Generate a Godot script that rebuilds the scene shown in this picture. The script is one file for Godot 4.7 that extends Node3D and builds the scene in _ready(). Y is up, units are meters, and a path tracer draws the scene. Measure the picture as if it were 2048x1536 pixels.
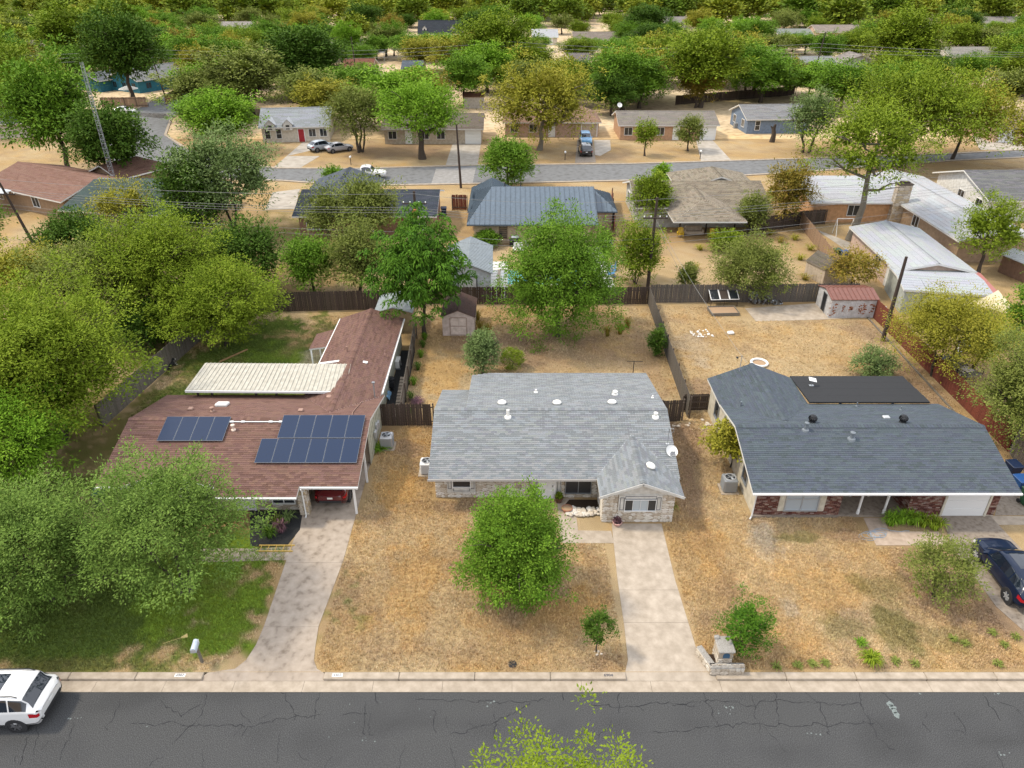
extends Node3D
# A suburban block seen from the air: three ranch houses along the near street, back gardens, a second street and a wooded neighbourhood behind.

const UP := Vector3.UP
var rng := RandomNumberGenerator.new()
var mats := {}
var taken := {}
var noise_a := FastNoiseLite.new()
var noise_b := FastNoiseLite.new()
var noise_c := FastNoiseLite.new()
var tex_cache := {}

# ---------------------------------------------------------------- mesh builder
class MB:
	var v := PackedVector3Array()
	var n := PackedVector3Array()
	var c := PackedColorArray()
	var i := PackedInt32Array()

	func tri(a: Vector3, b: Vector3, d: Vector3, col := Color.WHITE) -> void:
		var nn := (b - a).cross(d - a).normalized()
		var k := v.size()
		v.append(a); v.append(b); v.append(d)
		n.append(nn); n.append(nn); n.append(nn)
		c.append(col); c.append(col); c.append(col)
		i.append(k); i.append(k + 2); i.append(k + 1)

	func quad(a: Vector3, b: Vector3, d: Vector3, e: Vector3, col := Color.WHITE) -> void:
		var nn := (d - a).cross(e - b).normalized()
		var k := v.size()
		v.append(a); v.append(b); v.append(d); v.append(e)
		for q in 4:
			n.append(nn)
			c.append(col)
		i.append(k); i.append(k + 2); i.append(k + 1)
		i.append(k); i.append(k + 3); i.append(k + 2)

	func box(o: Vector3, s: Vector3, b := Basis.IDENTITY, col := Color.WHITE) -> void:
		var x := b.x * s.x * 0.5
		var y := b.y * s.y * 0.5
		var z := b.z * s.z * 0.5
		quad(o - x - y + z, o + x - y + z, o + x + y + z, o - x + y + z, col)
		quad(o + x - y - z, o - x - y - z, o - x + y - z, o + x + y - z, col)
		quad(o + x - y + z, o + x - y - z, o + x + y - z, o + x + y + z, col)
		quad(o - x - y - z, o - x - y + z, o - x + y + z, o - x + y - z, col)
		quad(o - x + y + z, o + x + y + z, o + x + y - z, o - x + y - z, col)
		quad(o - x - y - z, o + x - y - z, o + x - y + z, o - x - y + z, col)

	func cbox(o: Vector3, s: Vector3, r: float, b := Basis.IDENTITY, col := Color.WHITE) -> void:
		var h := s * 0.5
		r = minf(r, minf(h.x, minf(h.y, h.z)) * 0.9)
		var ax := [b.x, b.y, b.z]
		var hh := [h.x, h.y, h.z]
		for a in 3:
			var e := (a + 1) % 3
			var f := (a + 2) % 3
			for sg in [-1.0, 1.0]:
				var oo: Vector3 = o + ax[a] * hh[a] * sg
				var u: Vector3 = ax[e] * (hh[e] - r)
				var w: Vector3 = ax[f] * (hh[f] - r) * sg
				quad(oo - u - w, oo + u - w, oo + u + w, oo - u + w, col)
			for s1 in [-1.0, 1.0]:
				for s2 in [-1.0, 1.0]:
					var p1: Vector3 = o + ax[e] * hh[e] * s1 + ax[f] * (hh[f] - r) * s2
					var p2: Vector3 = o + ax[e] * (hh[e] - r) * s1 + ax[f] * hh[f] * s2
					var l: Vector3 = ax[a] * (hh[a] - r) * s1 * s2
					quad(p1 + l, p1 - l, p2 - l, p2 + l, col)
		for sx in [-1.0, 1.0]:
			for sy in [-1.0, 1.0]:
				for sz in [-1.0, 1.0]:
					var pa: Vector3 = o + b.x * h.x * sx + b.y * (h.y - r) * sy + b.z * (h.z - r) * sz
					var pb: Vector3 = o + b.x * (h.x - r) * sx + b.y * h.y * sy + b.z * (h.z - r) * sz
					var pc: Vector3 = o + b.x * (h.x - r) * sx + b.y * (h.y - r) * sy + b.z * h.z * sz
					if sx * sy * sz > 0: tri(pa, pb, pc, col)
					else: tri(pa, pc, pb, col)

	func bar(a: Vector3, b: Vector3, w: float, h: float, col := Color.WHITE) -> void:
		var d := b - a
		var l := d.length()
		d = d / l
		var side := d.cross(Vector3.UP)
		side = Vector3.RIGHT if side.length() < 0.01 else side.normalized()
		box((a + b) * 0.5, Vector3(l, h, w), Basis(d, side.cross(d), side), col)

	func poly(p: PackedVector3Array, col := Color.WHITE) -> void:
		var nn := Vector3.ZERO
		for k in p.size():
			nn += (p[k] - p[0]).cross(p[(k + 1) % p.size()] - p[0])
		nn = nn.normalized()
		var u := (p[1] - p[0]).normalized()
		var w := nn.cross(u)
		var flat := PackedVector2Array()
		for q in p:
			flat.append(Vector2((q - p[0]).dot(u), (q - p[0]).dot(w)))
		var t := Geometry2D.triangulate_polygon(flat)
		for k in range(0, t.size(), 3):
			var a := p[t[k]]
			var b := p[t[k + 1]]
			var d := p[t[k + 2]]
			if (b - a).cross(d - a).dot(nn) < 0: tri(a, d, b, col)
			else: tri(a, b, d, col)

	func slab(p: PackedVector3Array, down: Vector3, col := Color.WHITE, top := Color(-1, 0, 0)) -> void:
		poly(p, col if top.r < 0 else top)
		var q := PackedVector3Array()
		for k in p.size():
			q.append(p[p.size() - 1 - k] + down)
		poly(q, col)
		for k in p.size():
			var a := p[k]
			var b := p[(k + 1) % p.size()]
			quad(a + down, b + down, b, a, col)

	func tube(p: PackedVector3Array, r: PackedFloat32Array, sides := 8, col := Color.WHITE, cap := true) -> void:
		var first := v.size()
		var ref := Vector3(0.31, 0.9, 0.29).normalized()
		for k in p.size():
			var d := (p[mini(k + 1, p.size() - 1)] - p[maxi(k - 1, 0)]).normalized()
			if absf(d.dot(ref)) > 0.95: ref = Vector3(0.9, 0.2, -0.3).normalized()
			var x := d.cross(ref).normalized()
			var y := x.cross(d)
			for s in sides:
				var a := TAU * s / sides
				var nn := x * cos(a) + y * sin(a)
				v.append(p[k] + nn * r[k])
				n.append(nn)
				c.append(col)
		for k in p.size() - 1:
			for s in sides:
				var a := first + k * sides + s
				var b := first + k * sides + (s + 1) % sides
				i.append(a); i.append(b); i.append(a + sides)
				i.append(b); i.append(b + sides); i.append(a + sides)
		if cap:
			for k in [0, p.size() - 1]:
				var o: int = first + k * sides
				for s in range(1, sides - 1):
					if k == 0: tri(v[o], v[o + s], v[o + s + 1], col)
					else: tri(v[o], v[o + s + 1], v[o + s], col)

	func rod(a: Vector3, b: Vector3, r: float, sides := 6, col := Color.WHITE) -> void:
		tube(PackedVector3Array([a, b]), PackedFloat32Array([r, r]), sides, col)

	func lathe(o: Vector3, prof: Array, sides := 16, b := Basis.IDENTITY, col := Color.WHITE) -> void:
		if prof[-1].y < prof[0].y:
			prof = prof.duplicate()
			prof.reverse()
		for k in prof.size() - 1:
			var p0: Vector2 = prof[k]
			var p1: Vector2 = prof[k + 1]
			var first := v.size()
			var t := p1 - p0
			var nn := Vector2(t.y, -t.x).normalized()
			for s in sides + 1:
				var a := TAU * s / sides
				var rad := b.x * cos(a) + b.z * sin(a)
				v.append(o + rad * p0.x + b.y * p0.y)
				v.append(o + rad * p1.x + b.y * p1.y)
				for q in 2:
					n.append((rad * nn.x + b.y * nn.y).normalized())
					c.append(col)
			for s in sides:
				var a := first + s * 2
				i.append(a); i.append(a + 2); i.append(a + 1)
				i.append(a + 2); i.append(a + 3); i.append(a + 1)

	func mesh() -> ArrayMesh:
		var m := ArrayMesh.new()
		if v.is_empty(): return m
		var arr := []
		arr.resize(Mesh.ARRAY_MAX)
		arr[Mesh.ARRAY_VERTEX] = v
		arr[Mesh.ARRAY_NORMAL] = n
		arr[Mesh.ARRAY_COLOR] = c
		arr[Mesh.ARRAY_INDEX] = i
		m.add_surface_from_arrays(Mesh.PRIMITIVE_TRIANGLES, arr)
		return m

# ---------------------------------------------------------------- naming and placing
func numbered(called: String) -> String:
	if not taken.has(called):
		taken[called] = 0
		return called
	taken[called] += 1
	return "%s_%03d" % [called, taken[called]]

func tag(o: Node, label: String, category: String, group := "") -> Node:
	o.set_meta("label", label)
	o.set_meta("category", category)
	if group: o.set_meta("group", group)
	return o

func thing(called: String, label: String, category: String, at := Vector3.ZERO, turn := 0.0, group := "") -> Node3D:
	var o := Node3D.new()
	o.name = numbered(called)
	add_child(o)
	o.position = at
	o.rotation.y = turn
	tag(o, label, category, group)
	return o

func part(parent: Node, called: String, mb, m: Material, xf := Transform3D.IDENTITY) -> MeshInstance3D:
	var o := MeshInstance3D.new()
	o.name = called
	o.mesh = mb.mesh() if mb is MB else mb
	o.material_override = m
	o.transform = xf
	parent.add_child(o, true)
	return o

func single(called: String, label: String, category: String, mb, m: Material, xf := Transform3D.IDENTITY, group := "") -> MeshInstance3D:
	var o := part(self, numbered(called), mb, m, xf)
	tag(o, label, category, group)
	return o

func setting(called: String, mb, m: Material, kind := "structure") -> MeshInstance3D:
	var o := part(self, numbered(called), mb, m)
	o.set_meta("kind", kind)
	return o

func vs(a: Array) -> PackedVector3Array:
	return PackedVector3Array(a)

func yaw(a: float) -> Basis:
	return Basis(UP, a)

# ---------------------------------------------------------------- materials (colours are real-world linear values)
func lin(c: Color) -> Color:
	return c.linear_to_srgb()

func grain(kind: String) -> Texture2D:
	if tex_cache.has(kind): return tex_cache[kind]
	var t := NoiseTexture2D.new()
	t.seamless = true
	t.width = 512
	t.height = 512
	var f := FastNoiseLite.new()
	var g := Gradient.new()
	f.seed = kind.hash() % 1000
	match kind:
		"speckle":
			f.frequency = 0.2
			f.fractal_octaves = 4
			g.set_color(0, Color(0.45, 0.45, 0.45)); g.set_color(1, Color(1, 1, 1))
		"cloudy":
			f.frequency = 0.012
			f.fractal_octaves = 6
			f.fractal_gain = 0.6
			g.set_color(0, Color(0.8, 0.79, 0.77)); g.set_color(1, Color(1, 1, 1))
		"blotch":
			f.frequency = 0.02
			f.fractal_octaves = 5
			g.set_color(0, Color(0.7, 0.68, 0.66)); g.add_point(0.38, Color(0.9, 0.89, 0.88)); g.set_color(g.get_point_count() - 1, Color(1, 1, 1))
		"grass":
			f.noise_type = FastNoiseLite.TYPE_SIMPLEX_SMOOTH
			f.frequency = 0.11
			f.fractal_octaves = 5
			f.fractal_gain = 0.7
			g.set_color(0, Color(0.6, 0.57, 0.52)); g.set_color(1, Color(1, 1, 1))
		"streak":
			f.frequency = 0.03
			f.fractal_octaves = 5
			f.domain_warp_enabled = true
			g.set_color(0, Color(0.55, 0.53, 0.5)); g.set_color(1, Color(1, 1, 1))
	t.noise = f
	t.color_ramp = g
	tex_cache[kind] = t
	return t

func relief(kind: String) -> Texture2D:
	var key := kind + "_relief"
	if tex_cache.has(key): return tex_cache[key]
	var t := NoiseTexture2D.new()
	t.seamless = true
	t.width = 512
	t.height = 512
	var f := FastNoiseLite.new()
	f.seed = 77
	f.frequency = 0.09 if kind == "rough" else 0.02
	f.fractal_octaves = 5
	t.noise = f
	tex_cache[key] = t
	return t

# m("name", colour, roughness, {tex, scale, bump, metal, vc, coat, back})
func mat(called: String, col := Color(0.5, 0.5, 0.5), rough := 0.8, o := {}) -> StandardMaterial3D:
	if mats.has(called): return mats[called]
	var m := StandardMaterial3D.new()
	m.resource_name = called
	m.albedo_color = lin(col)
	m.roughness = rough
	m.metallic = o.get("metal", 0.0)
	if o.has("tex"):
		m.albedo_texture = grain(o.tex)
		m.uv1_triplanar = true
		m.uv1_world_triplanar = o.get("world", true)
		var sc = o.get("scale", 0.25)
		m.uv1_scale = sc if sc is Vector3 else Vector3.ONE * sc
	if o.has("bump"):
		m.heightmap_enabled = true
		m.heightmap_texture = relief(o.get("relief", "rough"))
		m.heightmap_scale = o.bump
		m.uv1_triplanar = true
		m.uv1_world_triplanar = o.get("world", true)
		if not o.has("tex"): m.uv1_scale = Vector3.ONE * o.get("scale", 0.25)
	if o.get("vc", false): m.vertex_color_use_as_albedo = true
	if o.has("coat"):
		m.clearcoat_enabled = true
		m.clearcoat = o.coat
		m.clearcoat_roughness = 0.03
	if o.has("back"):
		m.backlight_enabled = true
		m.backlight = o.back
	if o.has("spec"): m.metallic_specular = o.spec
	m.cull_mode = BaseMaterial3D.CULL_DISABLED
	mats[called] = m
	return m

func make_materials() -> void:
	mat("white_paint", Color(0.64, 0.635, 0.61), 0.6, {"tex": "cloudy", "scale": 0.3})
	mat("trim_white", Color(0.68, 0.68, 0.67), 0.5)
	mat("trim_dark", Color(0.06, 0.06, 0.075), 0.5)
	mat("cream_paint", Color(0.62, 0.58, 0.48), 0.7, {"tex": "cloudy", "scale": 0.3})
	mat("glass", Color(0.022, 0.026, 0.03), 0.06, {"spec": 0.6})
	mat("screen", Color(0.03, 0.03, 0.032), 0.4)
	mat("curtain_glass", Color(0.36, 0.4, 0.43), 0.12)
	mat("concrete", Color(0.37, 0.315, 0.26), 0.9, {"spec": 0.25, "tex": "blotch", "scale": 0.16, "bump": 0.6})
	mat("concrete_pale", Color(0.41, 0.35, 0.285), 0.9, {"spec": 0.25, "tex": "cloudy", "scale": 0.22, "bump": 0.5})
	mat("concrete_old", Color(0.28, 0.24, 0.2), 0.95, {"spec": 0.25, "tex": "blotch", "scale": 0.3, "bump": 0.8})
	mat("asphalt", Color(0.118, 0.12, 0.122), 0.9, {"spec": 0.25, "tex": "speckle", "scale": 0.22, "bump": 1.0, "vc": true})
	mat("tar", Color(0.03, 0.031, 0.034), 0.95, {"spec": 0.1})
	mat("chalk", Color(0.17, 0.203, 0.203), 0.9, {"tex": "blotch", "scale": 1.2})
	mat("wood_dark", Color(0.075, 0.055, 0.043), 0.9, {"tex": "streak", "scale": Vector3(3, 0.5, 3)})
	mat("wood_pole", Color(0.075, 0.052, 0.042), 0.9, {"tex": "streak", "scale": Vector3(4, 0.4, 4)})
	mat("wood_bark", Color(0.12, 0.095, 0.075), 0.95, {"tex": "streak", "scale": Vector3(2, 0.6, 2), "bump": 3.0})
	mat("bark_pale", Color(0.3, 0.27, 0.22), 0.95, {"tex": "streak", "scale": Vector3(2, 0.6, 2), "bump": 2.0})
	mat("metal_grey", Color(0.32, 0.34, 0.36), 0.45, {"metal": 0.6})
	mat("metal_pipe", Color(0.45, 0.46, 0.47), 0.5, {"metal": 0.5})
	mat("metal_black", Color(0.02, 0.021, 0.024), 0.5, {"spec": 0.3})
	mat("wire", Color(0.22, 0.22, 0.22), 0.7)
	mat("rubber", Color(0.018, 0.018, 0.02), 0.8)
	mat("plastic_white", Color(0.68, 0.68, 0.66), 0.4)
	mat("terracotta", Color(0.38, 0.17, 0.1), 0.85, {"tex": "cloudy", "scale": 2.0})
	mat("soil", Color(0.075, 0.052, 0.038), 1.0, {"spec": 0.25, "tex": "grass", "scale": 0.8, "bump": 3.0})
	mat("painted_vc", Color.WHITE, 0.75, {"vc": true, "tex": "cloudy", "scale": 0.35})
	mat("plain_vc", Color.WHITE, 0.7, {"vc": true})
	mat("shingle", Color.WHITE, 0.92, {"spec": 0.25, "vc": true, "tex": "speckle", "scale": 1.3})
	mat("brick", Color.WHITE, 0.9, {"spec": 0.25, "vc": true, "tex": "speckle", "scale": 2.0})
	mat("mortar", Color(0.5, 0.44, 0.37), 0.95, {"spec": 0.25, "tex": "cloudy", "scale": 0.6})
	mat("leaf", Color.WHITE, 0.75, {"vc": true, "back": Color(0.3, 0.38, 0.08), "spec": 0.2})
	mat("ground", Color.WHITE, 1.0, {"spec": 0.25, "vc": true, "tex": "grass", "scale": 0.42, "bump": 4.0})
	mat("far_ground", Color.WHITE, 1.0, {"spec": 0.25, "vc": true, "tex": "blotch", "scale": 0.06})
	mat("grass_blade", Color.WHITE, 0.9, {"vc": true, "back": Color(0.3, 0.3, 0.2)})

# ---------------------------------------------------------------- building pieces
# roof covering: courses of tabs laid on a flat slope; poly in space, u along the eave, w up the slope.
# The first `singles` whole tabs become parts of `parent`; the rest is one mesh.
func shingle_slope(parent: Node, p: PackedVector3Array, u: Vector3, w: Vector3, course: float, tab: float, cols: Array, sd: int, singles := 0) -> void:
	var r := RandomNumberGenerator.new()
	r.seed = sd
	var nn := u.cross(w)
	if nn.y < 0: nn = -nn
	var o := p[0]
	var flat := []
	var lo := Vector2(1e9, 1e9)
	var hi := Vector2(-1e9, -1e9)
	for q in p:
		var f := Vector2((q - o).dot(u), (q - o).dot(w))
		flat.append(f)
		lo = lo.min(f)
		hi = hi.max(f)
	var mb := MB.new()
	var tabs := []
	if singles:
		for k in 8:
			var tm := MB.new()
			var cc: Color = cols[r.randi() % cols.size()]
			var g := 0.006
			tm.quad(Vector3(g, 0.017, 0), Vector3(tab - g, 0.017, 0), Vector3(tab - g, 0.004, course), Vector3(g, 0.004, course), cc)
			tm.quad(Vector3(g, 0, 0), Vector3(tab - g, 0, 0), Vector3(tab - g, 0.017, 0), Vector3(g, 0.017, 0), cc)
			tm.quad(Vector3(tab - g, 0, 0), Vector3(tab - g, 0, course), Vector3(tab - g, 0.004, course), Vector3(tab - g, 0.017, 0), cc)
			tm.quad(Vector3(g, 0, course), Vector3(g, 0, 0), Vector3(g, 0.017, 0), Vector3(g, 0.004, course), cc)
			tabs.append(tm.mesh())
	var rows := int(ceil((hi.y - lo.y) / course))
	for row in rows:
		var y0 := lo.y + row * course
		var y1 := minf(y0 + course, hi.y)
		var ym := (y0 + y1) * 0.5
		var xs := []
		for k in flat.size():
			var a: Vector2 = flat[k]
			var b: Vector2 = flat[(k + 1) % flat.size()]
			if (a.y <= ym) != (b.y <= ym):
				xs.append(a.x + (b.x - a.x) * (ym - a.y) / (b.y - a.y))
		xs.sort()
		var shift := (0.5 if row % 2 else 0.0) * tab + r.randf() * 0.12 * tab
		for s in range(0, xs.size() - 1, 2):
			var x: float = floor((xs[s] - lo.x) / tab) * tab + lo.x - shift
			var cc: Color = cols[r.randi() % cols.size()]
			while x < xs[s + 1]:
				var x0 := maxf(x, xs[s])
				var x1 := minf(x + tab, xs[s + 1])
				if r.randf() < 0.7: cc = cols[r.randi() % cols.size()]
				if x1 - x0 > 0.02:
					var lift := 0.017 + r.randf() * 0.006
					if singles > 0 and x1 - x0 > tab - 0.001 and y1 - y0 > course - 0.001:
						var t := Transform3D(Basis(u, nn, w), o + u * x0 + w * y0 + nn * (lift - 0.017))
						part(parent, "shingle", tabs[r.randi() % 8], mats["shingle"], t)
						singles -= 1
					else:
						var g := 0.006
						var a := o + u * (x0 + g) + w * y0
						var b := o + u * (x1 - g) + w * y0
						var d := o + u * (x1 - g) + w * y1
						var e := o + u * (x0 + g) + w * y1
						mb.quad(a + nn * lift, b + nn * lift, d + nn * 0.004, e + nn * 0.004, cc)
						mb.quad(a, b, b + nn * lift, a + nn * lift, cc)
				x += tab
	var st := part(parent, "shingle_courses", mb, mats["shingle"])
	st.set_meta("kind", "stuff")

# roof deck slab under a slope with fascia thickness
func deck(parent: Node, called: String, p: PackedVector3Array, thick: float, m: Material) -> MeshInstance3D:
	var mb := MB.new()
	mb.slab(p, Vector3.DOWN * thick)
	return part(parent, called, mb, m)

# caps along a ridge or hip
func ridge_caps(parent: Node, a: Vector3, b: Vector3, wide: float, rise: float, cols: Array, sd: int) -> void:
	var r := RandomNumberGenerator.new()
	r.seed = sd
	var mb := MB.new()
	var d := (b - a).normalized()
	var side := d.cross(UP).normalized()
	var l := (b - a).length()
	var k := 0.0
	while k < l:
		var e := minf(k + 0.2, l)
		var c: Color = cols[r.randi() % cols.size()]
		var p := a + d * k
		var q := a + d * e
		var h := 0.045
		mb.quad(p + side * wide - UP * rise + UP * h, p + UP * h * 1.2, q + UP * h * 0.8, q + side * wide - UP * rise + UP * h * 0.7, c)
		mb.quad(p + UP * h * 1.2, p - side * wide - UP * rise + UP * h, q - side * wide - UP * rise + UP * h * 0.7, q + UP * h * 0.8, c)
		k += 0.2
	var o := part(parent, "ridge_caps", mb, mats["shingle"])
	o.set_meta("kind", "stuff")

# a window set on a wall; basis z points out of the wall
func window(parent: Node, at: Vector3, w: float, h: float, turn := 0.0, o := {}) -> Node3D:
	var fm: Material = o.get("frame", mats["trim_white"])
	var b := yaw(turn)
	var fw: float = o.get("fw", 0.06)
	var mb := MB.new()
	mb.box(at + b * Vector3(0, h / 2 + fw / 2, 0.03), Vector3(w + fw * 2, fw, 0.08), b)
	mb.box(at + b * Vector3(0, -h / 2 - fw / 2, 0.035), Vector3(w + fw * 2, fw, 0.1), b)
	for s in [-1, 1]:
		mb.box(at + b * Vector3(s * (w / 2 + fw / 2), 0, 0.03), Vector3(fw, h, 0.08), b)
	var cols: int = o.get("cols", 2)
	var rows: int = o.get("rows", 1)
	for k in range(1, cols):
		mb.box(at + b * Vector3(-w / 2 + w * k / cols, 0, 0.025), Vector3(o.get("mw", 0.04), h, 0.05), b)
	for k in range(1, rows):
		mb.box(at + b * Vector3(0, -h / 2 + h * k / rows, 0.024), Vector3(w, o.get("mw", 0.04), 0.044), b)
	var f := part(parent, "window", mb, fm)
	for q in cols:
		for k in rows:
			var pm := MB.new()
			pm.box(at + b * Vector3(-w / 2 + w * (q + 0.5) / cols, -h / 2 + h * (k + 0.5) / rows, 0.008), Vector3(w / cols, h / rows, 0.012), b)
			var glass: Material = o.get("glass", mats["glass"])
			if o.has("curtained") and q in o.curtained: glass = mats["curtain_glass"]  # these panes show a pale curtain behind the glass
			part(f, "pane", pm, glass)
	return f

func panel_door(parent: Node, at: Vector3, w: float, h: float, turn: float, m: Material, fm: Material) -> Node3D:
	var b := yaw(turn)
	var mb := MB.new()
	mb.cbox(at + b * Vector3(0, h / 2, 0.02), Vector3(w, h, 0.05), 0.01, b)
	for k in 3:
		for s in [-1, 1]:
			mb.cbox(at + b * Vector3(s * w * 0.22, h * (0.2 + 0.3 * k), 0.05), Vector3(w * 0.32, h * 0.22, 0.02), 0.008, b)
	var d := part(parent, "door", mb, m)
	var fr := MB.new()
	for s in [-1, 1]:
		fr.box(at + b * Vector3(s * (w / 2 + 0.05), h / 2, 0.03), Vector3(0.1, h, 0.09), b)
	fr.box(at + b * Vector3(0, h + 0.05, 0.03), Vector3(w + 0.2, 0.1, 0.09), b)
	part(d, "door_frame", fr, fm)
	var hd := MB.new()
	hd.cbox(at + b * Vector3(w * 0.4, h * 0.47, 0.075), Vector3(0.05, 0.12, 0.05), 0.015, b)
	part(d, "handle", hd, mats["metal_grey"])
	return d

func garage_door(parent: Node, at: Vector3, w: float, h: float, turn: float, m: Material, fm: Material, n := 4) -> Node3D:
	var b := yaw(turn)
	var fr := MB.new()
	for s in [-1, 1]:
		fr.box(at + b * Vector3(s * (w / 2 + 0.06), h / 2, 0.02), Vector3(0.12, h, 0.1), b)
	fr.box(at + b * Vector3(0, h + 0.06, 0.02), Vector3(w + 0.24, 0.12, 0.1), b)
	var d := part(parent, "garage_door", fr, fm)
	for k in n:
		var mb := MB.new()
		mb.cbox(at + b * Vector3(0, h * (k + 0.5) / n, 0.0), Vector3(w, h / n - 0.012, 0.05), 0.012, b)
		part(d, "panel", mb, m)
	return d

# closed gable or hip house body: walls as one mesh in local coordinates (x along the ridge), origin at the middle of the floor
func wall_box(w: float, d: float, h: float, gable := 0.0, col := Color.WHITE) -> MB:
	var mb := MB.new()
	var x := w / 2
	var z := d / 2
	mb.quad(Vector3(-x, 0, z), Vector3(x, 0, z), Vector3(x, h, z), Vector3(-x, h, z), col)
	mb.quad(Vector3(x, 0, -z), Vector3(-x, 0, -z), Vector3(-x, h, -z), Vector3(x, h, -z), col)
	mb.quad(Vector3(x, 0, z), Vector3(x, 0, -z), Vector3(x, h, -z), Vector3(x, h, z), col)
	mb.quad(Vector3(-x, 0, -z), Vector3(-x, 0, z), Vector3(-x, h, z), Vector3(-x, h, -z), col)
	if gable > 0:
		mb.tri(Vector3(x, h, z), Vector3(x, h, -z), Vector3(x, h + gable, 0), col)
		mb.tri(Vector3(-x, h, -z), Vector3(-x, h, z), Vector3(-x, h + gable, 0), col)
	else:
		mb.quad(Vector3(-x, h, z), Vector3(x, h, z), Vector3(x, h, -z), Vector3(-x, h, -z), col)
	return mb

func vary(c: Color, r: RandomNumberGenerator, amount: float) -> Color:
	var k := 1.0 + r.randf_range(-amount, amount)
	return Color(c.r * k, c.g * k * (1.0 + r.randf_range(-0.04, 0.04)), c.b * k * (1.0 + r.randf_range(-0.06, 0.06)))

func shades(c: Color, n: int, amount: float, sd: int) -> Array:
	var r := RandomNumberGenerator.new()
	r.seed = sd
	var a := []
	for k in n:
		a.append(vary(c, r, amount))
	return a

# picket fence from a to b: every picket, rail and post is a part
func fence(called: String, label: String, a: Vector3, b: Vector3, h: float, cols: Array, o := {}) -> Node3D:
	var t := thing(called, label, "fence", a, 0.0, o.get("group", ""))
	var r := RandomNumberGenerator.new()
	r.seed = hash(label)
	var d := b - a
	var l := d.length()
	d /= l
	var side := d.cross(UP).normalized()
	var bs := Basis(d, UP, side)
	var pw: float = o.get("pw", 0.14)
	var n := int(l / (pw + 0.008))
	if n > 300:
		n = 300
		pw = l / n - 0.008
	var key := "picket_%s_%.3f_%.2f" % [str(cols[0]), pw, h]
	if not tex_cache.has(key):
		var ms := []
		for k in 6:
			var mb := MB.new()
			var hh := h * r.randf_range(0.975, 1.02)
			var c: Color = cols[k % cols.size()]
			mb.slab(vs([Vector3(-pw / 2, 0.03, 0.009), Vector3(pw / 2, 0.03, 0.009), Vector3(pw / 2, hh - 0.03, 0.009), Vector3(pw / 2 - 0.03, hh, 0.009), Vector3(-pw / 2 + 0.03, hh, 0.009), Vector3(-pw / 2, hh - 0.03, 0.009)]), Vector3(0, 0, -0.018), c)
			ms.append(mb.mesh())
		tex_cache[key] = ms
	for k in n:
		var x := (k + 0.5) * (pw + 0.008)
		var tilt := r.randf_range(-0.012, 0.012)
		part(t, "picket", tex_cache[key][r.randi() % 6], mats["fence_wood"], Transform3D(bs * Basis(Vector3.BACK, tilt), d * x))
	var s: float = o.get("rail_side", 1.0)
	var rm: Material = o.get("rail_mat", mats["fence_rail"])
	for y in o.get("rails", [0.35, h - 0.3]):
		var mb := MB.new()
		mb.box(d * l / 2 + UP * y + side * s * 0.032, Vector3(l, 0.085, 0.04), bs)
		part(t, "rail", mb, rm)
	var np := maxi(1, int(round(l / 2.4)))
	for k in np + 1:
		var mb := MB.new()
		mb.cbox(d * l * k / np + UP * (h * 0.49) + side * s * 0.1, Vector3(0.09, h * 0.98, 0.09), 0.01, bs)
		part(t, "post", mb, o.get("post_mat", rm))
	return t

# ---------------------------------------------------------------- camera, light and the setting
func _ready() -> void:
	var cam := Camera3D.new()
	cam.name = "camera"
	add_child(cam)
	cam.position = Vector3(0, 27, 0)
	cam.rotation_degrees = Vector3(-30.3, 0, 0)
	cam.fov = 55.5
	cam.near = 0.5
	cam.far = 3000.0
	cam.current = true

	var sky_mat := ProceduralSkyMaterial.new()
	sky_mat.sky_top_color = Color(0.95, 0.965, 1.0)
	sky_mat.sky_horizon_color = Color(0.68, 0.69, 0.7)
	sky_mat.ground_bottom_color = Color(0.45, 0.42, 0.36)
	sky_mat.ground_horizon_color = Color(0.6, 0.6, 0.58)
	sky_mat.sky_curve = 0.12
	sky_mat.sky_energy_multiplier = 1.22
	var sky := Sky.new()
	sky.sky_material = sky_mat
	var env := Environment.new()
	env.background_mode = Environment.BG_SKY
	env.sky = sky
	env.tonemap_mode = Environment.TONE_MAPPER_LINEAR
	env.tonemap_exposure = 1.25
	env.sdfgi_enabled = true
	env.ssao_enabled = true
	env.ssil_enabled = true
	var we := WorldEnvironment.new()
	we.name = "environment"
	we.environment = env
	add_child(we)

	var sun := DirectionalLight3D.new()
	sun.name = "sun"
	add_child(sun)
	sun.look_at_from_position(Vector3(-0.62, 0.9, -0.1) * 100.0, Vector3.ZERO)
	sun.light_color = Color(1.0, 0.95, 0.86)
	sun.light_energy = 0.95
	sun.light_angular_distance = 6.0
	sun.shadow_enabled = true

	rng.seed = 11
	noise_a.seed = 5
	noise_a.frequency = 0.35
	noise_a.fractal_octaves = 5
	noise_b.seed = 9
	noise_b.frequency = 0.06
	noise_b.fractal_octaves = 4
	noise_c.seed = 4
	noise_c.frequency = 0.9
	noise_c.fractal_octaves = 3
	make_materials()
	build_ground()
	build_streets()
	build_drives()
	build_near_houses()
	build_houses()
	build_fences()
	build_trees()
	build_things()

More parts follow.
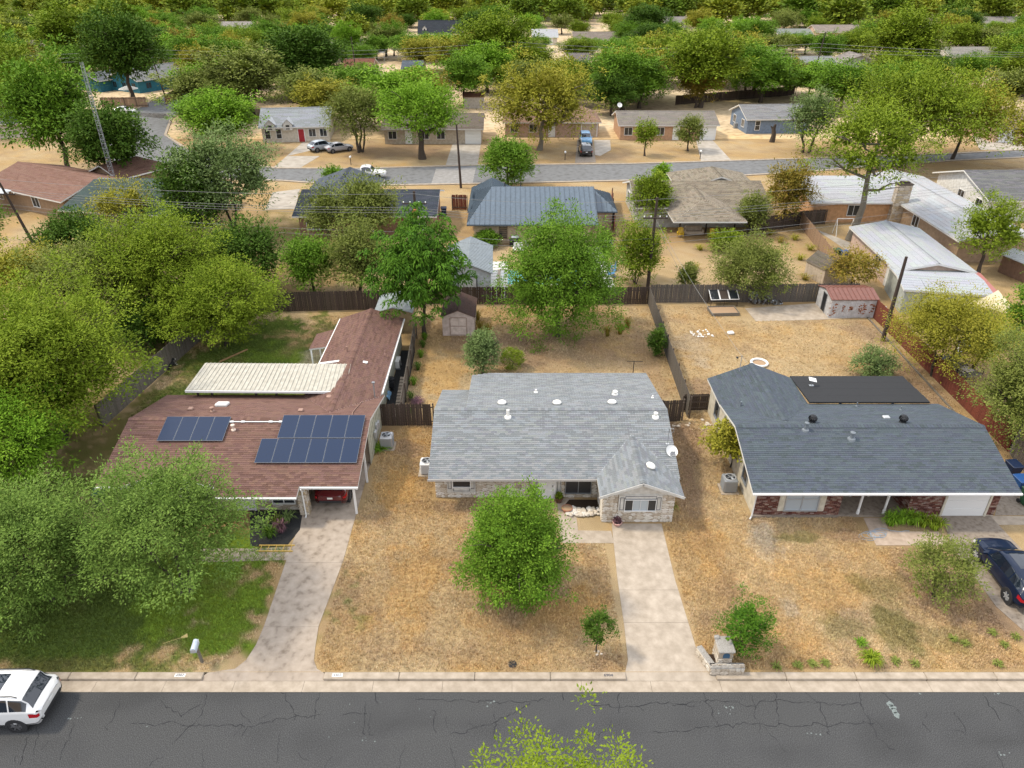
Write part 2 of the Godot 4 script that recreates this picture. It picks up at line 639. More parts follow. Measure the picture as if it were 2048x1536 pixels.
# patches of other ground: [x, z, rx, rz, colour, strength]
const DRY := Color(0.55, 0.39, 0.2)
const DRY_PALE := Color(0.62, 0.485, 0.295)
const DRY_GOLD := Color(0.58, 0.385, 0.16)
const EARTH := Color(0.39, 0.275, 0.18)
const GREEN := Color(0.125, 0.185, 0.03)
const GREEN_BRIGHT := Color(0.2, 0.3, 0.03)
const OLIVE := Color(0.22, 0.2, 0.07)
const STONY := Color(0.5, 0.43, 0.34)
var patches := [
	[-19.0, -24.5, 6.5, 4.0, GREEN, 1.0], [-25.0, -24.0, 5.0, 4.0, GREEN, 1.0], [-16.5, -28.5, 4.5, 2.6, GREEN, 1.0],
	[-21.5, -25.6, 10.5, 7.5, GREEN, 1.0], [-15.0, -25.8, 2.9, 4.2, GREEN_BRIGHT, 1.0], [-13.2, -23.4, 1.4, 1.4, GREEN_BRIGHT, 0.9],
	[-19.0, -21.5, 3.5, 0.5, OLIVE, 0.6], [-25.0, -38.0, 3.0, 9.0, OLIVE, 0.9], [-27.0, -30.0, 4.5, 8.0, GREEN, 1.0],
	[-20.0, -49.5, 7.5, 9.5, GREEN, 1.0], [-18.5, -47.5, 5.5, 4.5, GREEN_BRIGHT, 0.7], [-19.0, -46.0, 5.0, 4.0, GREEN, 1.0], [-15.0, -50.5, 1.5, 3.0, STONY, 0.7], [-14.5, -54.5, 2.6, 2.6, OLIVE, 0.8], [-23.5, -46.5, 2.5, 6.0, GREEN, 0.9],
	[-6.9, -34.0, 1.5, 2.5, DRY_GOLD, 0.9], [-6.8, -38.0, 1.6, 1.0, EARTH, 0.85], [-2.0, -32.3, 3.6, 0.9, EARTH, 0.75], [-0.4, -29.5, 2.6, 1.5, EARTH, 0.35],
	[0.6, -24.0, 2.0, 1.1, EARTH, 0.4], [2.4, -24.3, 2.2, 1.8, DRY_GOLD, 0.7], [-5.0, -26.5, 1.6, 3.4, DRY_GOLD, 0.55], [4.2, -21.7, 2.6, 0.5, EARTH, 0.5], [-2.5, -22.2, 2.2, 0.7, EARTH, 0.3],
	[10.2, -33.5, 0.9, 4.0, EARTH, 0.8], [10.3, -29.5, 1.3, 2.4, DRY_GOLD, 0.5], [11.0, -38.5, 1.4, 3.0, EARTH, 0.9],
	[4.0, -50.5, 5.5, 2.2, EARTH, 0.75], [1.5, -53.5, 6.5, 1.4, EARTH, 0.8], [6.5, -48.5, 4.0, 1.5, DRY_PALE, 0.5], [-5.2, -48.0, 2.2, 4.0, DRY_GOLD, 0.7], [-4.0, -52.5, 2.2, 1.3, EARTH, 0.7], [10.6, -50.0, 0.9, 7.0, EARTH, 0.5],
	[13.6, -29.3, 1.0, 1.5, STONY, 0.9], [15.4, -29.8, 1.8, 0.5, OLIVE, 0.8], [18.0, -29.9, 1.6, 0.6, EARTH, 0.85], [12.6, -27.2, 1.2, 2.6, DRY_PALE, 0.6], [15.5, -26.0, 2.4, 1.6, DRY_GOLD, 0.6],
	[21.6, -25.4, 2.6, 2.3, EARTH, 0.9], [22.6, -24.0, 2.0, 1.2, EARTH, 0.7], [18.3, -26.2, 1.5, 1.2, OLIVE, 0.5], [17.9, -23.6, 1.0, 2.2, OLIVE, 0.8], [15.5, -23.6, 1.3, 0.9, OLIVE, 0.5], [20.0, -23.0, 1.6, 0.9, OLIVE, 0.5],
	[13.3, -25.0, 0.5, 0.9, STONY, 0.7], [26.2, -30.6, 1.4, 1.0, EARTH, 0.6],
	[19.5, -47.8, 5.5, 3.0, DRY_PALE, 0.7], [24.0, -52.0, 4.0, 2.0, DRY_PALE, 0.5], [29.0, -46.0, 2.0, 6.0, EARTH, 0.7], [14.2, -45.5, 2.0, 1.6, EARTH, 0.8], [14.5, -52.0, 1.6, 3.0, STONY, 0.5], [21.0, -57.0, 3.0, 1.0, DRY_PALE, 0.5], [29.5, -55.0, 1.8, 3.0, EARTH, 0.5],
	[36.0, -48.0, 4.5, 6.0, EARTH, 0.5], [34.5, -41.0, 2.5, 4.0, OLIVE, 0.7], [40.0, -57.0, 6.0, 5.0, OLIVE, 0.6],
	[-34.0, -45.0, 8.5, 20.0, OLIVE, 0.8], [-33.0, -30.0, 6.5, 9.0, GREEN, 0.9],
	[22.0, -67.0, 7.0, 5.0, DRY_PALE, 0.8], [22.0, -75.0, 5.0, 4.0, EARTH, 0.4], [-28.0, -75.0, 16.0, 14.0, OLIVE, 0.7], [45.0, -75.0, 8.0, 10.0, DRY_PALE, 0.5],
	[-18.0, -121.0, 10.0, 6.0, EARTH, 0.75], [-9.0, -119.0, 5.0, 5.0, EARTH, 0.6], [14.0, -117.0, 6.0, 4.0, EARTH, 0.7], [41.0, -170.0, 22.0, 9.0, OLIVE, 0.6], [60.0, -235.0, 25.0, 6.0, OLIVE, 0.6],
]

var buckets := {}

func fill_buckets() -> void:
	for p in patches:
		for i in range(int(floor((p[0] - p[2] * 1.62) / 5.0)), int(floor((p[0] + p[2] * 1.62) / 5.0)) + 1):
			for j in range(int(floor((p[1] - p[3] * 1.62) / 5.0)), int(floor((p[1] + p[3] * 1.62) / 5.0)) + 1):
				var k := Vector2i(i, j)
				if not buckets.has(k): buckets[k] = []
				buckets[k].append(p)

func ground_color(x: float, z: float) -> Color:
	var a := noise_a.get_noise_2d(x, z)
	var b := noise_b.get_noise_2d(x * 1.4, z * 1.4)
	var c := DRY.lerp(DRY_PALE, clampf(0.5 + b * 1.3, 0, 1)).lerp(DRY_GOLD, clampf(a * 1.1, 0, 0.75))
	if z < -130.0: c = c.lerp(Color(0.58, 0.48, 0.34), 0.6)
	var e := noise_a.get_noise_2d(x * 0.6 + 60.0, z * 0.6 - 31.0)
	c = c.lerp(EARTH, clampf((e - 0.1) * 1.5, 0, 0.4))
	if buckets.is_empty(): fill_buckets()
	var f := noise_c.get_noise_2d(x, z)
	for p in buckets.get(Vector2i(int(floor(x / 5.0)), int(floor(z / 5.0))), []):
		var dx: float = (x - p[0]) / p[2]
		var dz: float = (z - p[1]) / p[3]
		var d: float = dx * dx + dz * dz
		if d < 2.6:
			var s: float = clampf((1.05 - sqrt(d) + a * 0.5 + e * 0.35 + f * 0.5) * 2.5, 0, 1) * p[5]
			if s > 0: c = c.lerp(p[4], s * clampf(0.95 + e * 0.5, 0.65, 1.0))
	var k := 1.0 + a * 0.1 + f * 0.12
	return Color(c.r * k, c.g * k, c.b * k)

func ground_sheet(called: String, x0: float, x1: float, z0: float, z1: float, step: float, m: Material, y := 0.0, bumps := 0.0) -> void:
	var nx := int(ceil((x1 - x0) / step))
	var nz := int(ceil((z0 - z1) / step))
	var v := PackedVector3Array()
	var n := PackedVector3Array()
	var c := PackedColorArray()
	var idx := PackedInt32Array()
	for j in nz + 1:
		for i in nx + 1:
			var x := x0 + (x1 - x0) * i / nx
			var z := z0 + (z1 - z0) * j / nz
			var edge := 1.0 if i > 0 and j > 0 and i < nx and j < nz else 0.0
			v.append(Vector3(x, y + bumps * edge * (noise_a.get_noise_2d(x * 2.0, z * 2.0) - 0.4), z))
			n.append(UP)
			c.append(ground_color(x, z))
	for j in nz:
		for i in nx:
			var k := j * (nx + 1) + i
			idx.append_array([k, k + nx + 1, k + 1, k + 1, k + nx + 1, k + nx + 2])
	var arr := []
	arr.resize(Mesh.ARRAY_MAX)
	arr[Mesh.ARRAY_VERTEX] = v
	arr[Mesh.ARRAY_NORMAL] = n
	arr[Mesh.ARRAY_COLOR] = c
	arr[Mesh.ARRAY_INDEX] = idx
	var me := ArrayMesh.new()
	me.add_surface_from_arrays(Mesh.PRIMITIVE_TRIANGLES, arr)
	setting(called, me, m)

func build_ground() -> void:
	ground_sheet("ground", -32.0, 34.0, -21.22, -62.0, 0.28, mats["ground"])
	ground_sheet("ground", -90.0, -32.0, -21.22, -62.0, 0.9, mats["ground"])
	ground_sheet("ground", 34.0, 90.0, -21.22, -62.0, 0.9, mats["ground"])
	ground_sheet("ground", -90.0, 90.0, -62.0, -130.0, 0.8, mats["ground"])
	ground_sheet("ground", -700.0, 700.0, -130.0, -1500.0, 10.0, mats["far_ground"])
	ground_sheet("ground", -700.0, -90.0, -21.22, -130.0, 8.0, mats["far_ground"])
	ground_sheet("ground", 90.0, 700.0, -21.22, -130.0, 8.0, mats["far_ground"])
	ground_sheet("ground", -90.0, 90.0, 30.0, -11.0, 1.5, mats["ground"])
	build_grass()

# blades standing on the near lawns: nobody could count them
func build_grass() -> void:
	var r := RandomNumberGenerator.new()
	r.seed = 42
	var tuft := MB.new()
	for k in 7:
		var a := r.randf() * TAU
		var o := Vector3(cos(a), 0, sin(a)) * r.randf() * 0.05
		var d := Vector3(cos(a + 1), 0, sin(a + 1)) * 0.014
		var tip := o + Vector3(r.randf_range(-0.05, 0.05), r.randf_range(0.045, 0.1), r.randf_range(-0.05, 0.05))
		tuft.tri(o - d, o + d, tip)
	var tm := tuft.mesh()
	var areas := [
		["grass", -30.0, -9.0, -31.0, -21.3, 34000], ["grass", -8.7, 5.0, -33.0, -21.3, 30000], ["grass", 8.4, 25.0, -31.5, -21.4, 35000], ["grass", 9.2, 13.3, -42.0, -31.4, 5000], ["grass", -8.6, -4.6, -41.0, -32.0, 4500],
		["grass", -26.0, -13.0, -58.0, -41.5, 16000], ["grass", -8.0, 12.0, -59.5, -33.0, 20000], ["grass", 12.0, 31.0, -60.0, -40.0, 18000],
	]
	for s in areas:
		var spots := []
		var cols := []
		for k in s[5]:
			var x := r.randf_range(s[1], s[2])
			var z := r.randf_range(s[3], s[4])
			if not on_lawn(x, z): continue
			var c := ground_color(x, z)
			c = vary(c, r, 0.24)
			var sc := r.randf_range(0.7, 1.5)
			spots.append(Transform3D(Basis(UP, r.randf() * TAU).scaled(Vector3(sc, sc * r.randf_range(0.6, 1.2), sc)), Vector3(x, -0.004, z)))
			cols.append(c)
		var mm := MultiMesh.new()
		mm.transform_format = MultiMesh.TRANSFORM_3D
		mm.use_colors = true
		mm.mesh = tm
		mm.instance_count = spots.size()
		for k in spots.size():
			mm.set_instance_transform(k, spots[k])
			mm.set_instance_color(k, cols[k])
		var o := MultiMeshInstance3D.new()
		o.name = numbered("lawn_grass")
		o.multimesh = mm
		o.material_override = mats["grass_blade"]
		o.set_meta("kind", "stuff")
		o.set_meta("label", "short lawn grass growing on the near gardens")
		add_child(o)

func on_lawn(x: float, z: float) -> bool:
	if z > -37.5 and z < -23.2 and x > -11.85 and x < -8.7: return false
	if z >= -23.2 and x > -11.9 - maxf(0.0, z + 22.6) * 1.1 and x < -8.7 + maxf(0.0, z + 21.8) * 0.9: return false
	if z > -31.0 and x > 4.95 and x < 8.3 + maxf(0.0, z + 22.5) * 0.4: return false
	if x > -4.7 and x < 9.3 and z < -32.9 and z > -44.2: return false
	if x > 4.9 and x < 8.9 and z < -31.0 and z > -33.0: return false
	if x > 13.4 and x < 27.3 and z < -31.5 and z > -43: return false
	if x > -22.9 and x < -8.4 and z < -32.0 and z > -41: return false
	if x > 19.0 and x < 24.5 and z < -29.0 and z > -31.6: return false
	if z > -31.6 and x > 23.0: return false
	if x > -15.0 and x < -11.5 and z < -29.0 and z > -32.0: return false
	if x > -13.9 and x < -7.4 and z < -40 and z > -54: return false
	if x > 18.5 and x < 32 and z < -57.0: return false
	if x > 2.6 and x < 5.5 and z < -29.3 and z > -30.4: return false
	if x > 2.5 and x < 5.0 and z < -30.4 and z > -33.2: return false
	return true

func road_strip(called: String, a: Array, b: Array, y: float, m: Material) -> void:
	var mb := MB.new()
	for k in a.size() - 1:
		up_quad(mb, Vector3(a[k].x, y, a[k].y), Vector3(b[k].x, y, b[k].y), Vector3(b[k + 1].x, y, b[k + 1].y), Vector3(a[k + 1].x, y, a[k + 1].y))
	setting(called, mb, m)

# a kerb along a line of points: every cast section is a piece
func kerb_line(called: String, pts: Array, w: float, y0: float, h: float, piece: float) -> void:
	var root := Node3D.new()
	root.name = numbered(called)
	root.set_meta("kind", "structure")
	add_child(root)
	for k in pts.size() - 1:
		var a := Vector3(pts[k].x, y0, pts[k].y)
		var b := Vector3(pts[k + 1].x, y0, pts[k + 1].y)
		var l := a.distance_to(b)
		var d := (b - a) / l
		var side := d.cross(UP)
		var n := maxi(1, int(round(l / piece)))
		for q in n:
			var mb := MB.new()
			mb.cbox(a + d * l * (q + 0.5) / n + UP * h / 2, Vector3(l / n - 0.012, h, w), 0.03, Basis(d, UP, side))
			part(root, "kerb_section", mb, mats["concrete_pale"])

func ribbon(mb: MB, pts: Array, w0: float, w1: float, y: float, r: RandomNumberGenerator) -> void:
	var line := []
	for k in pts.size() - 1:
		var n := maxi(4, int(pts[k].distance_to(pts[k + 1]) / 0.13))
		for q in n:
			var t := q / float(n)
			var p: Vector2 = pts[k].lerp(pts[k + 1], t)
			line.append(p + Vector2(r.randf_range(-0.04, 0.04), r.randf_range(-0.04, 0.04)) + Vector2(noise_a.get_noise_2d(p.x * 3.0, p.y * 3.0), noise_a.get_noise_2d(p.y * 3.0, p.x * 3.0 + 50.0)) * 0.22)
	line.append(pts[-1])
	var last_w := w0
	for k in line.size() - 1:
		var d: Vector2 = (line[k + 1] - line[k]).normalized().orthogonal()
		var w := lerpf(w0, w1, r.randf())
		var a: Vector2 = line[k] + d * last_w
		var b: Vector2 = line[k] - d * last_w
		var c: Vector2 = line[k + 1] - d * w
		var e: Vector2 = line[k + 1] + d * w
		up_quad(mb, Vector3(a.x, y, a.y), Vector3(b.x, y, b.y), Vector3(c.x, y, c.y), Vector3(e.x, y, e.y))
		last_w = w

func up_quad(mb: MB, a: Vector3, b: Vector3, c: Vector3, d: Vector3) -> void:
	if (c - a).cross(d - b).y > 0: mb.quad(a, b, c, d)
	else: mb.quad(d, c, b, a)

func build_streets() -> void:
	var y := -0.13
	var mb := MB.new()
	var r := RandomNumberGenerator.new()
	r.seed = 3
	var nx := 300
	var nz := 24
	for j in nz + 1:
		for i in nx + 1:
			var x0 := -60.0 + 0.4 * i
			var z0 := -20.38 + j * 0.392
			var t := 1.0 + noise_b.get_noise_2d(x0 * 1.2, z0 * 6.0) * 0.28 + noise_a.get_noise_2d(x0 * 0.8, z0 * 0.8) * 0.22
			mb.v.append(Vector3(x0, y, z0))
			mb.n.append(UP)
			mb.c.append(Color(t, t, t * 1.01))
			if i < nx and j < nz:
				var k := j * (nx + 1) + i
				mb.i.append_array([k, k + 1, k + nx + 1, k + 1, k + nx + 2, k + nx + 1])
	setting("street", mb, mats["asphalt"])
	var base := MB.new()
	base.quad(Vector3(-700, -0.16, 700), Vector3(700, -0.16, 700), Vector3(700, -0.16, -21.3), Vector3(-700, -0.16, -21.3), Color(0.3, 0.24, 0.15))
	setting("ground", base, mats["far_ground"])
	var g := Node3D.new()
	g.name = "gutter"
	g.set_meta("kind", "structure")
	add_child(g)
	var x := -60.0
	while x < 60.0:
		var e := x + 3.0
		var pm := MB.new()
		pm.slab(vs([Vector3(x + 0.006, -0.112, -20.30), Vector3(e - 0.006, -0.112, -20.30), Vector3(e - 0.006, -0.118, -20.86), Vector3(x + 0.006, -0.118, -20.86)]), Vector3.DOWN * 0.06)
		part(g, "gutter_section", pm, mats["concrete_pale"])
		x = e
	var zk := -21.04
	kerb_line("kerb", [Vector2(-60, zk), Vector2(-13.45, zk)], 0.36, -0.16, 0.18, 3.0)
	kerb_line("kerb", [Vector2(-8.2, zk), Vector2(4.97, zk)], 0.36, -0.16, 0.18, 3.0)
	kerb_line("kerb", [Vector2(8.88, zk), Vector2(24.1, zk)], 0.36, -0.16, 0.18, 3.0)
	kerb_line("kerb", [Vector2(28.5, zk), Vector2(60, zk)], 0.36, -0.16, 0.18, 3.0)
	kerb_line("kerb", [Vector2(-60, -11.1), Vector2(60, -11.1)], 0.3, -0.16, 0.18, 3.0)
	var seams := [
		[Vector2(-2.40, -18.31), Vector2(-0.49, -18.99), Vector2(0.76, -19.80)],
		[Vector2(-10.94, -18.14), Vector2(-10.69, -18.65), Vector2(-9.56, -18.99), Vector2(-7.96, -19.22)],
		[Vector2(-9.94, -20.36), Vector2(-9.61, -19.92), Vector2(-9.18, -19.50), Vector2(-8.98, -18.99)],
		[Vector2(-14.79, -19.92), Vector2(-14.18, -19.45), Vector2(-13.67, -19.08), Vector2(-13.11, -19.68)],
		[Vector2(-13.14, -20.46), Vector2(-12.94, -19.22), Vector2(-13.55, -17.88)], [Vector2(-16.59, -19.92), Vector2(-16.45, -18.53)], [Vector2(-18.01, -18.99), Vector2(-17.70, -17.25)],
		[Vector2(-8.26, -20.51), Vector2(-8.16, -18.99)], [Vector2(-5.85, -20.51), Vector2(-5.66, -19.73)], [Vector2(-6.16, -19.92), Vector2(-5.94, -18.31)], [Vector2(-6.93, -19.22), Vector2(-6.01, -19.29)],
		[Vector2(-3.36, -19.45), Vector2(-3.08, -18.42)], [Vector2(-0.67, -19.45), Vector2(-0.73, -18.31)], [Vector2(0.37, -19.33), Vector2(0.53, -18.42)], [Vector2(2.18, -20.66), Vector2(2.20, -19.92)],
		[Vector2(4.66, -20.66), Vector2(4.54, -19.68), Vector2(4.45, -19.33)], [Vector2(3.28, -19.73), Vector2(4.93, -19.50), Vector2(6.23, -19.73), Vector2(7.68, -19.64)],
		[Vector2(8.15, -20.61), Vector2(8.27, -19.92), Vector2(8.46, -18.53)], [Vector2(6.80, -19.61), Vector2(8.38, -19.92), Vector2(10.00, -19.68), Vector2(11.36, -19.97), Vector2(12.75, -19.73), Vector2(14.73, -19.68)],
		[Vector2(10.18, -20.86), Vector2(10.11, -19.68), Vector2(10.02, -18.31)], [Vector2(11.27, -20.71), Vector2(10.97, -18.76)], [Vector2(12.53, -20.61), Vector2(12.53, -20.12), Vector2(12.95, -19.68), Vector2(12.85, -18.31)],
		[Vector2(14.81, -20.66), Vector2(14.70, -19.45), Vector2(14.72, -18.20), Vector2(15.18, -17.67)], [Vector2(16.91, -18.99), Vector2(16.99, -18.42)], [Vector2(18.50, -19.45), Vector2(18.31, -18.31)], [Vector2(20.07, -20.41), Vector2(20.11, -18.99)],
		[Vector2(15.78, -20.41), Vector2(16.10, -19.92), Vector2(16.18, -19.88)], [Vector2(-19.48, -18.31), Vector2(-19.14, -17.04)], [Vector2(5.59, -18.42), Vector2(9.33, -18.76), Vector2(11.79, -18.76), Vector2(14.89, -18.83)],
		[Vector2(20.44, -19.92), Vector2(21.24, -19.33)], [Vector2(-4.12, -20.04), Vector2(-0.93, -19.80), Vector2(1.61, -19.88)], [Vector2(-15.69, -18.87), Vector2(-12.38, -18.80), Vector2(-10.89, -18.65)],
	]
	var tar := MB.new()
	for s in seams:
		ribbon(tar, s, 0.003, 0.02, y + 0.004, r)
	for k in 90:
		var a := Vector2(r.randf_range(-24, 24), r.randf_range(-20, -12))
		ribbon(tar, [a, a + Vector2(r.randf_range(-0.6, 0.6), r.randf_range(-1.4, 1.4))], 0.002, 0.012, y + 0.004, r)
	setting("road_cracks", tar, mats["tar"], "stuff")
	var chalk := MB.new()
	for s in [Vector2(15.91, -19.73), Vector2(15.93, -19.59), Vector2(15.93, -19.40), Vector2(15.95, -19.22)]:
		splat(chalk, s, 0.16, y + 0.006, r)
	for s in [Vector2(12.19, -18.27), Vector2(17.29, -20.24), Vector2(19.35, -17.50), Vector2(4.75, -20.46), Vector2(20.65, -20.29), Vector2(-5.75, -18.14), Vector2(-0.82, -19.73), Vector2(-18.05, -19.15), Vector2(9.26, -19.57), Vector2(8.82, -19.33)]:
		for k in 5:
			splat(chalk, s + Vector2(r.randf_range(-0.3, 0.3), r.randf_range(-0.12, 0.12)), r.randf_range(0.015, 0.05), y + 0.005, r)
	for k in 40:
		splat(chalk, Vector2(r.randf_range(-24, 24), r.randf_range(-20.2, -12)), r.randf_range(0.008, 0.03), y + 0.005, r)
	setting("road_stains", chalk, mats["chalk"], "stuff")
	build_far_street()
	kerb_number("6902", Vector3(-14.45, 0.022, -21.04), true, "black digits in a white painted box on the kerb below the green lawn")
	kerb_number("6902", Vector3(-7.6, 0.022, -21.04), true, "black digits in a white painted box on the kerb below the dry lawn")
	kerb_number("6904", Vector3(4.2, 0.022, -21.04), false, "dark digits painted on the bare kerb beside the stone house drive")
	kerb_number("6904", Vector3(8.55, 0.024, -21.75), false, "dark digits painted on the drive flare beside the stone mailbox", -0.85)
	var cov := MB.new()
	cov.lathe(Vector3.ZERO, [Vector2(0.0, 0.03), Vector2(0.17, 0.03), Vector2(0.2, 0.022), Vector2(0.2, 0.0)], 16)
	cov.lathe(Vector3.ZERO, [Vector2(0.05, 0.038), Vector2(0.07, 0.03)], 10)
	single("valve_cover", "small round dark water valve cover set in the dry lawn by the kerb", "valve cover", cov, mats["metal_black"], Transform3D(Basis.IDENTITY, Vector3(0.02, 0.00, -21.62)))

func splat(mb: MB, o: Vector2, rad: float, y: float, r: RandomNumberGenerator) -> void:
	var p := PackedVector3Array()
	for k in 9:
		var a := -TAU * k / 9.0
		var q := rad * r.randf_range(0.55, 1.2)
		p.append(Vector3(o.x + cos(a) * q, y, o.y + sin(a) * q))
	for k in range(1, 8):
		if (p[k] - p[0]).cross(p[k + 1] - p[0]).y > 0: mb.tri(p[0], p[k], p[k + 1])
		else: mb.tri(p[0], p[k + 1], p[k])

func kerb_number(text: String, at: Vector3, boxed: bool, label: String, turn := 0.0) -> void:
	var t := thing("painted_house_number", label, "house number", at, turn)
	if boxed:
		var mb := MB.new()
		mb.box(Vector3(0, 0.002, 0), Vector3(0.46, 0.004, 0.16))
		part(t, "painted_box", mb, mats["trim_white"])
	var tm := TextMesh.new()
	tm.text = text
	var f := SystemFont.new()
	f.font_names = PackedStringArray(["Droid Sans"])
	f.font_weight = 700
	tm.font = f
	tm.font_size = 32
	tm.pixel_size = 0.0048 if boxed else 0.0056
	tm.depth = 0.004
	part(t, "digits", tm, mats["trim_dark"], Transform3D(Basis(Vector3.RIGHT, -PI / 2), Vector3(0, 0.007, 0)))

func build_far_street() -> void:
	var south := [Vector2(131.37, -125.18), Vector2(67.28, -114.10), Vector2(41.87, -107.16), Vector2(21.50, -103.01), Vector2(-4.42, -100.92), Vector2(-22.16, -99.90), Vector2(-32.0, -102.5), Vector2(-46.0, -104.0), Vector2(-60.0, -112.0), Vector2(-70.0, -126.0), Vector2(-76.0, -145.0), Vector2(-79.0, -175.0), Vector2(-80.0, -230.0)]
	var north := [Vector2(138.77, -133.12), Vector2(69.68, -118.73), Vector2(44.68, -115.39), Vector2(17.86, -112.21), Vector2(-5.56, -111.29), Vector2(-23.94, -109.19), Vector2(-34.9, -109.5), Vector2(-44.0, -114.0), Vector2(-53.0, -122.0), Vector2(-61.0, -133.0), Vector2(-66.0, -148.0), Vector2(-69.0, -176.0), Vector2(-70.0, -230.0)]
	road_strip("street", south, north, 0.02, mat("asphalt_worn", Color(0.15, 0.155, 0.16), 0.9, {"tex": "blotch", "scale": 0.09, "bump": 0.8}))
	kerb_line("kerb", north, 0.45, 0.0, 0.13, 4.0)
	kerb_line("kerb", south, 0.45, 0.0, 0.13, 4.0)
	road_strip("street_patch", [Vector2(-11.15, -100.66), Vector2(-5.45, -100.92)], [Vector2(-11.23, -109.19), Vector2(-5.36, -110.08)], 0.03, mat("asphalt_pale", Color(0.27, 0.262, 0.255), 0.9, {"tex": "cloudy", "scale": 0.2}))

# a cast drive: left and right edges run from the house to the street; joints cut it into slabs
func drive(called: String, left: Array, right: Array, cuts: Array, m: Material, y := 0.022) -> void:
	var root := Node3D.new()
	root.name = numbered(called)
	root.set_meta("kind", "structure")
	add_child(root)
	var zs := []
	for p in left: zs.append(p.y)
	for p in right: zs.append(p.y)
	zs.append_array(cuts)
	zs.sort()
	var mb := MB.new()
	for k in zs.size() - 1:
		var z0: float = zs[k]
		var z1: float = zs[k + 1]
		if z1 - z0 < 0.02: continue
		var e0 := 0.006 if z0 in cuts else 0.0
		var e1 := 0.006 if z1 in cuts else 0.0
		var ya := y if z0 < -21.3 else lerpf(y, -0.105, clampf((z0 + 21.3) / 0.45, 0, 1))
		var yb := y if z1 < -21.3 else lerpf(y, -0.105, clampf((z1 + 21.3) / 0.45, 0, 1))
		mb.slab(vs([Vector3(edge_at(left, z1), yb, z1 - e1), Vector3(edge_at(right, z1), yb, z1 - e1), Vector3(edge_at(right, z0), ya, z0 + e0), Vector3(edge_at(left, z0), ya, z0 + e0)]), Vector3.DOWN * 0.06)
		if z1 in cuts:
			part(root, "slab", mb, m)
			mb = MB.new()
	part(root, "slab", mb, m)

func edge_at(p: Array, z: float) -> float:
	for k in p.size() - 1:
		var a: Vector2 = p[k]
		var b: Vector2 = p[k + 1]
		if (z >= a.y and z <= b.y) or (z <= a.y and z >= b.y):
			return a.x if absf(b.y - a.y) < 1e-4 else lerpf(a.x, b.x, (z - a.y) / (b.y - a.y))
	return p[0].x if absf(z - p[0].y) < absf(z - p[-1].y) else p[-1].x

func flat_slab(called: String, p: Array, m: Material, y := 0.02) -> void:
	var q := PackedVector3Array()
	for a in p: q.append(Vector3(a.x, y, a.y))
	var nn := 0.0
	for k in q.size(): nn += (q[k] - q[0]).cross(q[(k + 1) % q.size()] - q[0]).y
	if nn < 0: q.reverse()
	var mb := MB.new()
	mb.slab(q, Vector3.DOWN * 0.06)
	setting(called, mb, m)

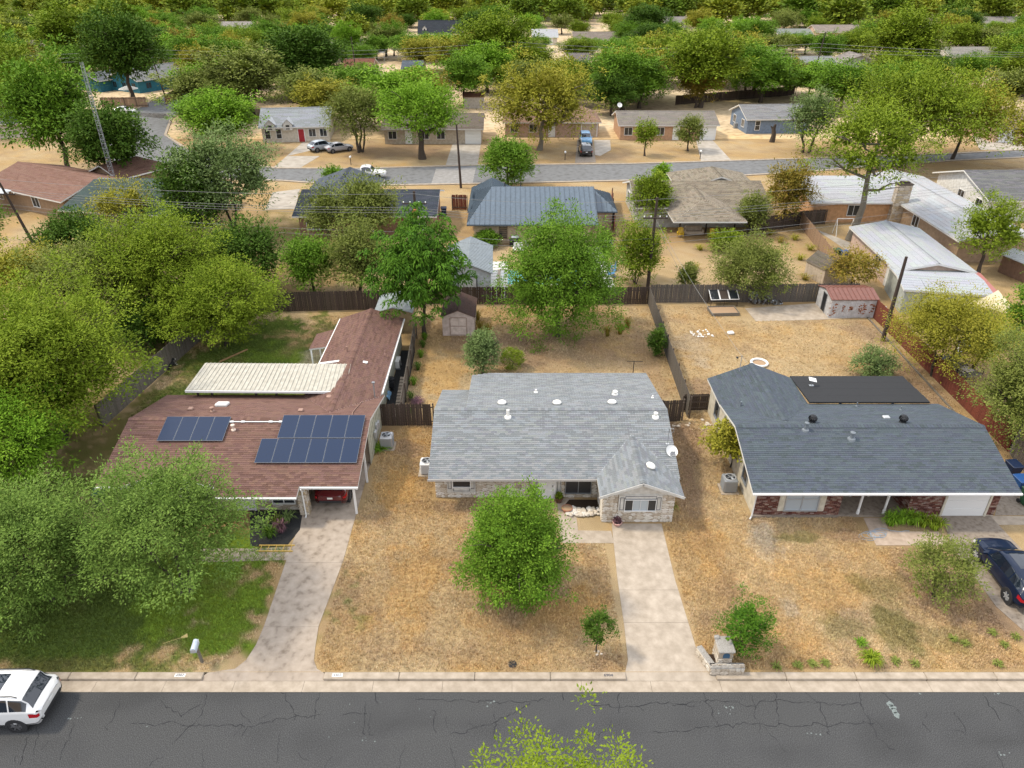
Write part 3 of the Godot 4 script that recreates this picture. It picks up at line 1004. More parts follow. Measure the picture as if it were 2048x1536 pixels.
func build_drives() -> void:
	drive("driveway", [Vector2(-11.8, -37.5), Vector2(-11.7, -28.0), Vector2(-11.59, -23.74), Vector2(-11.64, -22.68), Vector2(-11.83, -21.83), Vector2(-12.17, -21.38), Vector2(-13.3, -21.2), Vector2(-13.7, -20.85)], [Vector2(-8.75, -37.5), Vector2(-8.75, -28.0), Vector2(-9.04, -23.74), Vector2(-8.90, -22.40), Vector2(-8.81, -21.83), Vector2(-8.57, -21.38), Vector2(-8.25, -21.2), Vector2(-7.95, -20.85)], [-32.2, -27.9, -23.7], mats["concrete"])
	drive("driveway", [Vector2(5.5, -30.9), Vector2(5.30, -26.69), Vector2(5.25, -23.83), Vector2(5.16, -21.86), Vector2(4.95, -21.2), Vector2(4.9, -20.85)], [Vector2(8.25, -30.9), Vector2(8.19, -26.69), Vector2(8.29, -23.83), Vector2(8.35, -21.99), Vector2(8.53, -21.38), Vector2(8.9, -21.2), Vector2(9.1, -20.85)], [-26.0, -23.95], mat("concrete_grey", Color(0.41, 0.35, 0.285), 0.9, {"tex": "cloudy", "scale": 0.2, "bump": 0.6}))
	drive("driveway", [Vector2(24.05, -31.56), Vector2(23.37, -29.18), Vector2(23.32, -24.93), Vector2(24.1, -22.3), Vector2(23.9, -20.85)], [Vector2(26.76, -31.56), Vector2(26.9, -29.0), Vector2(27.2, -25.0), Vector2(27.6, -22.3), Vector2(28.4, -20.85)], [-29.2, -25.6], mats["concrete_old"])
	flat_slab("path", [Vector2(19.61, -31.39), Vector2(20.72, -31.39), Vector2(20.54, -30.28), Vector2(23.19, -30.24), Vector2(23.37, -29.18), Vector2(19.36, -29.18)], mat("path_pink", Color(0.44, 0.35, 0.28), 0.9, {"tex": "cloudy", "scale": 0.3}))
	flat_slab("path", [Vector2(2.6, -29.35), Vector2(5.45, -29.35), Vector2(5.4, -30.3), Vector2(3.6, -30.35), Vector2(3.6, -33.1), Vector2(2.6, -33.1)], mats["concrete_pale"])
	flat_slab("path", [Vector2(-16.12, -27.92), Vector2(-11.42, -28.10), Vector2(-11.56, -29.07), Vector2(-13.33, -28.95), Vector2(-16.49, -28.92)], mats["concrete_pale"])
	flat_slab("path", [Vector2(26.76, -31.56), Vector2(30.62, -31.47), Vector2(29.92, -30.81), Vector2(26.50, -30.81)], mats["concrete_pale"])
	flat_slab("side_yard_slab", [Vector2(28.52, -33.64), Vector2(33.62, -33.41), Vector2(30.99, -31.60), Vector2(27.06, -31.60)], mats["concrete_old"], 0.016)
	flat_slab("patio_slab", [Vector2(20.75, -59.53), Vector2(27.87, -60.73), Vector2(33.40, -60.96), Vector2(32.31, -57.96), Vector2(27.25, -57.25), Vector2(20.96, -56.85)], mats["concrete_pale"])
	var fd := mat("concrete_far", Color(0.4, 0.36, 0.31), 0.95, {"tex": "cloudy", "scale": 0.1})
	flat_slab("driveway", [Vector2(-9.97, -125.93), Vector2(-5.22, -126.70), Vector2(-5.20, -111.60), Vector2(-10.00, -110.38)], fd)
	flat_slab("driveway", [Vector2(-35.35, -117.37), Vector2(-28.22, -127.08), Vector2(-35.40, -127.08), Vector2(-35.51, -110.38), Vector2(-31.48, -109.78), Vector2(-30.24, -117.37)], fd)
	flat_slab("driveway", [Vector2(11.28, -129.84), Vector2(13.86, -129.84), Vector2(12.81, -113.15), Vector2(9.58, -112.84)], mats["concrete_old"])
	flat_slab("driveway", [Vector2(31.60, -129.44), Vector2(34.35, -129.44), Vector2(33.81, -114.74), Vector2(29.03, -114.10)], fd)
	flat_slab("driveway", [Vector2(-31.86, -96.70), Vector2(-28.63, -98.40), Vector2(-26.97, -89.32), Vector2(-30.58, -88.90)], fd, 0.03)
	flat_slab("path", [Vector2(14.04, -129.04), Vector2(16.79, -129.04), Vector2(16.08, -121.52), Vector2(13.86, -117.37), Vector2(13.14, -118.05)], fd)
	flat_slab("driveway", [Vector2(34.89, -81.58), Vector2(37.08, -76.97), Vector2(35.82, -73.83), Vector2(35.23, -78.63)], fd)
	flat_slab("driveway", [Vector2(-83.89, -156.39), Vector2(-67.81, -153.09), Vector2(-66.67, -147.86), Vector2(-74.35, -150.96)], fd)
	flat_slab("driveway", [Vector2(82.51, -136.55), Vector2(96.93, -136.55), Vector2(84.12, -121.52), Vector2(76.00, -121.52)], fd)

# ---------------------------------------------------------------- the three houses along the near street
const EDGE := Color(0.6, 0.59, 0.56)

func rebase(root: Node3D, o: Vector3) -> void:
	root.position = o
	for k in root.get_children():
		k.position -= o

var stone_meshes := []

func stone_mesh_set() -> void:
	var r := RandomNumberGenerator.new()
	r.seed = 21
	for k in 10:
		var mb := MB.new()
		var n := 6 + k % 3
		var outer := PackedVector3Array()
		var inner := PackedVector3Array()
		for q in n:
			var a := TAU * (q + r.randf_range(-0.2, 0.2)) / n + 0.4
			var p := Vector2(cos(a), sin(a))
			p /= maxf(absf(p.x), absf(p.y))
			p = p.lerp(p.normalized(), r.randf_range(0.1, 0.5)) * 0.5
			outer.append(Vector3(p.x, p.y, 0))
			inner.append(Vector3(p.x * 0.84, p.y * 0.8, r.randf_range(0.8, 1.0)))
		for q in n:
			mb.quad(outer[q], outer[(q + 1) % n], inner[(q + 1) % n], inner[q])
		for q in range(1, n - 1):
			mb.tri(inner[0], inner[q], inner[q + 1])
		stone_meshes.append(mb.mesh())

# rubble stones over a rectangle of wall: x along, y up, facing +z turned by `turn` about the corner `at`
func stones(parent: Node, at: Vector3, w: float, h: float, turn: float, tones: Array, sd: int, row := 0.19, long := 0.4, proud := 0.03, mortar := "stone_mortar") -> void:
	if stone_meshes.is_empty(): stone_mesh_set()
	var r := RandomNumberGenerator.new()
	r.seed = sd
	var b := yaw(turn)
	var y := 0.0
	while y < h - 0.05:
		var rh := minf(row * r.randf_range(0.7, 1.35), h - y)
		var x := 0.0
		while x < w - 0.05:
			var rw := minf(long * r.randf_range(0.5, 1.5), w - x)
			var c := at + b * Vector3(x + rw / 2, y + rh / 2 + r.randf_range(-0.012, 0.012), 0)
			var bs := b * Basis(Vector3.BACK, r.randf_range(-0.05, 0.05)) * Basis.from_scale(Vector3(rw * 1.03, rh * 1.04, proud))
			part(parent, "stone", stone_meshes[r.randi() % 10], mats[tones[r.randi() % tones.size()]], Transform3D(bs, c))
			x += rw
		y += rh

func bricks(parent: Node, at: Vector3, w: float, h: float, turn: float, cols: Array, sd: int) -> void:
	var r := RandomNumberGenerator.new()
	r.seed = sd
	var b := yaw(turn)
	var mb := MB.new()
	var rows := int(h / 0.078)
	for k in rows:
		var x := -0.11 if k % 2 else 0.0
		while x < w:
			var x0 := maxf(x, 0.0)
			var x1 := minf(x + 0.21, w)
			if x1 - x0 > 0.03:
				mb.box(at + b * Vector3((x0 + x1) / 2, (k + 0.5) * 0.078, 0.006 + r.randf() * 0.004), Vector3(x1 - x0, 0.063, 0.02), b, vary(cols[r.randi() % cols.size()], r, 0.2))
			x += 0.222
	var o := part(parent, "brickwork", mb, mats["brick"])
	o.set_meta("kind", "stuff")

func vent_pipe(parent: Node, at: Vector3, rad: float, h: float, m: Material, hat := 0.0) -> void:
	var mb := MB.new()
	mb.lathe(at, [Vector2(rad * 2.6, -0.06), Vector2(rad * 2.2, 0.05), Vector2(rad, 0.09), Vector2(rad, h), Vector2(0, h)], 10)
	if hat > 0: mb.lathe(at, [Vector2(0, h + 0.1), Vector2(hat, h + 0.05), Vector2(hat, h - 0.02), Vector2(0, h - 0.02)], 10)
	part(parent, "vent_pipe", mb, m)

func dome_vent(parent: Node, at: Vector3, rad: float, b: Basis, m: Material) -> void:
	var mb := MB.new()
	mb.lathe(at, [Vector2(rad * 0.8, -0.05), Vector2(rad * 0.8, 0.12)], 14, b)
	mb.lathe(at, [Vector2(rad, 0.08), Vector2(rad * 1.02, 0.12), Vector2(rad * 0.85, 0.19), Vector2(rad * 0.5, 0.24), Vector2(0, 0.26)].map(func(q): return q), 14, b)
	part(parent, "dome_vent", mb, m)

func turbine(parent: Node, at: Vector3, m: Material) -> void:
	var mb := MB.new()
	mb.lathe(at, [Vector2(0.24, -0.12), Vector2(0.17, 0.12)], 14)
	for k in 16:
		var a := TAU * k / 16.0
		var p := PackedVector3Array()
		var q := PackedVector3Array()
		for s in 6:
			var t := s / 5.0
			var rr := 0.15 + 0.11 * sin(t * PI)
			var y := 0.12 + 0.34 * t
			p.append(at + Vector3(cos(a) * rr, y, sin(a) * rr))
			q.append(at + Vector3(cos(a + 0.3) * (rr - 0.03), y, sin(a + 0.3) * (rr - 0.03)))
		for s in 5: mb.quad(p[s], q[s], q[s + 1], p[s + 1])
	mb.lathe(at, [Vector2(0.17, 0.45), Vector2(0.08, 0.5), Vector2(0, 0.51)], 14)
	part(parent, "turbine_vent", mb, m)

func gable_fill(mb: MB, x: float, z0: float, z1: float, zr: float, ye: float, yr: float, out: float) -> void:
	if out > 0: mb.tri(Vector3(x, ye, z1), Vector3(x, ye, z0), Vector3(x, yr, zr))
	else: mb.tri(Vector3(x, ye, z0), Vector3(x, ye, z1), Vector3(x, yr, zr))

func wall_quad(mb: MB, a: Vector3, b: Vector3, h: float) -> void:
	mb.quad(a, b, b + UP * h, a + UP * h)

func build_near_houses() -> void:
	mat("stone_a", Color(0.72, 0.675, 0.6), 0.9, {"tex": "cloudy", "scale": 0.9, "bump": 1.5})
	mat("stone_b", Color(0.64, 0.57, 0.48), 0.9, {"tex": "cloudy", "scale": 0.9, "bump": 1.5})
	mat("stone_c", Color(0.76, 0.725, 0.67), 0.9, {"tex": "blotch", "scale": 0.9, "bump": 1.5})
	mat("stone_d", Color(0.5, 0.43, 0.34), 0.9, {"tex": "blotch", "scale": 0.9, "bump": 1.5})
	mat("stone_tan", Color(0.52, 0.42, 0.28), 0.9, {"tex": "blotch", "scale": 0.9, "bump": 1.5})
	mat("stone_mortar", Color(0.42, 0.35, 0.27), 0.95, {"tex": "blotch", "scale": 1.4})
	mat("siding_cream", Color(0.52, 0.53, 0.44), 0.7, {"tex": "cloudy", "scale": 0.4})
	mat("fence_wood", Color.WHITE, 0.92, {"vc": true, "tex": "streak", "scale": Vector3(1.6, 0.35, 1.6)})
	mat("fence_rail", Color(0.15, 0.115, 0.09), 0.9, {"tex": "streak", "scale": Vector3(0.7, 2, 0.7)})
	house_stone()
	house_brown()
	house_slate()

func house_stone() -> void:
	var t := thing("stone_house", "single-storey cream stone house with pale grey shingle roof and gabled wing", "house")
	var ye := 2.1
	var yr := 3.64
	var zf := -32.2
	var zr := -37.0
	var x0 := -4.65
	var x1 := 9.3
	var cols := shades(Color(0.35, 0.375, 0.385), 12, 0.2, 4)
	var w := MB.new()
	wall_quad(w, Vector3(-4.4, 0, -33.18), Vector3(9.0, 0, -33.18), 2.3)
	wall_quad(w, Vector3(9.0, 0, -33.18), Vector3(9.0, 0, -43.5), 2.12)
	wall_quad(w, Vector3(9.0, 0, -43.5), Vector3(-2.5, 0, -43.5), 2.12)
	wall_quad(w, Vector3(-2.5, 0, -43.5), Vector3(-2.5, 0, -41.3), 2.2)
	wall_quad(w, Vector3(-2.5, 0, -41.3), Vector3(-4.4, 0, -41.3), 2.1)
	wall_quad(w, Vector3(-4.4, 0, -41.3), Vector3(-4.4, 0, -33.18), 2.1)
	w.tri(Vector3(-4.4, 2.1, -41.3), Vector3(-4.4, 2.1, -33.18), Vector3(-4.4, 3.45, -37.0))
	w.poly(vs([Vector3(9.0, 2.1, -33.18), Vector3(9.0, 2.1, -43.5), Vector3(9.0, 2.12, -43.5), Vector3(9.0, 3.45, -37.0)]))
	w.tri(Vector3(-2.75, 3.5, -37), Vector3(-2.75, 2.05, -41.8), Vector3(-2.75, 2.5, -41.8))
	var wall := part(t, "wall", w, mats["stone_mortar"])
	var ww := MB.new()
	wall_quad(ww, Vector3(4.95, 0, -31.05), Vector3(8.85, 0, -31.05), 1.95)
	wall_quad(ww, Vector3(8.85, 0, -31.05), Vector3(8.85, 0, -33.18), 2.2)
	wall_quad(ww, Vector3(4.95, 0, -33.18), Vector3(4.95, 0, -31.05), 2.2)
	var wing := part(t, "wing_wall", ww, mats["stone_mortar"])
	var sid := MB.new()
	sid.poly(vs([Vector3(4.97, 1.92, -31.02), Vector3(8.83, 1.92, -31.02), Vector3(8.83, 2.2, -31.02), Vector3(6.95, 2.98, -31.02), Vector3(4.97, 2.2, -31.02)]))
	part(t, "gable_siding", sid, mats["white_paint"])
	var pink := MB.new()
	pink.poly(vs([Vector3(6.3, 2.62, -31.0), Vector3(7.6, 2.62, -31.0), Vector3(6.95, 2.9, -31.0)]))
	part(t, "gable_board", pink, mat("pink_board", Color(0.55, 0.42, 0.36), 0.8))
	var tones := ["stone_a", "stone_a", "stone_b", "stone_c", "stone_c", "stone_d"]
	var sz := -33.18
	stones(wall, Vector3(-4.4, 0, sz), 0.68, 2.1, 0, tones, 1)
	stones(wall, Vector3(-3.72, 0, sz), 1.63, 0.42, 0, tones, 2)
	stones(wall, Vector3(-2.09, 0, sz), 3.4, 1.85, 0, tones, 3, 0.24, 0.5)
	stones(wall, Vector3(2.83, 0, sz), 0.24, 2.0, 0, tones, 4)
	stones(wall, Vector3(3.07, 0, sz), 1.5, 0.36, 0, tones, 5)
	stones(wall, Vector3(4.57, 0, sz), 0.36, 2.0, 0, tones, 6)
	stones(wing, Vector3(4.95, 0, -31.05), 0.84, 1.92, 0, tones, 7, 0.16, 0.28)
	stones(wing, Vector3(5.79, 0, -31.05), 2.38, 0.86, 0, tones, 8, 0.19, 0.4)
	stones(wing, Vector3(8.17, 0, -31.05), 0.68, 1.92, 0, tones, 9, 0.17, 0.3)
	stones(wing, Vector3(4.95, 0, -33.1), 2.0, 1.95, -PI / 2, tones, 10, 0.22, 0.45)
	surround(t, Vector3(-2.9, 0, -33.13), -0.82, 0.81, 0.44, 2.05, [[-0.66, 0.22, 1.15, 0.8], [0.64, 0.22, 1.15, 0.8], [0.0, 0.95, 0.2, 0.18]], -1.0)
	window(t, Vector3(-2.88, 1.35, -33.11), 0.97, 1.0, 0, {"frame": mats["trim_white"], "glass": mats["screen"], "cols": 1})
	window(t, Vector3(-0.36, 1.95, -33.15), 1.6, 0.42, 0, {"frame": mats["metal_grey"], "glass": mats["screen"], "cols": 2})
	surround(t, Vector3(2.07, 0, -33.13), -0.75, 0.76, 0.0, 2.08, [[-0.62, 0.16, 1.6, 1.1], [0.62, 0.16, 1.6, 1.1]], 0.0)
	var d := panel_door(t, Vector3(2.0, 0.02, -33.08), 0.8, 2.0, 0, mats["plastic_white"], mats["trim_white"])
	var dg := MB.new()
	dg.box(Vector3(2.0, 1.72, -33.0), Vector3(0.5, 0.36, 0.03))
	part(d, "door_glass", dg, mat("amber_glass", Color(0.25, 0.2, 0.08), 0.2))
	window(t, Vector3(3.8, 1.2, -33.13), 1.43, 1.62, 0, {"frame": mats["metal_grey"], "glass": mats["screen"], "cols": 2, "fw": 0.04})
	surround(t, Vector3(6.98, 0, -31.0), -1.19, 1.19, 0.86, 1.93, [[-1.0, 0.2, 0.9, 0.0], [1.0, 0.2, 0.9, 0.0], [0.0, 1.65, 0.2, 0.0]], -2.0)
	window(t, Vector3(6.98, 1.27, -30.975), 1.66, 0.74, 0, {"frame": mats["trim_white"], "cols": 4, "curtained": [1, 2], "glass": mats["screen"], "fw": 0.03, "mw": 0.02})
	var roof := MB.new()
	var front := vs([Vector3(x0, ye, zf), Vector3(4.7, ye, zf), Vector3(4.7, 2.15, -32.36), Vector3(6.95, 3.05, -35.16), Vector3(9.2, 2.15, -32.36), Vector3(x1, ye, zf), Vector3(x1, yr, zr), Vector3(x0, yr, zr)])
	roof.slab(front, Vector3.DOWN * 0.14, EDGE, cols[0])
	var backa := vs([Vector3(-2.75, ye, -41.8), Vector3(x0, ye, -41.8), Vector3(x0, yr, zr), Vector3(-2.75, yr, zr)])
	roof.slab(backa, Vector3.DOWN * 0.14, EDGE, cols[0])
	var sl := (yr - ye) / 7.1
	var backb := vs([Vector3(x1, ye, -44.1), Vector3(-1.5, ye, -44.1), Vector3(-2.75, ye + sl * 0.5, -43.6), Vector3(-2.75, yr, zr), Vector3(x1, yr, zr)])
	roof.slab(backb, Vector3.DOWN * 0.14, EDGE, cols[0])
	var rf := part(t, "roof", roof, mats["plain_vc"])
	var wl := vs([Vector3(4.7, 2.15, -30.6), Vector3(6.95, 3.05, -30.6), Vector3(6.95, 3.05, -35.16), Vector3(4.7, 2.15, -32.36)])
	var wr := vs([Vector3(9.2, 2.15, -32.36), Vector3(6.95, 3.05, -35.16), Vector3(6.95, 3.05, -30.6), Vector3(9.2, 2.15, -30.6)])
	var wm := MB.new()
	wm.slab(wl, Vector3.DOWN * 0.13, EDGE, cols[0])
	wm.slab(wr, Vector3.DOWN * 0.13, EDGE, cols[0])
	var wrf := part(t, "wing_roof", wm, mats["plain_vc"])
	var upf := Vector3(0, yr - ye, zr - zf).normalized()
	shingle_slope(rf, front, Vector3.RIGHT, upf, 0.14, 0.33, cols, 5, 300)
	shingle_slope(rf, backa, Vector3.LEFT, Vector3(0, yr - ye, 4.8).normalized(), 0.14, 0.33, cols, 6)
	shingle_slope(rf, backb, Vector3.LEFT, Vector3(0, yr - ye, 7.1).normalized(), 0.14, 0.33, cols, 7)
	shingle_slope(wrf, wl, Vector3.BACK, Vector3(2.25, 0.9, 0).normalized(), 0.14, 0.33, cols, 8)
	shingle_slope(wrf, wr, Vector3.FORWARD, Vector3(-2.25, 0.9, 0).normalized(), 0.14, 0.33, cols, 9)
	ridge_caps(rf, Vector3(x0, yr, zr), Vector3(x1, yr, zr), 0.16, 0.045, cols, 1)
	ridge_caps(wrf, Vector3(6.95, 3.05, -30.6), Vector3(6.95, 3.05, -35.0), 0.16, 0.06, cols, 2)
	var barge := MB.new()
	barge.bar(Vector3(4.66, 2.06, -30.57), Vector3(6.97, 2.975, -30.57), 0.03, 0.15)
	barge.bar(Vector3(9.24, 2.06, -30.57), Vector3(6.93, 2.975, -30.57), 0.03, 0.15)
	part(wrf, "barge_board", barge, mats["white_paint"])
	var fas := MB.new()
	fas.box(Vector3(0.02, 2.02, -32.17), Vector3(9.4, 0.13, 0.03))
	part(rf, "fascia", fas, mat("fascia_grey", Color(0.42, 0.4, 0.38), 0.7))
	var wv := mat("vent_white", Color(0.75, 0.73, 0.68), 0.5)
	var nb := Vector3(-0.61, 3.41, -38.06)
	var bb := Basis(Vector3.RIGHT, -0.21)
	for p in [Vector3(-0.61, 3.45, -37.88), Vector3(2.75, 3.45, -37.88), Vector3(6.12, 3.43, -37.97)]:
		dome_vent(rf, p, 0.27, bb, wv)
	dome_vent(wrf, Vector3(7.59, 2.79, -32.37), 0.27, Basis(Vector3.BACK, -0.38), wv)
	vent_pipe(rf, Vector3(1.53, 2.99, -40.02), 0.06, 0.22, wv)
	vent_pipe(rf, Vector3(6.53, 3.07, -39.63), 0.09, 0.2, wv, 0.16)
	vent_pipe(rf, Vector3(8.79, 3.21, -38.97), 0.04, 0.2, wv)
	vent_pipe(rf, Vector3(-0.24, 3.45, -36.42), 0.09, 0.5, wv)
	vent_pipe(rf, Vector3(8.52, 3.45, -36.42), 0.09, 0.25, wv, 0.13)
	rebase(t, Vector3(2.3, 0, -37))

# white board surround with raised outlined panels: [dx, width or lift, height, base]
func surround(t: Node, o: Vector3, xa: float, xb: float, ya: float, yb: float, panels: Array, mode: float) -> void:
	var mb := MB.new()
	mb.box(o + Vector3((xa + xb) / 2, (ya + yb) / 2, 0.0), Vector3(xb - xa, yb - ya, 0.05))
	var s := part(t, "window_surround" if mode < 0 else "door_surround", mb, mats["white_paint"])
	for p in panels:
		var c := Vector3.ZERO
		var sz := Vector2.ZERO
		if mode == -2.0 and p[0] == 0.0:
			c = o + Vector3(0, 1.77, 0.03)
			sz = Vector2(1.7, 0.2)
		elif mode == -2.0:
			c = o + Vector3(p[0], 1.36, 0.03)
			sz = Vector2(0.22, 0.86)
		elif mode == -1.0 and p[0] == 0.0:
			c = o + Vector3(0, 0.65, 0.03)
			sz = Vector2(0.95, 0.24)
		elif mode == -1.0:
			c = o + Vector3(p[0], 1.35, 0.03)
			sz = Vector2(0.2, 1.3)
		else:
			c = o + Vector3(p[0], 1.15, 0.03)
			sz = Vector2(0.17, 1.7)
		var fr := MB.new()
		for q in [-1, 1]:
			fr.box(c + Vector3(q * (sz.x / 2 - 0.012), 0, 0.004), Vector3(0.024, sz.y, 0.02))
			fr.box(c + Vector3(0, q * (sz.y / 2 - 0.012), 0.004), Vector3(sz.x - 0.05, 0.024, 0.02))
		part(s, "trim", fr, mats["trim_dark"])

func house_brown() -> void:
	var t := thing("brown_roof_house", "single-storey tan stone house with red-brown shingle roof carrying solar panels and a carport", "house")
	var ye := 2.13
	var yr := 3.4
	var zf := -31.5
	var zr := -36.3
	var zb := -41.1
	var x0 := -22.7
	var x1 := -8.4
	var cols := shades(Color(0.265, 0.155, 0.128), 14, 0.24, 14)
	var wall_m: Material = mats["stone_mortar"]
	var w := MB.new()
	wall_quad(w, Vector3(-22.3, 0, -32.1), Vector3(-11.75, 0, -32.1), 2.1)
	w.poly(vs([Vector3(-11.75, 0, -32.1), Vector3(-11.75, 0, -36.6), Vector3(-11.75, 3.15, -36.6), Vector3(-11.75, 2.05, -32.1)]))
	wall_quad(w, Vector3(-11.75, 0, -36.6), Vector3(-8.7, 0, -36.6), 3.1)
	wall_quad(w, Vector3(-8.7, 0, -40.6), Vector3(-22.3, 0, -40.6), 2.1)
	wall_quad(w, Vector3(-22.3, 0, -40.6), Vector3(-22.3, 0, -32.1), 2.1)
	gable_fill(w, -22.3, -40.6, -32.1, zr, 2.1, 3.25, -1.0)
	part(t, "wall", w, wall_m)
	var sw := MB.new()
	sw.poly(vs([Vector3(-8.68, 0, -36.3), Vector3(-8.68, 0, -40.6), Vector3(-8.68, 2.1, -40.6), Vector3(-8.68, 3.25, -36.3)]))
	var side := part(t, "side_wall", sw, mats["siding_cream"])
	for k in 9:
		var bt := MB.new()
		var z := -36.5 - k * 0.48
		bt.box(Vector3(-8.655, 1.1, z), Vector3(0.03, 2.1, 0.05))
		part(side, "batten", bt, mats["siding_cream"])
	var fwall := MB.new()
	fwall.box(Vector3(-17.0, 0.02, -32.07), Vector3(10.5, 0.04, 0.02))
	var fw := part(t, "front_wall", fwall, wall_m)
	var tones := ["stone_tan", "stone_b", "stone_d", "stone_a"]
	stones(fw, Vector3(-22.3, 0, -32.1), 1.6, 1.95, 0, tones, 41, 0.16, 0.32)
	stones(fw, Vector3(-19.3, 0, -32.1), 1.0, 1.9, 0, tones, 42, 0.18, 0.4)
	stones(fw, Vector3(-16.9, 0, -32.1), 1.3, 1.9, 0, tones, 43, 0.2, 0.45)
	stones(fw, Vector3(-14.3, 0, -32.1), 0.8, 1.9, 0, tones, 44, 0.18, 0.4)
	stones(fw, Vector3(-12.1, 0, -32.1), 0.36, 1.9, 0, tones, 45, 0.18, 0.3)
	stones(fw, Vector3(-13.5, 0, -32.1), 1.4, 0.45, 0, tones, 46, 0.2, 0.4)
	var col := MB.new()
	col.box(Vector3(-11.6, 0.95, -31.85), Vector3(0.5, 1.9, 0.5))
	var cm := part(t, "stone_column", col, wall_m)
	stones(cm, Vector3(-11.85, 0, -31.6), 0.5, 1.9, 0, tones, 47, 0.2, 0.3)
	stones(cm, Vector3(-11.35, 0, -31.6), 0.5, 1.9, PI / 2, tones, 48, 0.2, 0.3)
	for p in [[Vector3(-8.72, 0, -31.75), 1.95], [Vector3(-8.62, 0, -34.6), 2.75]]:
		var pm := MB.new()
		pm.cbox(p[0] + UP * (p[1] / 2), Vector3(0.12, p[1], 0.12), 0.015)
		part(t, "carport_post", pm, mats["trim_white"])
	var bm := MB.new()
	bm.box(Vector3(-10.1, 1.96, -31.62), Vector3(3.2, 0.14, 0.08))
	bm.box(Vector3(-8.47, 1.93, -31.5), Vector3(0.06, 0.02, 0.02))
	part(t, "carport_beam", bm, mats["trim_white"])
	window(t, Vector3(-20.0, 1.35, -32.06), 0.8, 1.7, 0, {"cols": 1, "rows": 2})
	window(t, Vector3(-17.6, 1.35, -32.06), 0.8, 1.7, 0, {"cols": 1, "rows": 2})
	panel_door(t, Vector3(-14.95, 0.02, -32.06), 0.9, 1.95, 0, mats["plastic_white"], mats["trim_white"])
	window(t, Vector3(-12.8, 1.15, -32.05), 1.2, 1.2, 0, {"cols": 2})
	var front := vs([Vector3(x0, ye, zf), Vector3(-16.2, ye, zf), Vector3(-16.2, 1.95, -30.82), Vector3(-11.6, 1.95, -30.82), Vector3(-11.6, ye, zf), Vector3(x1, ye, zf), Vector3(x1, yr, zr), Vector3(x0, yr, zr)])
	var back := vs([Vector3(x1, ye, zb), Vector3(x0, ye, zb), Vector3(x0, yr, zr), Vector3(x1, yr, zr)])
	var roof := MB.new()
	roof.slab(front, Vector3.DOWN * 0.13, EDGE, cols[0])
	roof.slab(back, Vector3.DOWN * 0.13, EDGE, cols[0])
	var rf := part(t, "roof", roof, mats["plain_vc"])
	shingle_slope(rf, front, Vector3.RIGHT, Vector3(0, yr - ye, zr - zf).normalized(), 0.14, 0.32, cols, 15, 300)
	shingle_slope(rf, back, Vector3.LEFT, Vector3(0, yr - ye, zr - zb).normalized(), 0.14, 0.32, cols, 16)
	ridge_caps(rf, Vector3(x0, yr, zr), Vector3(x1, yr, zr), 0.16, 0.04, cols, 3)
	var gut := MB.new()
	for g in [[-22.7, -16.25, 2.05, -31.46], [-16.2, -11.6, 1.87, -30.78], [-11.55, -8.4, 2.05, -31.46]]:
		gut.bar(Vector3(g[0], g[2], g[3]), Vector3(g[1], g[2], g[3]), 0.1, 0.1)
	part(rf, "gutter", gut, mats["trim_white"])
	var ds := MB.new()
	ds.tube(vs([Vector3(-11.52, 2.0, -31.4), Vector3(-11.5, 1.85, -31.5), Vector3(-11.5, 0.1, -31.5), Vector3(-11.5, 0.05, -31.35)]), PackedFloat32Array([0.05, 0.05, 0.05, 0.05]), 6)
	part(t, "downspout", ds, mats["trim_white"])
	for gx in [-20.0, -17.6]:
		var yb := 2.28
		var gz := -31.32
		var pk := Vector3(gx, yb + 0.42, gz)
		var bk := Vector3(gx, yb + 0.42, zf - (yb + 0.42 - ye) / 0.2646)
		var la := Vector3(gx - 1.15, yb, gz)
		var ra := Vector3(gx + 1.15, yb, gz)
		var lb := Vector3(gx - 1.15, yb, zf - (yb - ye) / 0.2646)
		var rb := Vector3(gx + 1.15, yb, zf - (yb - ye) / 0.2646)
		var gm := MB.new()
		gm.slab(vs([la, pk, bk, lb]), Vector3.DOWN * 0.08, EDGE, cols[0])
		gm.slab(vs([rb, bk, pk, ra]), Vector3.DOWN * 0.08, EDGE, cols[0])
		var gr := part(t, "gablet_roof", gm, mats["plain_vc"])
		shingle_slope(gr, vs([la, pk, bk, lb]), Vector3.BACK, Vector3(1.15, 0.42, 0).normalized(), 0.14, 0.32, cols, 17)
		shingle_slope(gr, vs([rb, bk, pk, ra]), Vector3.FORWARD, Vector3(-1.15, 0.42, 0).normalized(), 0.14, 0.32, cols, 18)
		var gf := MB.new()
		gf.poly(vs([la + Vector3(0.1, -0.4, -0.1), ra + Vector3(-0.1, -0.4, -0.1), ra + Vector3(-0.1, -0.04, -0.1), pk + Vector3(0, -0.05, -0.1), la + Vector3(0.1, -0.04, -0.1)]))
		part(gr, "gablet_face", gf, mats["siding_cream"])
		var bg := MB.new()
		bg.bar(la + Vector3(-0.02, -0.06, 0.02), pk + Vector3(0, -0.06, 0.02), 0.04, 0.12)
		bg.bar(ra + Vector3(0.02, -0.06, 0.02), pk + Vector3(0, -0.06, 0.02), 0.04, 0.12)
		part(gr, "barge_board", bg, mats["trim_white"])
	var ww := MB.new()
	wall_quad(ww, Vector3(-8.85, 0, -40.6), Vector3(-8.85, 0, -52.3), 2.25)
	wall_quad(ww, Vector3(-8.85, 0, -52.3), Vector3(-13.35, 0, -52.3), 2.25)
	wall_quad(ww, Vector3(-13.35, 0, -52.3), Vector3(-13.35, 0, -40.6), 2.25)
	ww.tri(Vector3(-8.85, 2.25, -52.3), Vector3(-13.35, 2.25, -52.3), Vector3(-11.1, 3.0, -52.3))
	var rw := part(t, "rear_wing_wall", ww, mats["siding_cream"])
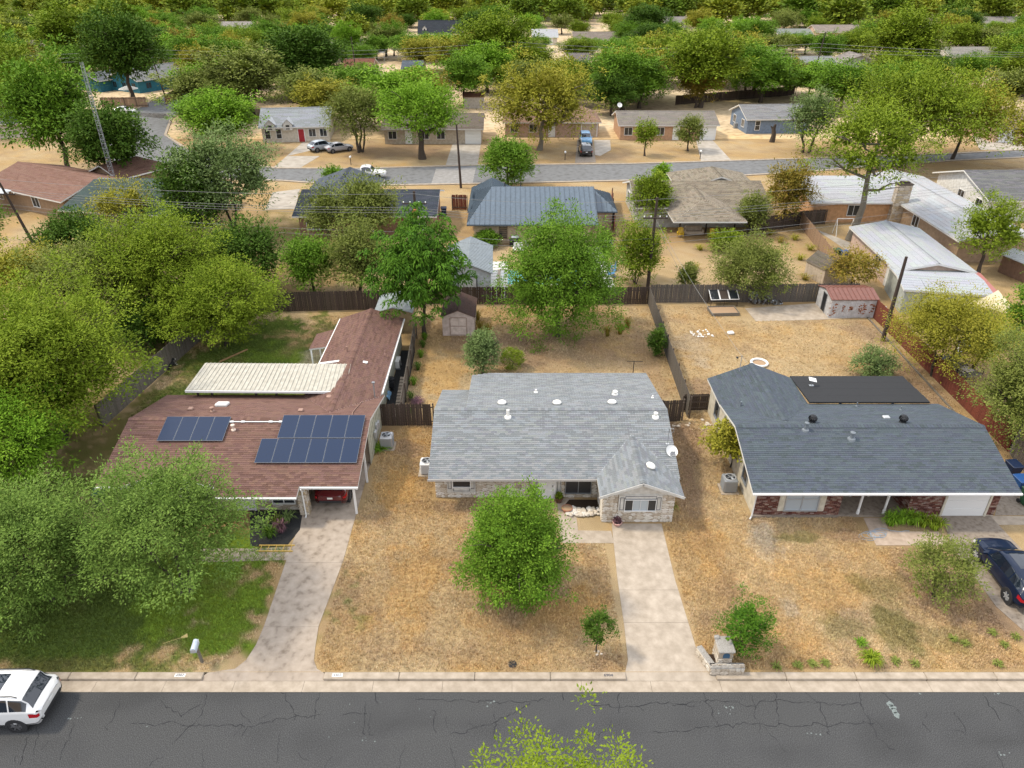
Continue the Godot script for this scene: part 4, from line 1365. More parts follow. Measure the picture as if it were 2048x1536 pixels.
	for k in 20:
		var bt := MB.new()
		bt.box(Vector3(-8.825, 1.12, -41.4 - k * 0.56), Vector3(0.03, 2.2, 0.05))
		part(rw, "batten", bt, mats["siding_cream"])
	var zj := -38.35
	var lsl := vs([Vector3(-11.1, 3.1, -52.7), Vector3(-13.6, 2.25, -52.7), Vector3(-13.6, 2.25, -40.75), Vector3(-11.1, 3.1, -37.5)])
	var rsl := vs([Vector3(-8.6, 2.25, -52.7), Vector3(-11.1, 3.1, -52.7), Vector3(-11.1, 3.1, -37.5), Vector3(-8.6, 2.25, -40.75)])
	var wm := MB.new()
	wm.slab(lsl, Vector3.DOWN * 0.12, EDGE, cols[0])
	wm.slab(rsl, Vector3.DOWN * 0.12, EDGE, cols[0])
	var rr := part(t, "rear_wing_roof", wm, mats["plain_vc"])
	shingle_slope(rr, lsl, Vector3.FORWARD, Vector3(2.5, 0.85, 0).normalized(), 0.14, 0.32, cols, 19)
	shingle_slope(rr, rsl, Vector3.BACK, Vector3(-2.5, 0.85, 0).normalized(), 0.14, 0.32, cols, 20)
	ridge_caps(rr, Vector3(-11.1, 3.1, -52.7), Vector3(-11.1, 3.1, -37.6), 0.16, 0.055, cols, 4)
	var rg := MB.new()
	rg.bar(Vector3(-8.55, 2.17, -52.7), Vector3(-8.55, 2.17, -41.2), 0.1, 0.1)
	rg.bar(Vector3(-13.65, 2.17, -52.7), Vector3(-13.65, 2.17, -45.2), 0.1, 0.1)
	part(rr, "gutter", rg, mats["trim_white"])
	var lt := vs([Vector3(-13.6, 2.2, -50.9), Vector3(-15.0, 2.0, -50.4), Vector3(-15.0, 2.0, -47.9), Vector3(-13.6, 2.2, -47.9)])
	var lm := MB.new()
	lm.slab(lt, Vector3.DOWN * 0.1, EDGE, cols[0])
	lm.box(Vector3(-14.9, 0.98, -50.3), Vector3(0.1, 1.95, 0.1))
	lm.box(Vector3(-14.9, 0.98, -48.0), Vector3(0.1, 1.95, 0.1))
	var lr := part(t, "lean_to_roof", lm, mats["plain_vc"])
	shingle_slope(lr, lt, Vector3.FORWARD, Vector3(1.4, 0.2, 0).normalized(), 0.14, 0.32, cols, 21)
	var tg := MB.new()
	tg.bar(Vector3(-13.43, 2.45, -44.78), Vector3(-11.23, 2.90, -44.54), 0.25, 0.12)
	tg.bar(Vector3(-11.23, 2.90, -44.54), Vector3(-10.01, 2.75, -44.38), 0.25, 0.12)
	part(rr, "trim_gable", tg, mats["trim_white"])
	var rm := mat("vent_brown", Color(0.28, 0.17, 0.13), 0.6)
	var sk := MB.new()
	sk.cbox(Vector3(-18.17, 2.72, -38.88) + UP * 0.1, Vector3(0.75, 0.2, 0.6), 0.05, Basis(Vector3.RIGHT, -0.26))
	part(rf, "skylight", sk, mats["plastic_white"])
	vent_pipe(rf, Vector3(-18.31, 3.04, -37.68), 0.06, 0.25, rm, 0.13)
	vent_pipe(rf, Vector3(-11.61, 2.52, -39.61), 0.06, 0.4, rm, 0.18)
	vent_pipe(rf, Vector3(-11.12, 2.24, -40.70), 0.05, 0.25, rm, 0.12)
	vent_pipe(rf, Vector3(-16.26, 3.17, -35.45), 0.06, 0.32, mat("vent_tan", Color(0.6, 0.48, 0.4), 0.6), 0.12)
	for p in [Vector3(-19.75, 2.96, -37.97), Vector3(-12.90, 3.04, -37.68)]:
		var bx := MB.new()
		bx.cbox(p + UP * 0.08, Vector3(0.3, 0.16, 0.3), 0.03)
		part(rf, "box_vent", bx, rm)
	vent_pipe(rr, Vector3(-11.65, 2.75, -45.71), 0.06, 0.6, rm)
	vent_pipe(rr, Vector3(-10.48, 2.90, -45.80), 0.03, 0.3, rm)
	vent_pipe(rr, Vector3(-9.04, 2.60, -45.92), 0.03, 0.3, rm)
	var mast := MB.new()
	mast.rod(Vector3(-8.90, 2.30, -40.47), Vector3(-8.90, 2.30, -40.47) + UP * 1.1, 0.04, 8)
	mast.cbox(Vector3(-8.90, 2.30, -40.47) + UP * 1.15, Vector3(0.2, 0.12, 0.12), 0.02)
	part(rf, "service_mast", mast, mats["metal_grey"])
	var cd := MB.new()
	cd.tube(vs([Vector3(-9.52, 3.41, -36.37) + UP * 0.05, Vector3(-9.68, 3.09, -37.49) + UP * 0.05, Vector3(-9.52, 2.32, -40.36) + UP * 0.05]), PackedFloat32Array([0.025, 0.025, 0.025]), 6)
	part(rf, "conduit", cd, rm)
	for k in 3:
		var mm := MB.new()
		mm.cbox(Vector3(-8.58, 1.15 + 0.2 * (k % 2), -38.0 - k * 0.55), Vector3(0.16, 0.5, 0.35), 0.03)
		part(side, "meter_box", mm, mats["metal_pipe"])
	rebase(t, Vector3(-15.5, 0, -36.3))
	mat("solar_frame", Color(0.2, 0.22, 0.25), 0.4)
	var pan := mat("solar_cell", Color(0.01, 0.022, 0.055), 0.22, {"spec": 0.4})
	var n := Vector3(0, 4.8, 1.27).normalized()
	var up := Vector3(0, yr - ye, zr - zf).normalized()
	solar("four-panel dark blue solar array on the brown roof, near its outer gable", Vector3(-20.40, 2.93, -34.53), Vector3(-16.61, 2.93, -34.53), Vector3(-20.55, 3.42, -36.36), 4, up, n, pan, [])
	solar("eleven-panel stepped dark blue solar array on the brown roof above the carport", Vector3(-14.40, 2.52, -32.97), Vector3(-8.67, 2.52, -32.97), Vector3(-14.47, 2.98, -34.71), 6, up, n, pan, [Vector3(-13.53, 2.99, -34.74), Vector3(-8.68, 2.99, -34.74)])
	var tube := MB.new()
	var ca := Vector3(-16.57, 3.32, -36.02) + n * 0.07
	var cb := Vector3(-13.56, 3.32, -36.02) + n * 0.07
	tube.rod(ca, cb, 0.035, 8)
	for k in [0.02, 0.24, 0.78, 0.98]:
		tube.cbox(ca.lerp(cb, k), Vector3(0.24, 0.09, 0.14), 0.02)
	single("conduit", "white cable conduit with junction boxes joining the two solar arrays", "conduit", tube, mats["trim_white"])

func solar(label: String, a: Vector3, b: Vector3, c: Vector3, n: int, up: Vector3, nn: Vector3, cell: Material, second: Array) -> void:
	var t := thing("solar_array", label, "solar panels", a, 0.0, "solar panels on the brown roof")
	var rows := [[a, b, n]]
	if second: rows.append([Vector3(second[0].x, second[0].y, second[0].z), Vector3(second[1].x, second[0].y, second[0].z), n - 1])
	var h := (c - a).dot(up)
	for r in rows:
		var l: float = r[1].x - r[0].x
		for k in r[2]:
			var o: Vector3 = r[0] - a + Vector3.RIGHT * l * (k + 0.5) / r[2] + up * (h * 0.5) + nn * 0.13
			var bs := Basis(Vector3.RIGHT, nn, -up)
			var mb := MB.new()
			mb.cbox(o, Vector3(l / r[2] - 0.02, 0.035, h - 0.03), 0.006, bs)
			var p := part(t, "panel", mb, mats["solar_frame"])
			var cm := MB.new()
			cm.box(o + nn * 0.0185, Vector3(l / r[2] - 0.045, 0.004, h - 0.06), bs)
			part(p, "cell_sheet", cm, cell)
		var rail := MB.new()
		for q in [0.22, 0.78]:
			rail.bar(r[0] - a + up * h * q + nn * 0.08, r[1] - a + up * h * q + nn * 0.08, 0.04, 0.05)
		part(t, "mounting_rail", rail, mats["metal_grey"])

func house_slate() -> void:
	var t := thing("slate_roof_house", "single-storey red brick house with dark slate-blue shingle roof and white garage door", "house")
	var ye := 2.45
	var yr := 3.8
	var zf := -30.55
	var zr := -34.95
	var zb := -39.4
	var x0 := 12.8
	var x1 := 27.1
	var cols := shades(Color(0.13, 0.157, 0.185), 14, 0.2, 24)
	var zw := -31.55
	var cream: Material = mats["cream_paint"]
	var w := MB.new()
	wall_quad(w, Vector3(13.45, 0, zw), Vector3(18.2, 0, zw), 2.4)
	wall_quad(w, Vector3(18.2, 0, zw), Vector3(18.2, 0, -33.2), 2.6)
	wall_quad(w, Vector3(18.2, 0, -33.2), Vector3(22.0, 0, -33.2), 2.9)
	wall_quad(w, Vector3(22.0, 0, -33.2), Vector3(22.0, 0, zw), 2.6)
	wall_quad(w, Vector3(22.0, 0, zw), Vector3(26.9, 0, zw), 2.4)
	part(t, "wall", w, mats["mortar"])
	var sw := MB.new()
	wall_quad(sw, Vector3(26.9, 0, zw), Vector3(26.9, 0, -38.9), 2.4)
	wall_quad(sw, Vector3(26.9, 0, -38.9), Vector3(13.45, 0, -38.9), 2.4)
	wall_quad(sw, Vector3(13.45, 0, -42.4), Vector3(13.45, 0, zw), 2.4)
	wall_quad(sw, Vector3(18.5, 0, -38.9), Vector3(18.5, 0, -42.4), 2.4)
	wall_quad(sw, Vector3(18.5, 0, -42.4), Vector3(13.45, 0, -42.4), 2.4)
	sw.tri(Vector3(18.5, 2.4, -42.4), Vector3(13.45, 2.4, -42.4), Vector3(16.0, 3.5, -42.4))
	gable_fill(sw, 26.9, zb + 0.4, zw, zr, 2.4, 3.62, 1.0)
	gable_fill(sw, 13.45, zb + 0.4, zw, zr, 2.4, 3.62, -1.0)
	var side := part(t, "side_wall", sw, cream)
	var bc := [Color(0.26, 0.105, 0.08), Color(0.33, 0.15, 0.115), Color(0.2, 0.08, 0.065), Color(0.44, 0.26, 0.21), Color(0.58, 0.44, 0.37)]
	bricks(t, Vector3(13.45, 0.1, zw), 1.3, 2.3, 0, bc, 1)
	bricks(t, Vector3(14.75, 0.1, zw), 2.6, 0.4, 0, bc, 2)
	bricks(t, Vector3(17.35, 0.1, zw), 0.85, 2.3, 0, bc, 3)
	bricks(t, Vector3(18.2, 0.1, zw), 1.6, 2.3, PI / 2, bc, 4)
	bricks(t, Vector3(22.0, 0.1, -33.2), 1.65, 2.3, -PI / 2, bc, 5)
	bricks(t, Vector3(22.0, 0.1, zw), 1.9, 2.3, 0, bc, 6)
	bricks(t, Vector3(26.42, 0.1, zw), 0.48, 2.3, 0, bc, 7)
	var slab := MB.new()
	slab.box(Vector3(15.8, 0.06, -31.5), Vector3(4.8, 0.12, 0.2))
	slab.box(Vector3(20.1, 0.055, -32.35), Vector3(3.8, 0.11, 1.75))
	part(t, "porch_slab", slab, mats["concrete_old"])
	window(t, Vector3(16.02, 1.25, zw + 0.02), 1.78, 1.55, 0, {"cols": 2, "rows": 2, "frame": mats["metal_pipe"], "glass": mats["curtain_glass"]})
	for x in [14.93, 17.14]:
		var sh := MB.new()
		sh.cbox(Vector3(x, 1.25, zw + 0.03), Vector3(0.36, 1.7, 0.05), 0.01)
		sh.cbox(Vector3(x, 1.68, zw + 0.06), Vector3(0.26, 0.7, 0.02), 0.008)
		sh.cbox(Vector3(x, 0.83, zw + 0.06), Vector3(0.26, 0.7, 0.02), 0.008)
		part(t, "shutter", sh, cream)
	for k in 6:
		var sb := MB.new()
		sb.cbox(Vector3(18.32 + k * 0.21, 1.3, -33.17), Vector3(0.2, 2.5, 0.03), 0.008)
		part(t, "siding_board", sb, mats["siding_cream"])
	panel_door(t, Vector3(20.05, 0.12, -33.17), 0.95, 2.05, 0, mat("oiled_wood", Color(0.3, 0.11, 0.025), 0.45, {"tex": "streak", "scale": Vector3(2, 0.5, 2)}), cream)
	window(t, Vector3(21.35, 1.45, -33.17), 1.2, 1.1, 0, {"cols": 4, "rows": 2, "frame": cream})
	for x in [19.35, 20.8]:
		var pm := MB.new()
		pm.lathe(Vector3(x, 0.1, -31.65), [Vector2(0.09, 0.0), Vector2(0.09, 0.25), Vector2(0.065, 0.3), Vector2(0.075, 1.2), Vector2(0.06, 2.0), Vector2(0.09, 2.05), Vector2(0.09, 2.4)], 10)
		part(t, "porch_post", pm, mats["trim_white"])
	garage_door(t, Vector3(25.15, 0.03, zw), 2.35, 2.15, 0, mats["trim_white"], cream, 4)
	for z in [-33.6, -36.4, -38.2, -40.4]:
		window(side, Vector3(13.44, 1.45, z), 0.8, 1.2, -PI / 2, {"frame": mats["metal_grey"], "cols": 1})
	var front := vs([Vector3(x0, ye, zf), Vector3(x1, ye, zf), Vector3(x1, yr, zr), Vector3(x0, yr, zr)])
	var back := vs([Vector3(x1, 2.5, zb), Vector3(x0 + 0.4, 2.5, zb), Vector3(x0, yr, zr), Vector3(x1, yr, zr)])
	var roof := MB.new()
	roof.slab(front, Vector3.DOWN * 0.14, EDGE, cols[0])
	roof.slab(back, Vector3.DOWN * 0.14, EDGE, cols[0])
	var rf := part(t, "roof", roof, mats["plain_vc"])
	shingle_slope(rf, front, Vector3.RIGHT, Vector3(0, yr - ye, zr - zf).normalized(), 0.145, 0.3, cols, 25, 300)
	shingle_slope(rf, back, Vector3.LEFT, Vector3(0, yr - 2.5, zr - zb).normalized(), 0.145, 0.3, cols, 26)
	ridge_caps(rf, Vector3(x0, yr, zr), Vector3(x1, yr, zr), 0.18, 0.05, cols, 5)
	var gut := MB.new()
	gut.bar(Vector3(x0, ye - 0.06, zf + 0.05), Vector3(x1, ye - 0.06, zf + 0.05), 0.11, 0.1)
	for k in 15: gut.box(Vector3(x0 + 0.4 + k * 0.96, ye - 0.005, zf + 0.05), Vector3(0.03, 0.02, 0.14))
	part(rf, "gutter", gut, mats["trim_white"])
	var ds := MB.new()
	ds.tube(vs([Vector3(13.0, 2.35, -30.6), Vector3(13.35, 2.1, -31.3), Vector3(13.36, 0.15, -31.42), Vector3(13.2, 0.08, -31.2)]), PackedFloat32Array([0.05, 0.05, 0.05, 0.05]), 6)
	part(t, "downspout", ds, mats["trim_white"])
	var yg := 3.62
	var gl := vs([Vector3(16.0, yg, -42.75), Vector3(13.2, 2.45, -42.75), Vector3(13.2, 2.45, -39.3), Vector3(16.0, yg, -35.6)])
	var gr := vs([Vector3(18.8, 2.5, -42.75), Vector3(16.0, yg, -42.75), Vector3(16.0, yg, -35.6), Vector3(18.8, 2.5, -39.35)])
	var gm := MB.new()
	gm.slab(gl, Vector3.DOWN * 0.13, EDGE, cols[0])
	gm.slab(gr, Vector3.DOWN * 0.13, EDGE, cols[0])
	var rg := part(t, "rear_gable_roof", gm, mats["plain_vc"])
	shingle_slope(rg, gl, Vector3.FORWARD, Vector3(2.8, yg - 2.45, 0).normalized(), 0.145, 0.3, cols, 27)
	shingle_slope(rg, gr, Vector3.BACK, Vector3(-2.8, yg - 2.5, 0).normalized(), 0.145, 0.3, cols, 28)
	ridge_caps(rg, Vector3(16, yg, -42.75), Vector3(16, yg, -35.8), 0.18, 0.07, cols, 6)
	var pf := MB.new()
	for k in 4:
		var za := -39.3 - k * 0.92
		pf.slab(vs([Vector3(18.85, 2.72 - 0.055 * k, za), Vector3(26.45, 2.72 - 0.055 * k, za), Vector3(26.5, 2.66 - 0.055 * k, za - 0.95), Vector3(18.85, 2.66 - 0.055 * k, za - 0.95)]), Vector3.DOWN * 0.1)
	for x in [19.2, 22.6, 26.2]: pf.box(Vector3(x, 1.2, -42.7), Vector3(0.12, 2.4, 0.12))
	part(t, "porch_roof", pf, mat("felt", Color(0.035, 0.037, 0.042), 0.95, {"tex": "speckle", "scale": 0.6}))
	turbine(rf, Vector3(17.47, 3.62, -35.57), mats["metal_black"])
	turbine(rf, Vector3(22.74, 3.62, -35.57), mats["metal_black"])
	var dv := mat("vent_slate", Color(0.13, 0.15, 0.17), 0.6)
	vent_pipe(rf, Vector3(16.75, 3.71, -34.65), 0.09, 0.45, dv, 0.13)
	vent_pipe(rf, Vector3(19.17, 3.52, -34.03), 0.1, 0.4, dv, 0.15)
	vent_pipe(rf, Vector3(21.63, 2.66, -38.85), 0.035, 0.3, dv)
	vent_pipe(rf, Vector3(23.98, 2.88, -38.09), 0.035, 0.25, dv)
	vent_pipe(rg, Vector3(14.23, 2.70, -38.55), 0.05, 0.5, dv)
	var bx := MB.new()
	bx.cbox(Vector3(22.23, 3.36, -36.44) + UP * 0.06, Vector3(0.4, 0.14, 0.3), 0.04)
	part(rf, "box_vent", bx, mats["metal_pipe"])
	rebase(t, Vector3(20, 0, -35))

# ---------------------------------------------------------------- houses behind
func ccol(c: Color, r := 0.75) -> StandardMaterial3D:
	return mat("paint_" + c.to_html(false), c, r, {"tex": "cloudy", "scale": 0.3})

# one gabled or hipped house. Local x runs along the ridge, +z is the front.
# o: w, d, eave, rise, over, wall, roof, hl, hr (hip insets), front / back / left / right (slots: w window, d door, g garage, s space), seams
func house(called: String, label: String, at: Vector3, turn: float, o: Dictionary) -> Node3D:
	var t := thing(called, label, "house", at, turn)
	var w: float = o.w
	var d: float = o.d
	var ev: float = o.get("eave", 2.5)
	var rise: float = o.get("rise", d * 0.17)
	var ov: float = o.get("over", 0.5)
	var hl: float = o.get("hl", 0.0)
	var hr: float = o.get("hr", 0.0)
	var wall_m := ccol(o.wall)
	var gab := rise * (d / 2.0) / (d / 2.0 + ov)
	var mb := MB.new()
	var x := w / 2
	var z := d / 2
	mb.quad(Vector3(-x, 0, z), Vector3(x, 0, z), Vector3(x, ev, z), Vector3(-x, ev, z))
	mb.quad(Vector3(x, 0, -z), Vector3(-x, 0, -z), Vector3(-x, ev, -z), Vector3(x, ev, -z))
	mb.quad(Vector3(x, 0, z), Vector3(x, 0, -z), Vector3(x, ev, -z), Vector3(x, ev, z))
	mb.quad(Vector3(-x, 0, -z), Vector3(-x, 0, z), Vector3(-x, ev, z), Vector3(-x, ev, -z))
	if hr == 0: mb.tri(Vector3(x, ev, z), Vector3(x, ev, -z), Vector3(x, ev + gab, 0))
	if hl == 0: mb.tri(Vector3(-x, ev, -z), Vector3(-x, ev, z), Vector3(-x, ev + gab, 0))
	if not o.get("open", false): part(t, "wall", mb, wall_m)
	for side in ["front", "back", "left", "right"]:
		var slots: String = o.get(side, "")
		if slots.is_empty(): continue
		var run: float = w if side in ["front", "back"] else d
		var tn: float = {"front": 0.0, "back": PI, "left": -PI / 2, "right": PI / 2}[side]
		var off: float = (d if side in ["front", "back"] else w) / 2 + 0.012
		for k in slots.length():
			var ux := -run / 2 + run * (k + 0.5) / slots.length()
			var p := yaw(tn) * Vector3(ux, 0, off)
			match slots[k]:
				"w": window(t, p + UP * 1.45, minf(1.3, run / slots.length() * 0.6), 1.2, tn, {"frame": o.get("trim", mats["trim_white"]), "cols": 2})
				"t": window(t, p + UP * 1.4, 0.8, 1.5, tn, {"frame": o.get("trim", mats["trim_white"]), "cols": 1, "rows": 2})
				"d": panel_door(t, p + UP * 0.03, 0.95, 2.05, tn, o.get("door", mats["plastic_white"]), mats["trim_white"])
				"g": garage_door(t, p + UP * 0.03, minf(2.6, run / slots.length() * 0.9), 2.15, tn, o.get("gdoor", mats["plastic_white"]), mats["trim_white"])
	var rx := x + ov
	var rz := z + ov
	var top := ev + rise
	var a := Vector3(-rx, ev, rz)
	var b := Vector3(rx, ev, rz)
	var c := Vector3(rx, ev, -rz)
	var e := Vector3(-rx, ev, -rz)
	var ra := Vector3(-rx + hl, top, 0)
	var rb := Vector3(rx - hr, top, 0)
	var slopes := [[vs([a, b, rb, ra]), Vector3.RIGHT, Vector3(0, rise, -rz).normalized()], [vs([c, e, ra, rb]), Vector3.LEFT, Vector3(0, rise, rz).normalized()]]
	if hr > 0: slopes.append([vs([b, c, rb]), Vector3.FORWARD, Vector3(-hr, rise, 0).normalized()])
	if hl > 0: slopes.append([vs([e, a, ra]), Vector3.BACK, Vector3(hl, rise, 0).normalized()])
	var rm := MB.new()
	for s in slopes: rm.slab(s[0], Vector3.DOWN * 0.16, EDGE, o.roof)
	var metal: bool = o.get("seams", 0.0) > 0
	var rf := part(t, "roof", rm, ccol(o.roof, 0.35) if metal else mats["plain_vc"])
	var cols := shades(o.roof, 10, o.get("mottle", 0.16), hash(label) % 1000)
	var sd := 100
	for s in slopes:
		sd += 1
		if metal: seams(rf, s[0], s[1], s[2], o.seams, ccol(o.get("seam_col", o.roof), 0.35))
		else: shingle_slope(rf, s[0], s[1], s[2], o.get("course", 0.28), o.get("tab", 0.8), cols, sd)
	if not metal: ridge_caps(rf, ra, rb, 0.22, 0.07, cols, 3)
	return t

# raised seams up a metal slope, each a piece
func seams(parent: Node, p: PackedVector3Array, u: Vector3, w: Vector3, gap: float, m: Material, hgt := 0.05) -> void:
	var o := p[0]
	var nn := u.cross(w)
	if nn.y < 0: nn = -nn
	var flat := []
	var lo := 1e9
	var hi := -1e9
	for q in p:
		var f := Vector2((q - o).dot(u), (q - o).dot(w))
		flat.append(f)
		lo = minf(lo, f.x)
		hi = maxf(hi, f.x)
	var x := lo + gap * 0.5
	while x < hi:
		var ys := []
		for k in flat.size():
			var a: Vector2 = flat[k]
			var b: Vector2 = flat[(k + 1) % flat.size()]
			if (a.x <= x) != (b.x <= x): ys.append(a.y + (b.y - a.y) * (x - a.x) / (b.x - a.x))
		ys.sort()
		if ys.size() >= 2 and ys[1] - ys[0] > 0.1:
			var l: float = ys[1] - ys[0]
			var mb := MB.new()
			mb.box(o + u * x + w * (ys[0] + l / 2) + nn * hgt * 0.5, Vector3(0.035, hgt, l), Basis(u, nn, -w))
			part(parent, "seam", mb, m)
		x += gap

# an extra gabled wing of a house, in the house's own coordinates
func wing(t: Node3D, at: Vector3, turn: float, o: Dictionary) -> void:
	var h := house("wing", "wing", Vector3.ZERO, 0.0, o)
	taken["wing"] -= 1
	remove_child(h)
	h.name = "wing"
	h.remove_meta("label")
	h.remove_meta("category")
	var xf := Transform3D(yaw(turn), at)
	for k in h.get_children():
		var old: Transform3D = k.transform
		h.remove_child(k)
		k.name = {"wall": "wing_wall", "roof": "wing_roof"}.get(String(k.name), String(k.name).rstrip("0123456789"))
		t.add_child(k, true)
		k.transform = xf * old
	h.free()

func extra(t: Node3D, called: String, mb: MB, m: Material) -> MeshInstance3D:
	return part(t, called, mb, m)

func build_houses() -> void:
	taken["wing"] = 0
	var tan := Color(0.5, 0.38, 0.27)
	var beige := Color(0.52, 0.44, 0.34)
	var t := house("metal_roof_house", "beige siding house with blue-grey standing-seam metal roof beside the swimming pool", Vector3(2.2, 0, -82.5), 0, {"w": 12.6, "d": 11.6, "eave": 2.35, "rise": 2.3, "over": 0.75, "hl": 2.6, "hr": 0.0, "wall": Color(0.55, 0.44, 0.3), "roof": Color(0.085, 0.12, 0.16), "seam_col": Color(0.055, 0.08, 0.11), "seams": 0.55, "trim": mat("trim_brown", Color(0.15, 0.1, 0.07), 0.6), "front": "stswss"})
	for k in 11:
		var sb := MB.new()
		sb.box(Vector3(0, 0.11 + k * 0.21, 5.812), Vector3(12.6, 0.195, 0.02), Basis(Vector3.RIGHT, 0.05))
		part(t, "siding_board", sb, ccol(Color(0.55, 0.44, 0.3)))
	wing(t, Vector3(7.6, 0, -2.0), 0, {"w": 3.2, "d": 6.5, "eave": 2.3, "rise": 1.6, "hl": 0.0, "hr": 2.6, "over": 0.5, "wall": tan, "roof": Color(0.085, 0.12, 0.16), "seam_col": Color(0.055, 0.08, 0.11), "seams": 0.55})
	wing(t, Vector3(-4.6, 0, -3.0), PI / 2, {"w": 9.0, "d": 4.2, "eave": 2.35, "rise": 1.6, "hl": 0.0, "hr": 1.5, "over": 0.5, "wall": tan, "roof": Color(0.1, 0.14, 0.18), "seam_col": Color(0.055, 0.08, 0.11), "seams": 0.5})
	for p in [Vector3(-3, 4.65, -0.4), Vector3(-1.2, 4.5, -0.9), Vector3(3.8, 3.5, 2.4)]: vent_pipe(t.get_node("roof"), p - UP * 0.1, 0.06, 0.5, mats["metal_black"])
	t = house("dark_roof_house", "brown brick house with charcoal shingle roof backing on to the overhead wires", Vector3(-16.2, 0, -83.6), 0, {"w": 14.8, "d": 9.4, "eave": 2.5, "rise": 1.5, "over": 0.55, "wall": Color(0.3, 0.17, 0.12), "roof": Color(0.085, 0.1, 0.125), "front": "wswsw", "course": 0.2, "tab": 0.5})
	wing(t, Vector3(-4.4, 0, -6.0), PI / 2, {"w": 8.0, "d": 7.5, "eave": 2.5, "rise": 1.5, "over": 0.5, "hr": 0.0, "hl": 3.5, "wall": Color(0.3, 0.17, 0.12), "roof": Color(0.13, 0.15, 0.18), "course": 0.2, "tab": 0.5})
	t = house("hip_roof_house", "low house with mottled beige hip roof and cluttered back porch", Vector3(21.8, 0, -87.2), 0, {"w": 14.6, "d": 10.0, "eave": 2.45, "rise": 1.6, "over": 0.5, "wall": Color(0.5, 0.5, 0.47), "roof": Color(0.36, 0.305, 0.235), "mottle": 0.25, "course": 0.2, "tab": 0.4, "front": "sswwss", "left": "ww"})
	wing(t, Vector3(-0.3, 0, 5.6), PI / 2, {"open": true, "w": 8.0, "d": 7.0, "eave": 2.3, "rise": 1.35, "over": 0.5, "hl": 4.0, "hr": 0.0, "wall": Color(0.5, 0.5, 0.47), "roof": Color(0.36, 0.305, 0.235), "mottle": 0.25, "course": 0.2, "tab": 0.4})
	wing(t, Vector3(3.6, 0, -6.0), PI / 2, {"w": 7.5, "d": 9.0, "eave": 2.45, "rise": 1.65, "over": 0.5, "hr": 3.5, "wall": Color(0.5, 0.5, 0.47), "roof": Color(0.35, 0.3, 0.23), "mottle": 0.25, "course": 0.2, "tab": 0.4})
	t = house("peach_brick_house", "peach brick house with white coated roof and stone chimney behind the big pecan", Vector3(41.5, 0, -89.5), 0, {"w": 12.5, "d": 11.0, "eave": 2.5, "rise": 1.1, "over": 0.6, "wall": Color(0.56, 0.32, 0.16), "roof": Color(0.64, 0.66, 0.68), "mottle": 0.05, "course": 0.5, "tab": 1.2, "front": "swsw", "left": "w"})
	var ch := MB.new()
	ch.cbox(Vector3(3.4, 2.3, 5.9), Vector3(1.6, 4.6, 0.9), 0.05)
	var chim := part(t, "chimney", ch, mats["stone_mortar"])
	stones(chim, Vector3(2.6, 0, 6.35), 1.6, 4.5, 0, ["stone_b", "stone_d", "stone_tan"], 61, 0.3, 0.55)
	stones(chim, Vector3(2.6, 0, 5.45), 0.9, 4.5, -PI / 2, ["stone_b", "stone_d"], 62, 0.3, 0.45)
	var cc := MB.new()
	cc.cbox(Vector3(3.4, 4.68, 5.9), Vector3(1.75, 0.14, 1.05), 0.03)
	cc.box(Vector3(3.4, 4.85, 5.9), Vector3(1.0, 0.2, 0.5))
	part(t, "chimney_cap", cc, mats["wood_bark"])
	wing(t, Vector3(7.6, 0, 6.6), PI / 2, {"w": 24.0, "d": 7.6, "eave": 2.45, "rise": 0.9, "over": 0.5, "wall": Color(0.42, 0.3, 0.2), "roof": Color(0.66, 0.67, 0.69), "mottle": 0.04, "course": 0.5, "tab": 1.2, "back": "swws"})
	t = house("outbuilding", "long peach garage building with low white coated roof beside the pecan trunk", Vector3(38.9, 0, -68.6), PI / 2 - 0.06, {"w": 11.8, "d": 6.4, "eave": 2.4, "rise": 0.75, "over": 0.4, "wall": Color(0.56, 0.42, 0.34), "roof": Color(0.62, 0.65, 0.69), "mottle": 0.04, "course": 0.5, "tab": 1.2, "back": "sswd"})
	t = house("carport", "white-roofed carport with slatted end panels and a red side awning", Vector3(37.9, 0, -60.6), -0.2, {"w": 6.8, "d": 5.6, "eave": 2.3, "rise": 0.22, "over": 0.2, "wall": Color(0.42, 0.45, 0.42), "roof": Color(0.62, 0.65, 0.69), "mottle": 0.03, "course": 0.5, "tab": 1.2})
	var aw := MB.new()
	aw.slab(vs([Vector3(3.6, 2.35, 3.0), Vector3(4.4, 2.1, 3.0), Vector3(4.4, 2.1, -3.0), Vector3(3.6, 2.35, -3.0)]), Vector3.DOWN * 0.05)
	part(t, "awning", aw, mat("awning_red", Color(0.34, 0.12, 0.1), 0.6))
	for k in 4:
		var lv := MB.new()
		lv.bar(Vector3(-2.4 + k * 1.5, 0.1, 2.83), Vector3(-1.5 + k * 1.5, 2.2, 2.83), 0.05, 0.12)
		part(t, "brace", lv, mats["metal_black"])
	t = house("white_gable_house", "white house with grey shingle roof beside the white coated roof", Vector3(63.5, 0, -90.5), 0, {"w": 15.0, "d": 12.0, "eave": 2.6, "rise": 1.9, "over": 0.6, "wall": Color(0.72, 0.72, 0.7), "roof": Color(0.25, 0.25, 0.25), "front": "wswsw", "left": "sww"})
	t = house("brown_gable_house", "house with faded red-brown gable roof below the lattice tower", Vector3(-57.0, 0, -92.5), -0.5, {"w": 15.0, "d": 9.5, "eave": 2.5, "rise": 1.6, "over": 0.7, "wall": Color(0.3, 0.2, 0.12), "roof": Color(0.35, 0.205, 0.155), "mottle": 0.12, "course": 0.22, "tab": 0.5, "front": "wsws"})
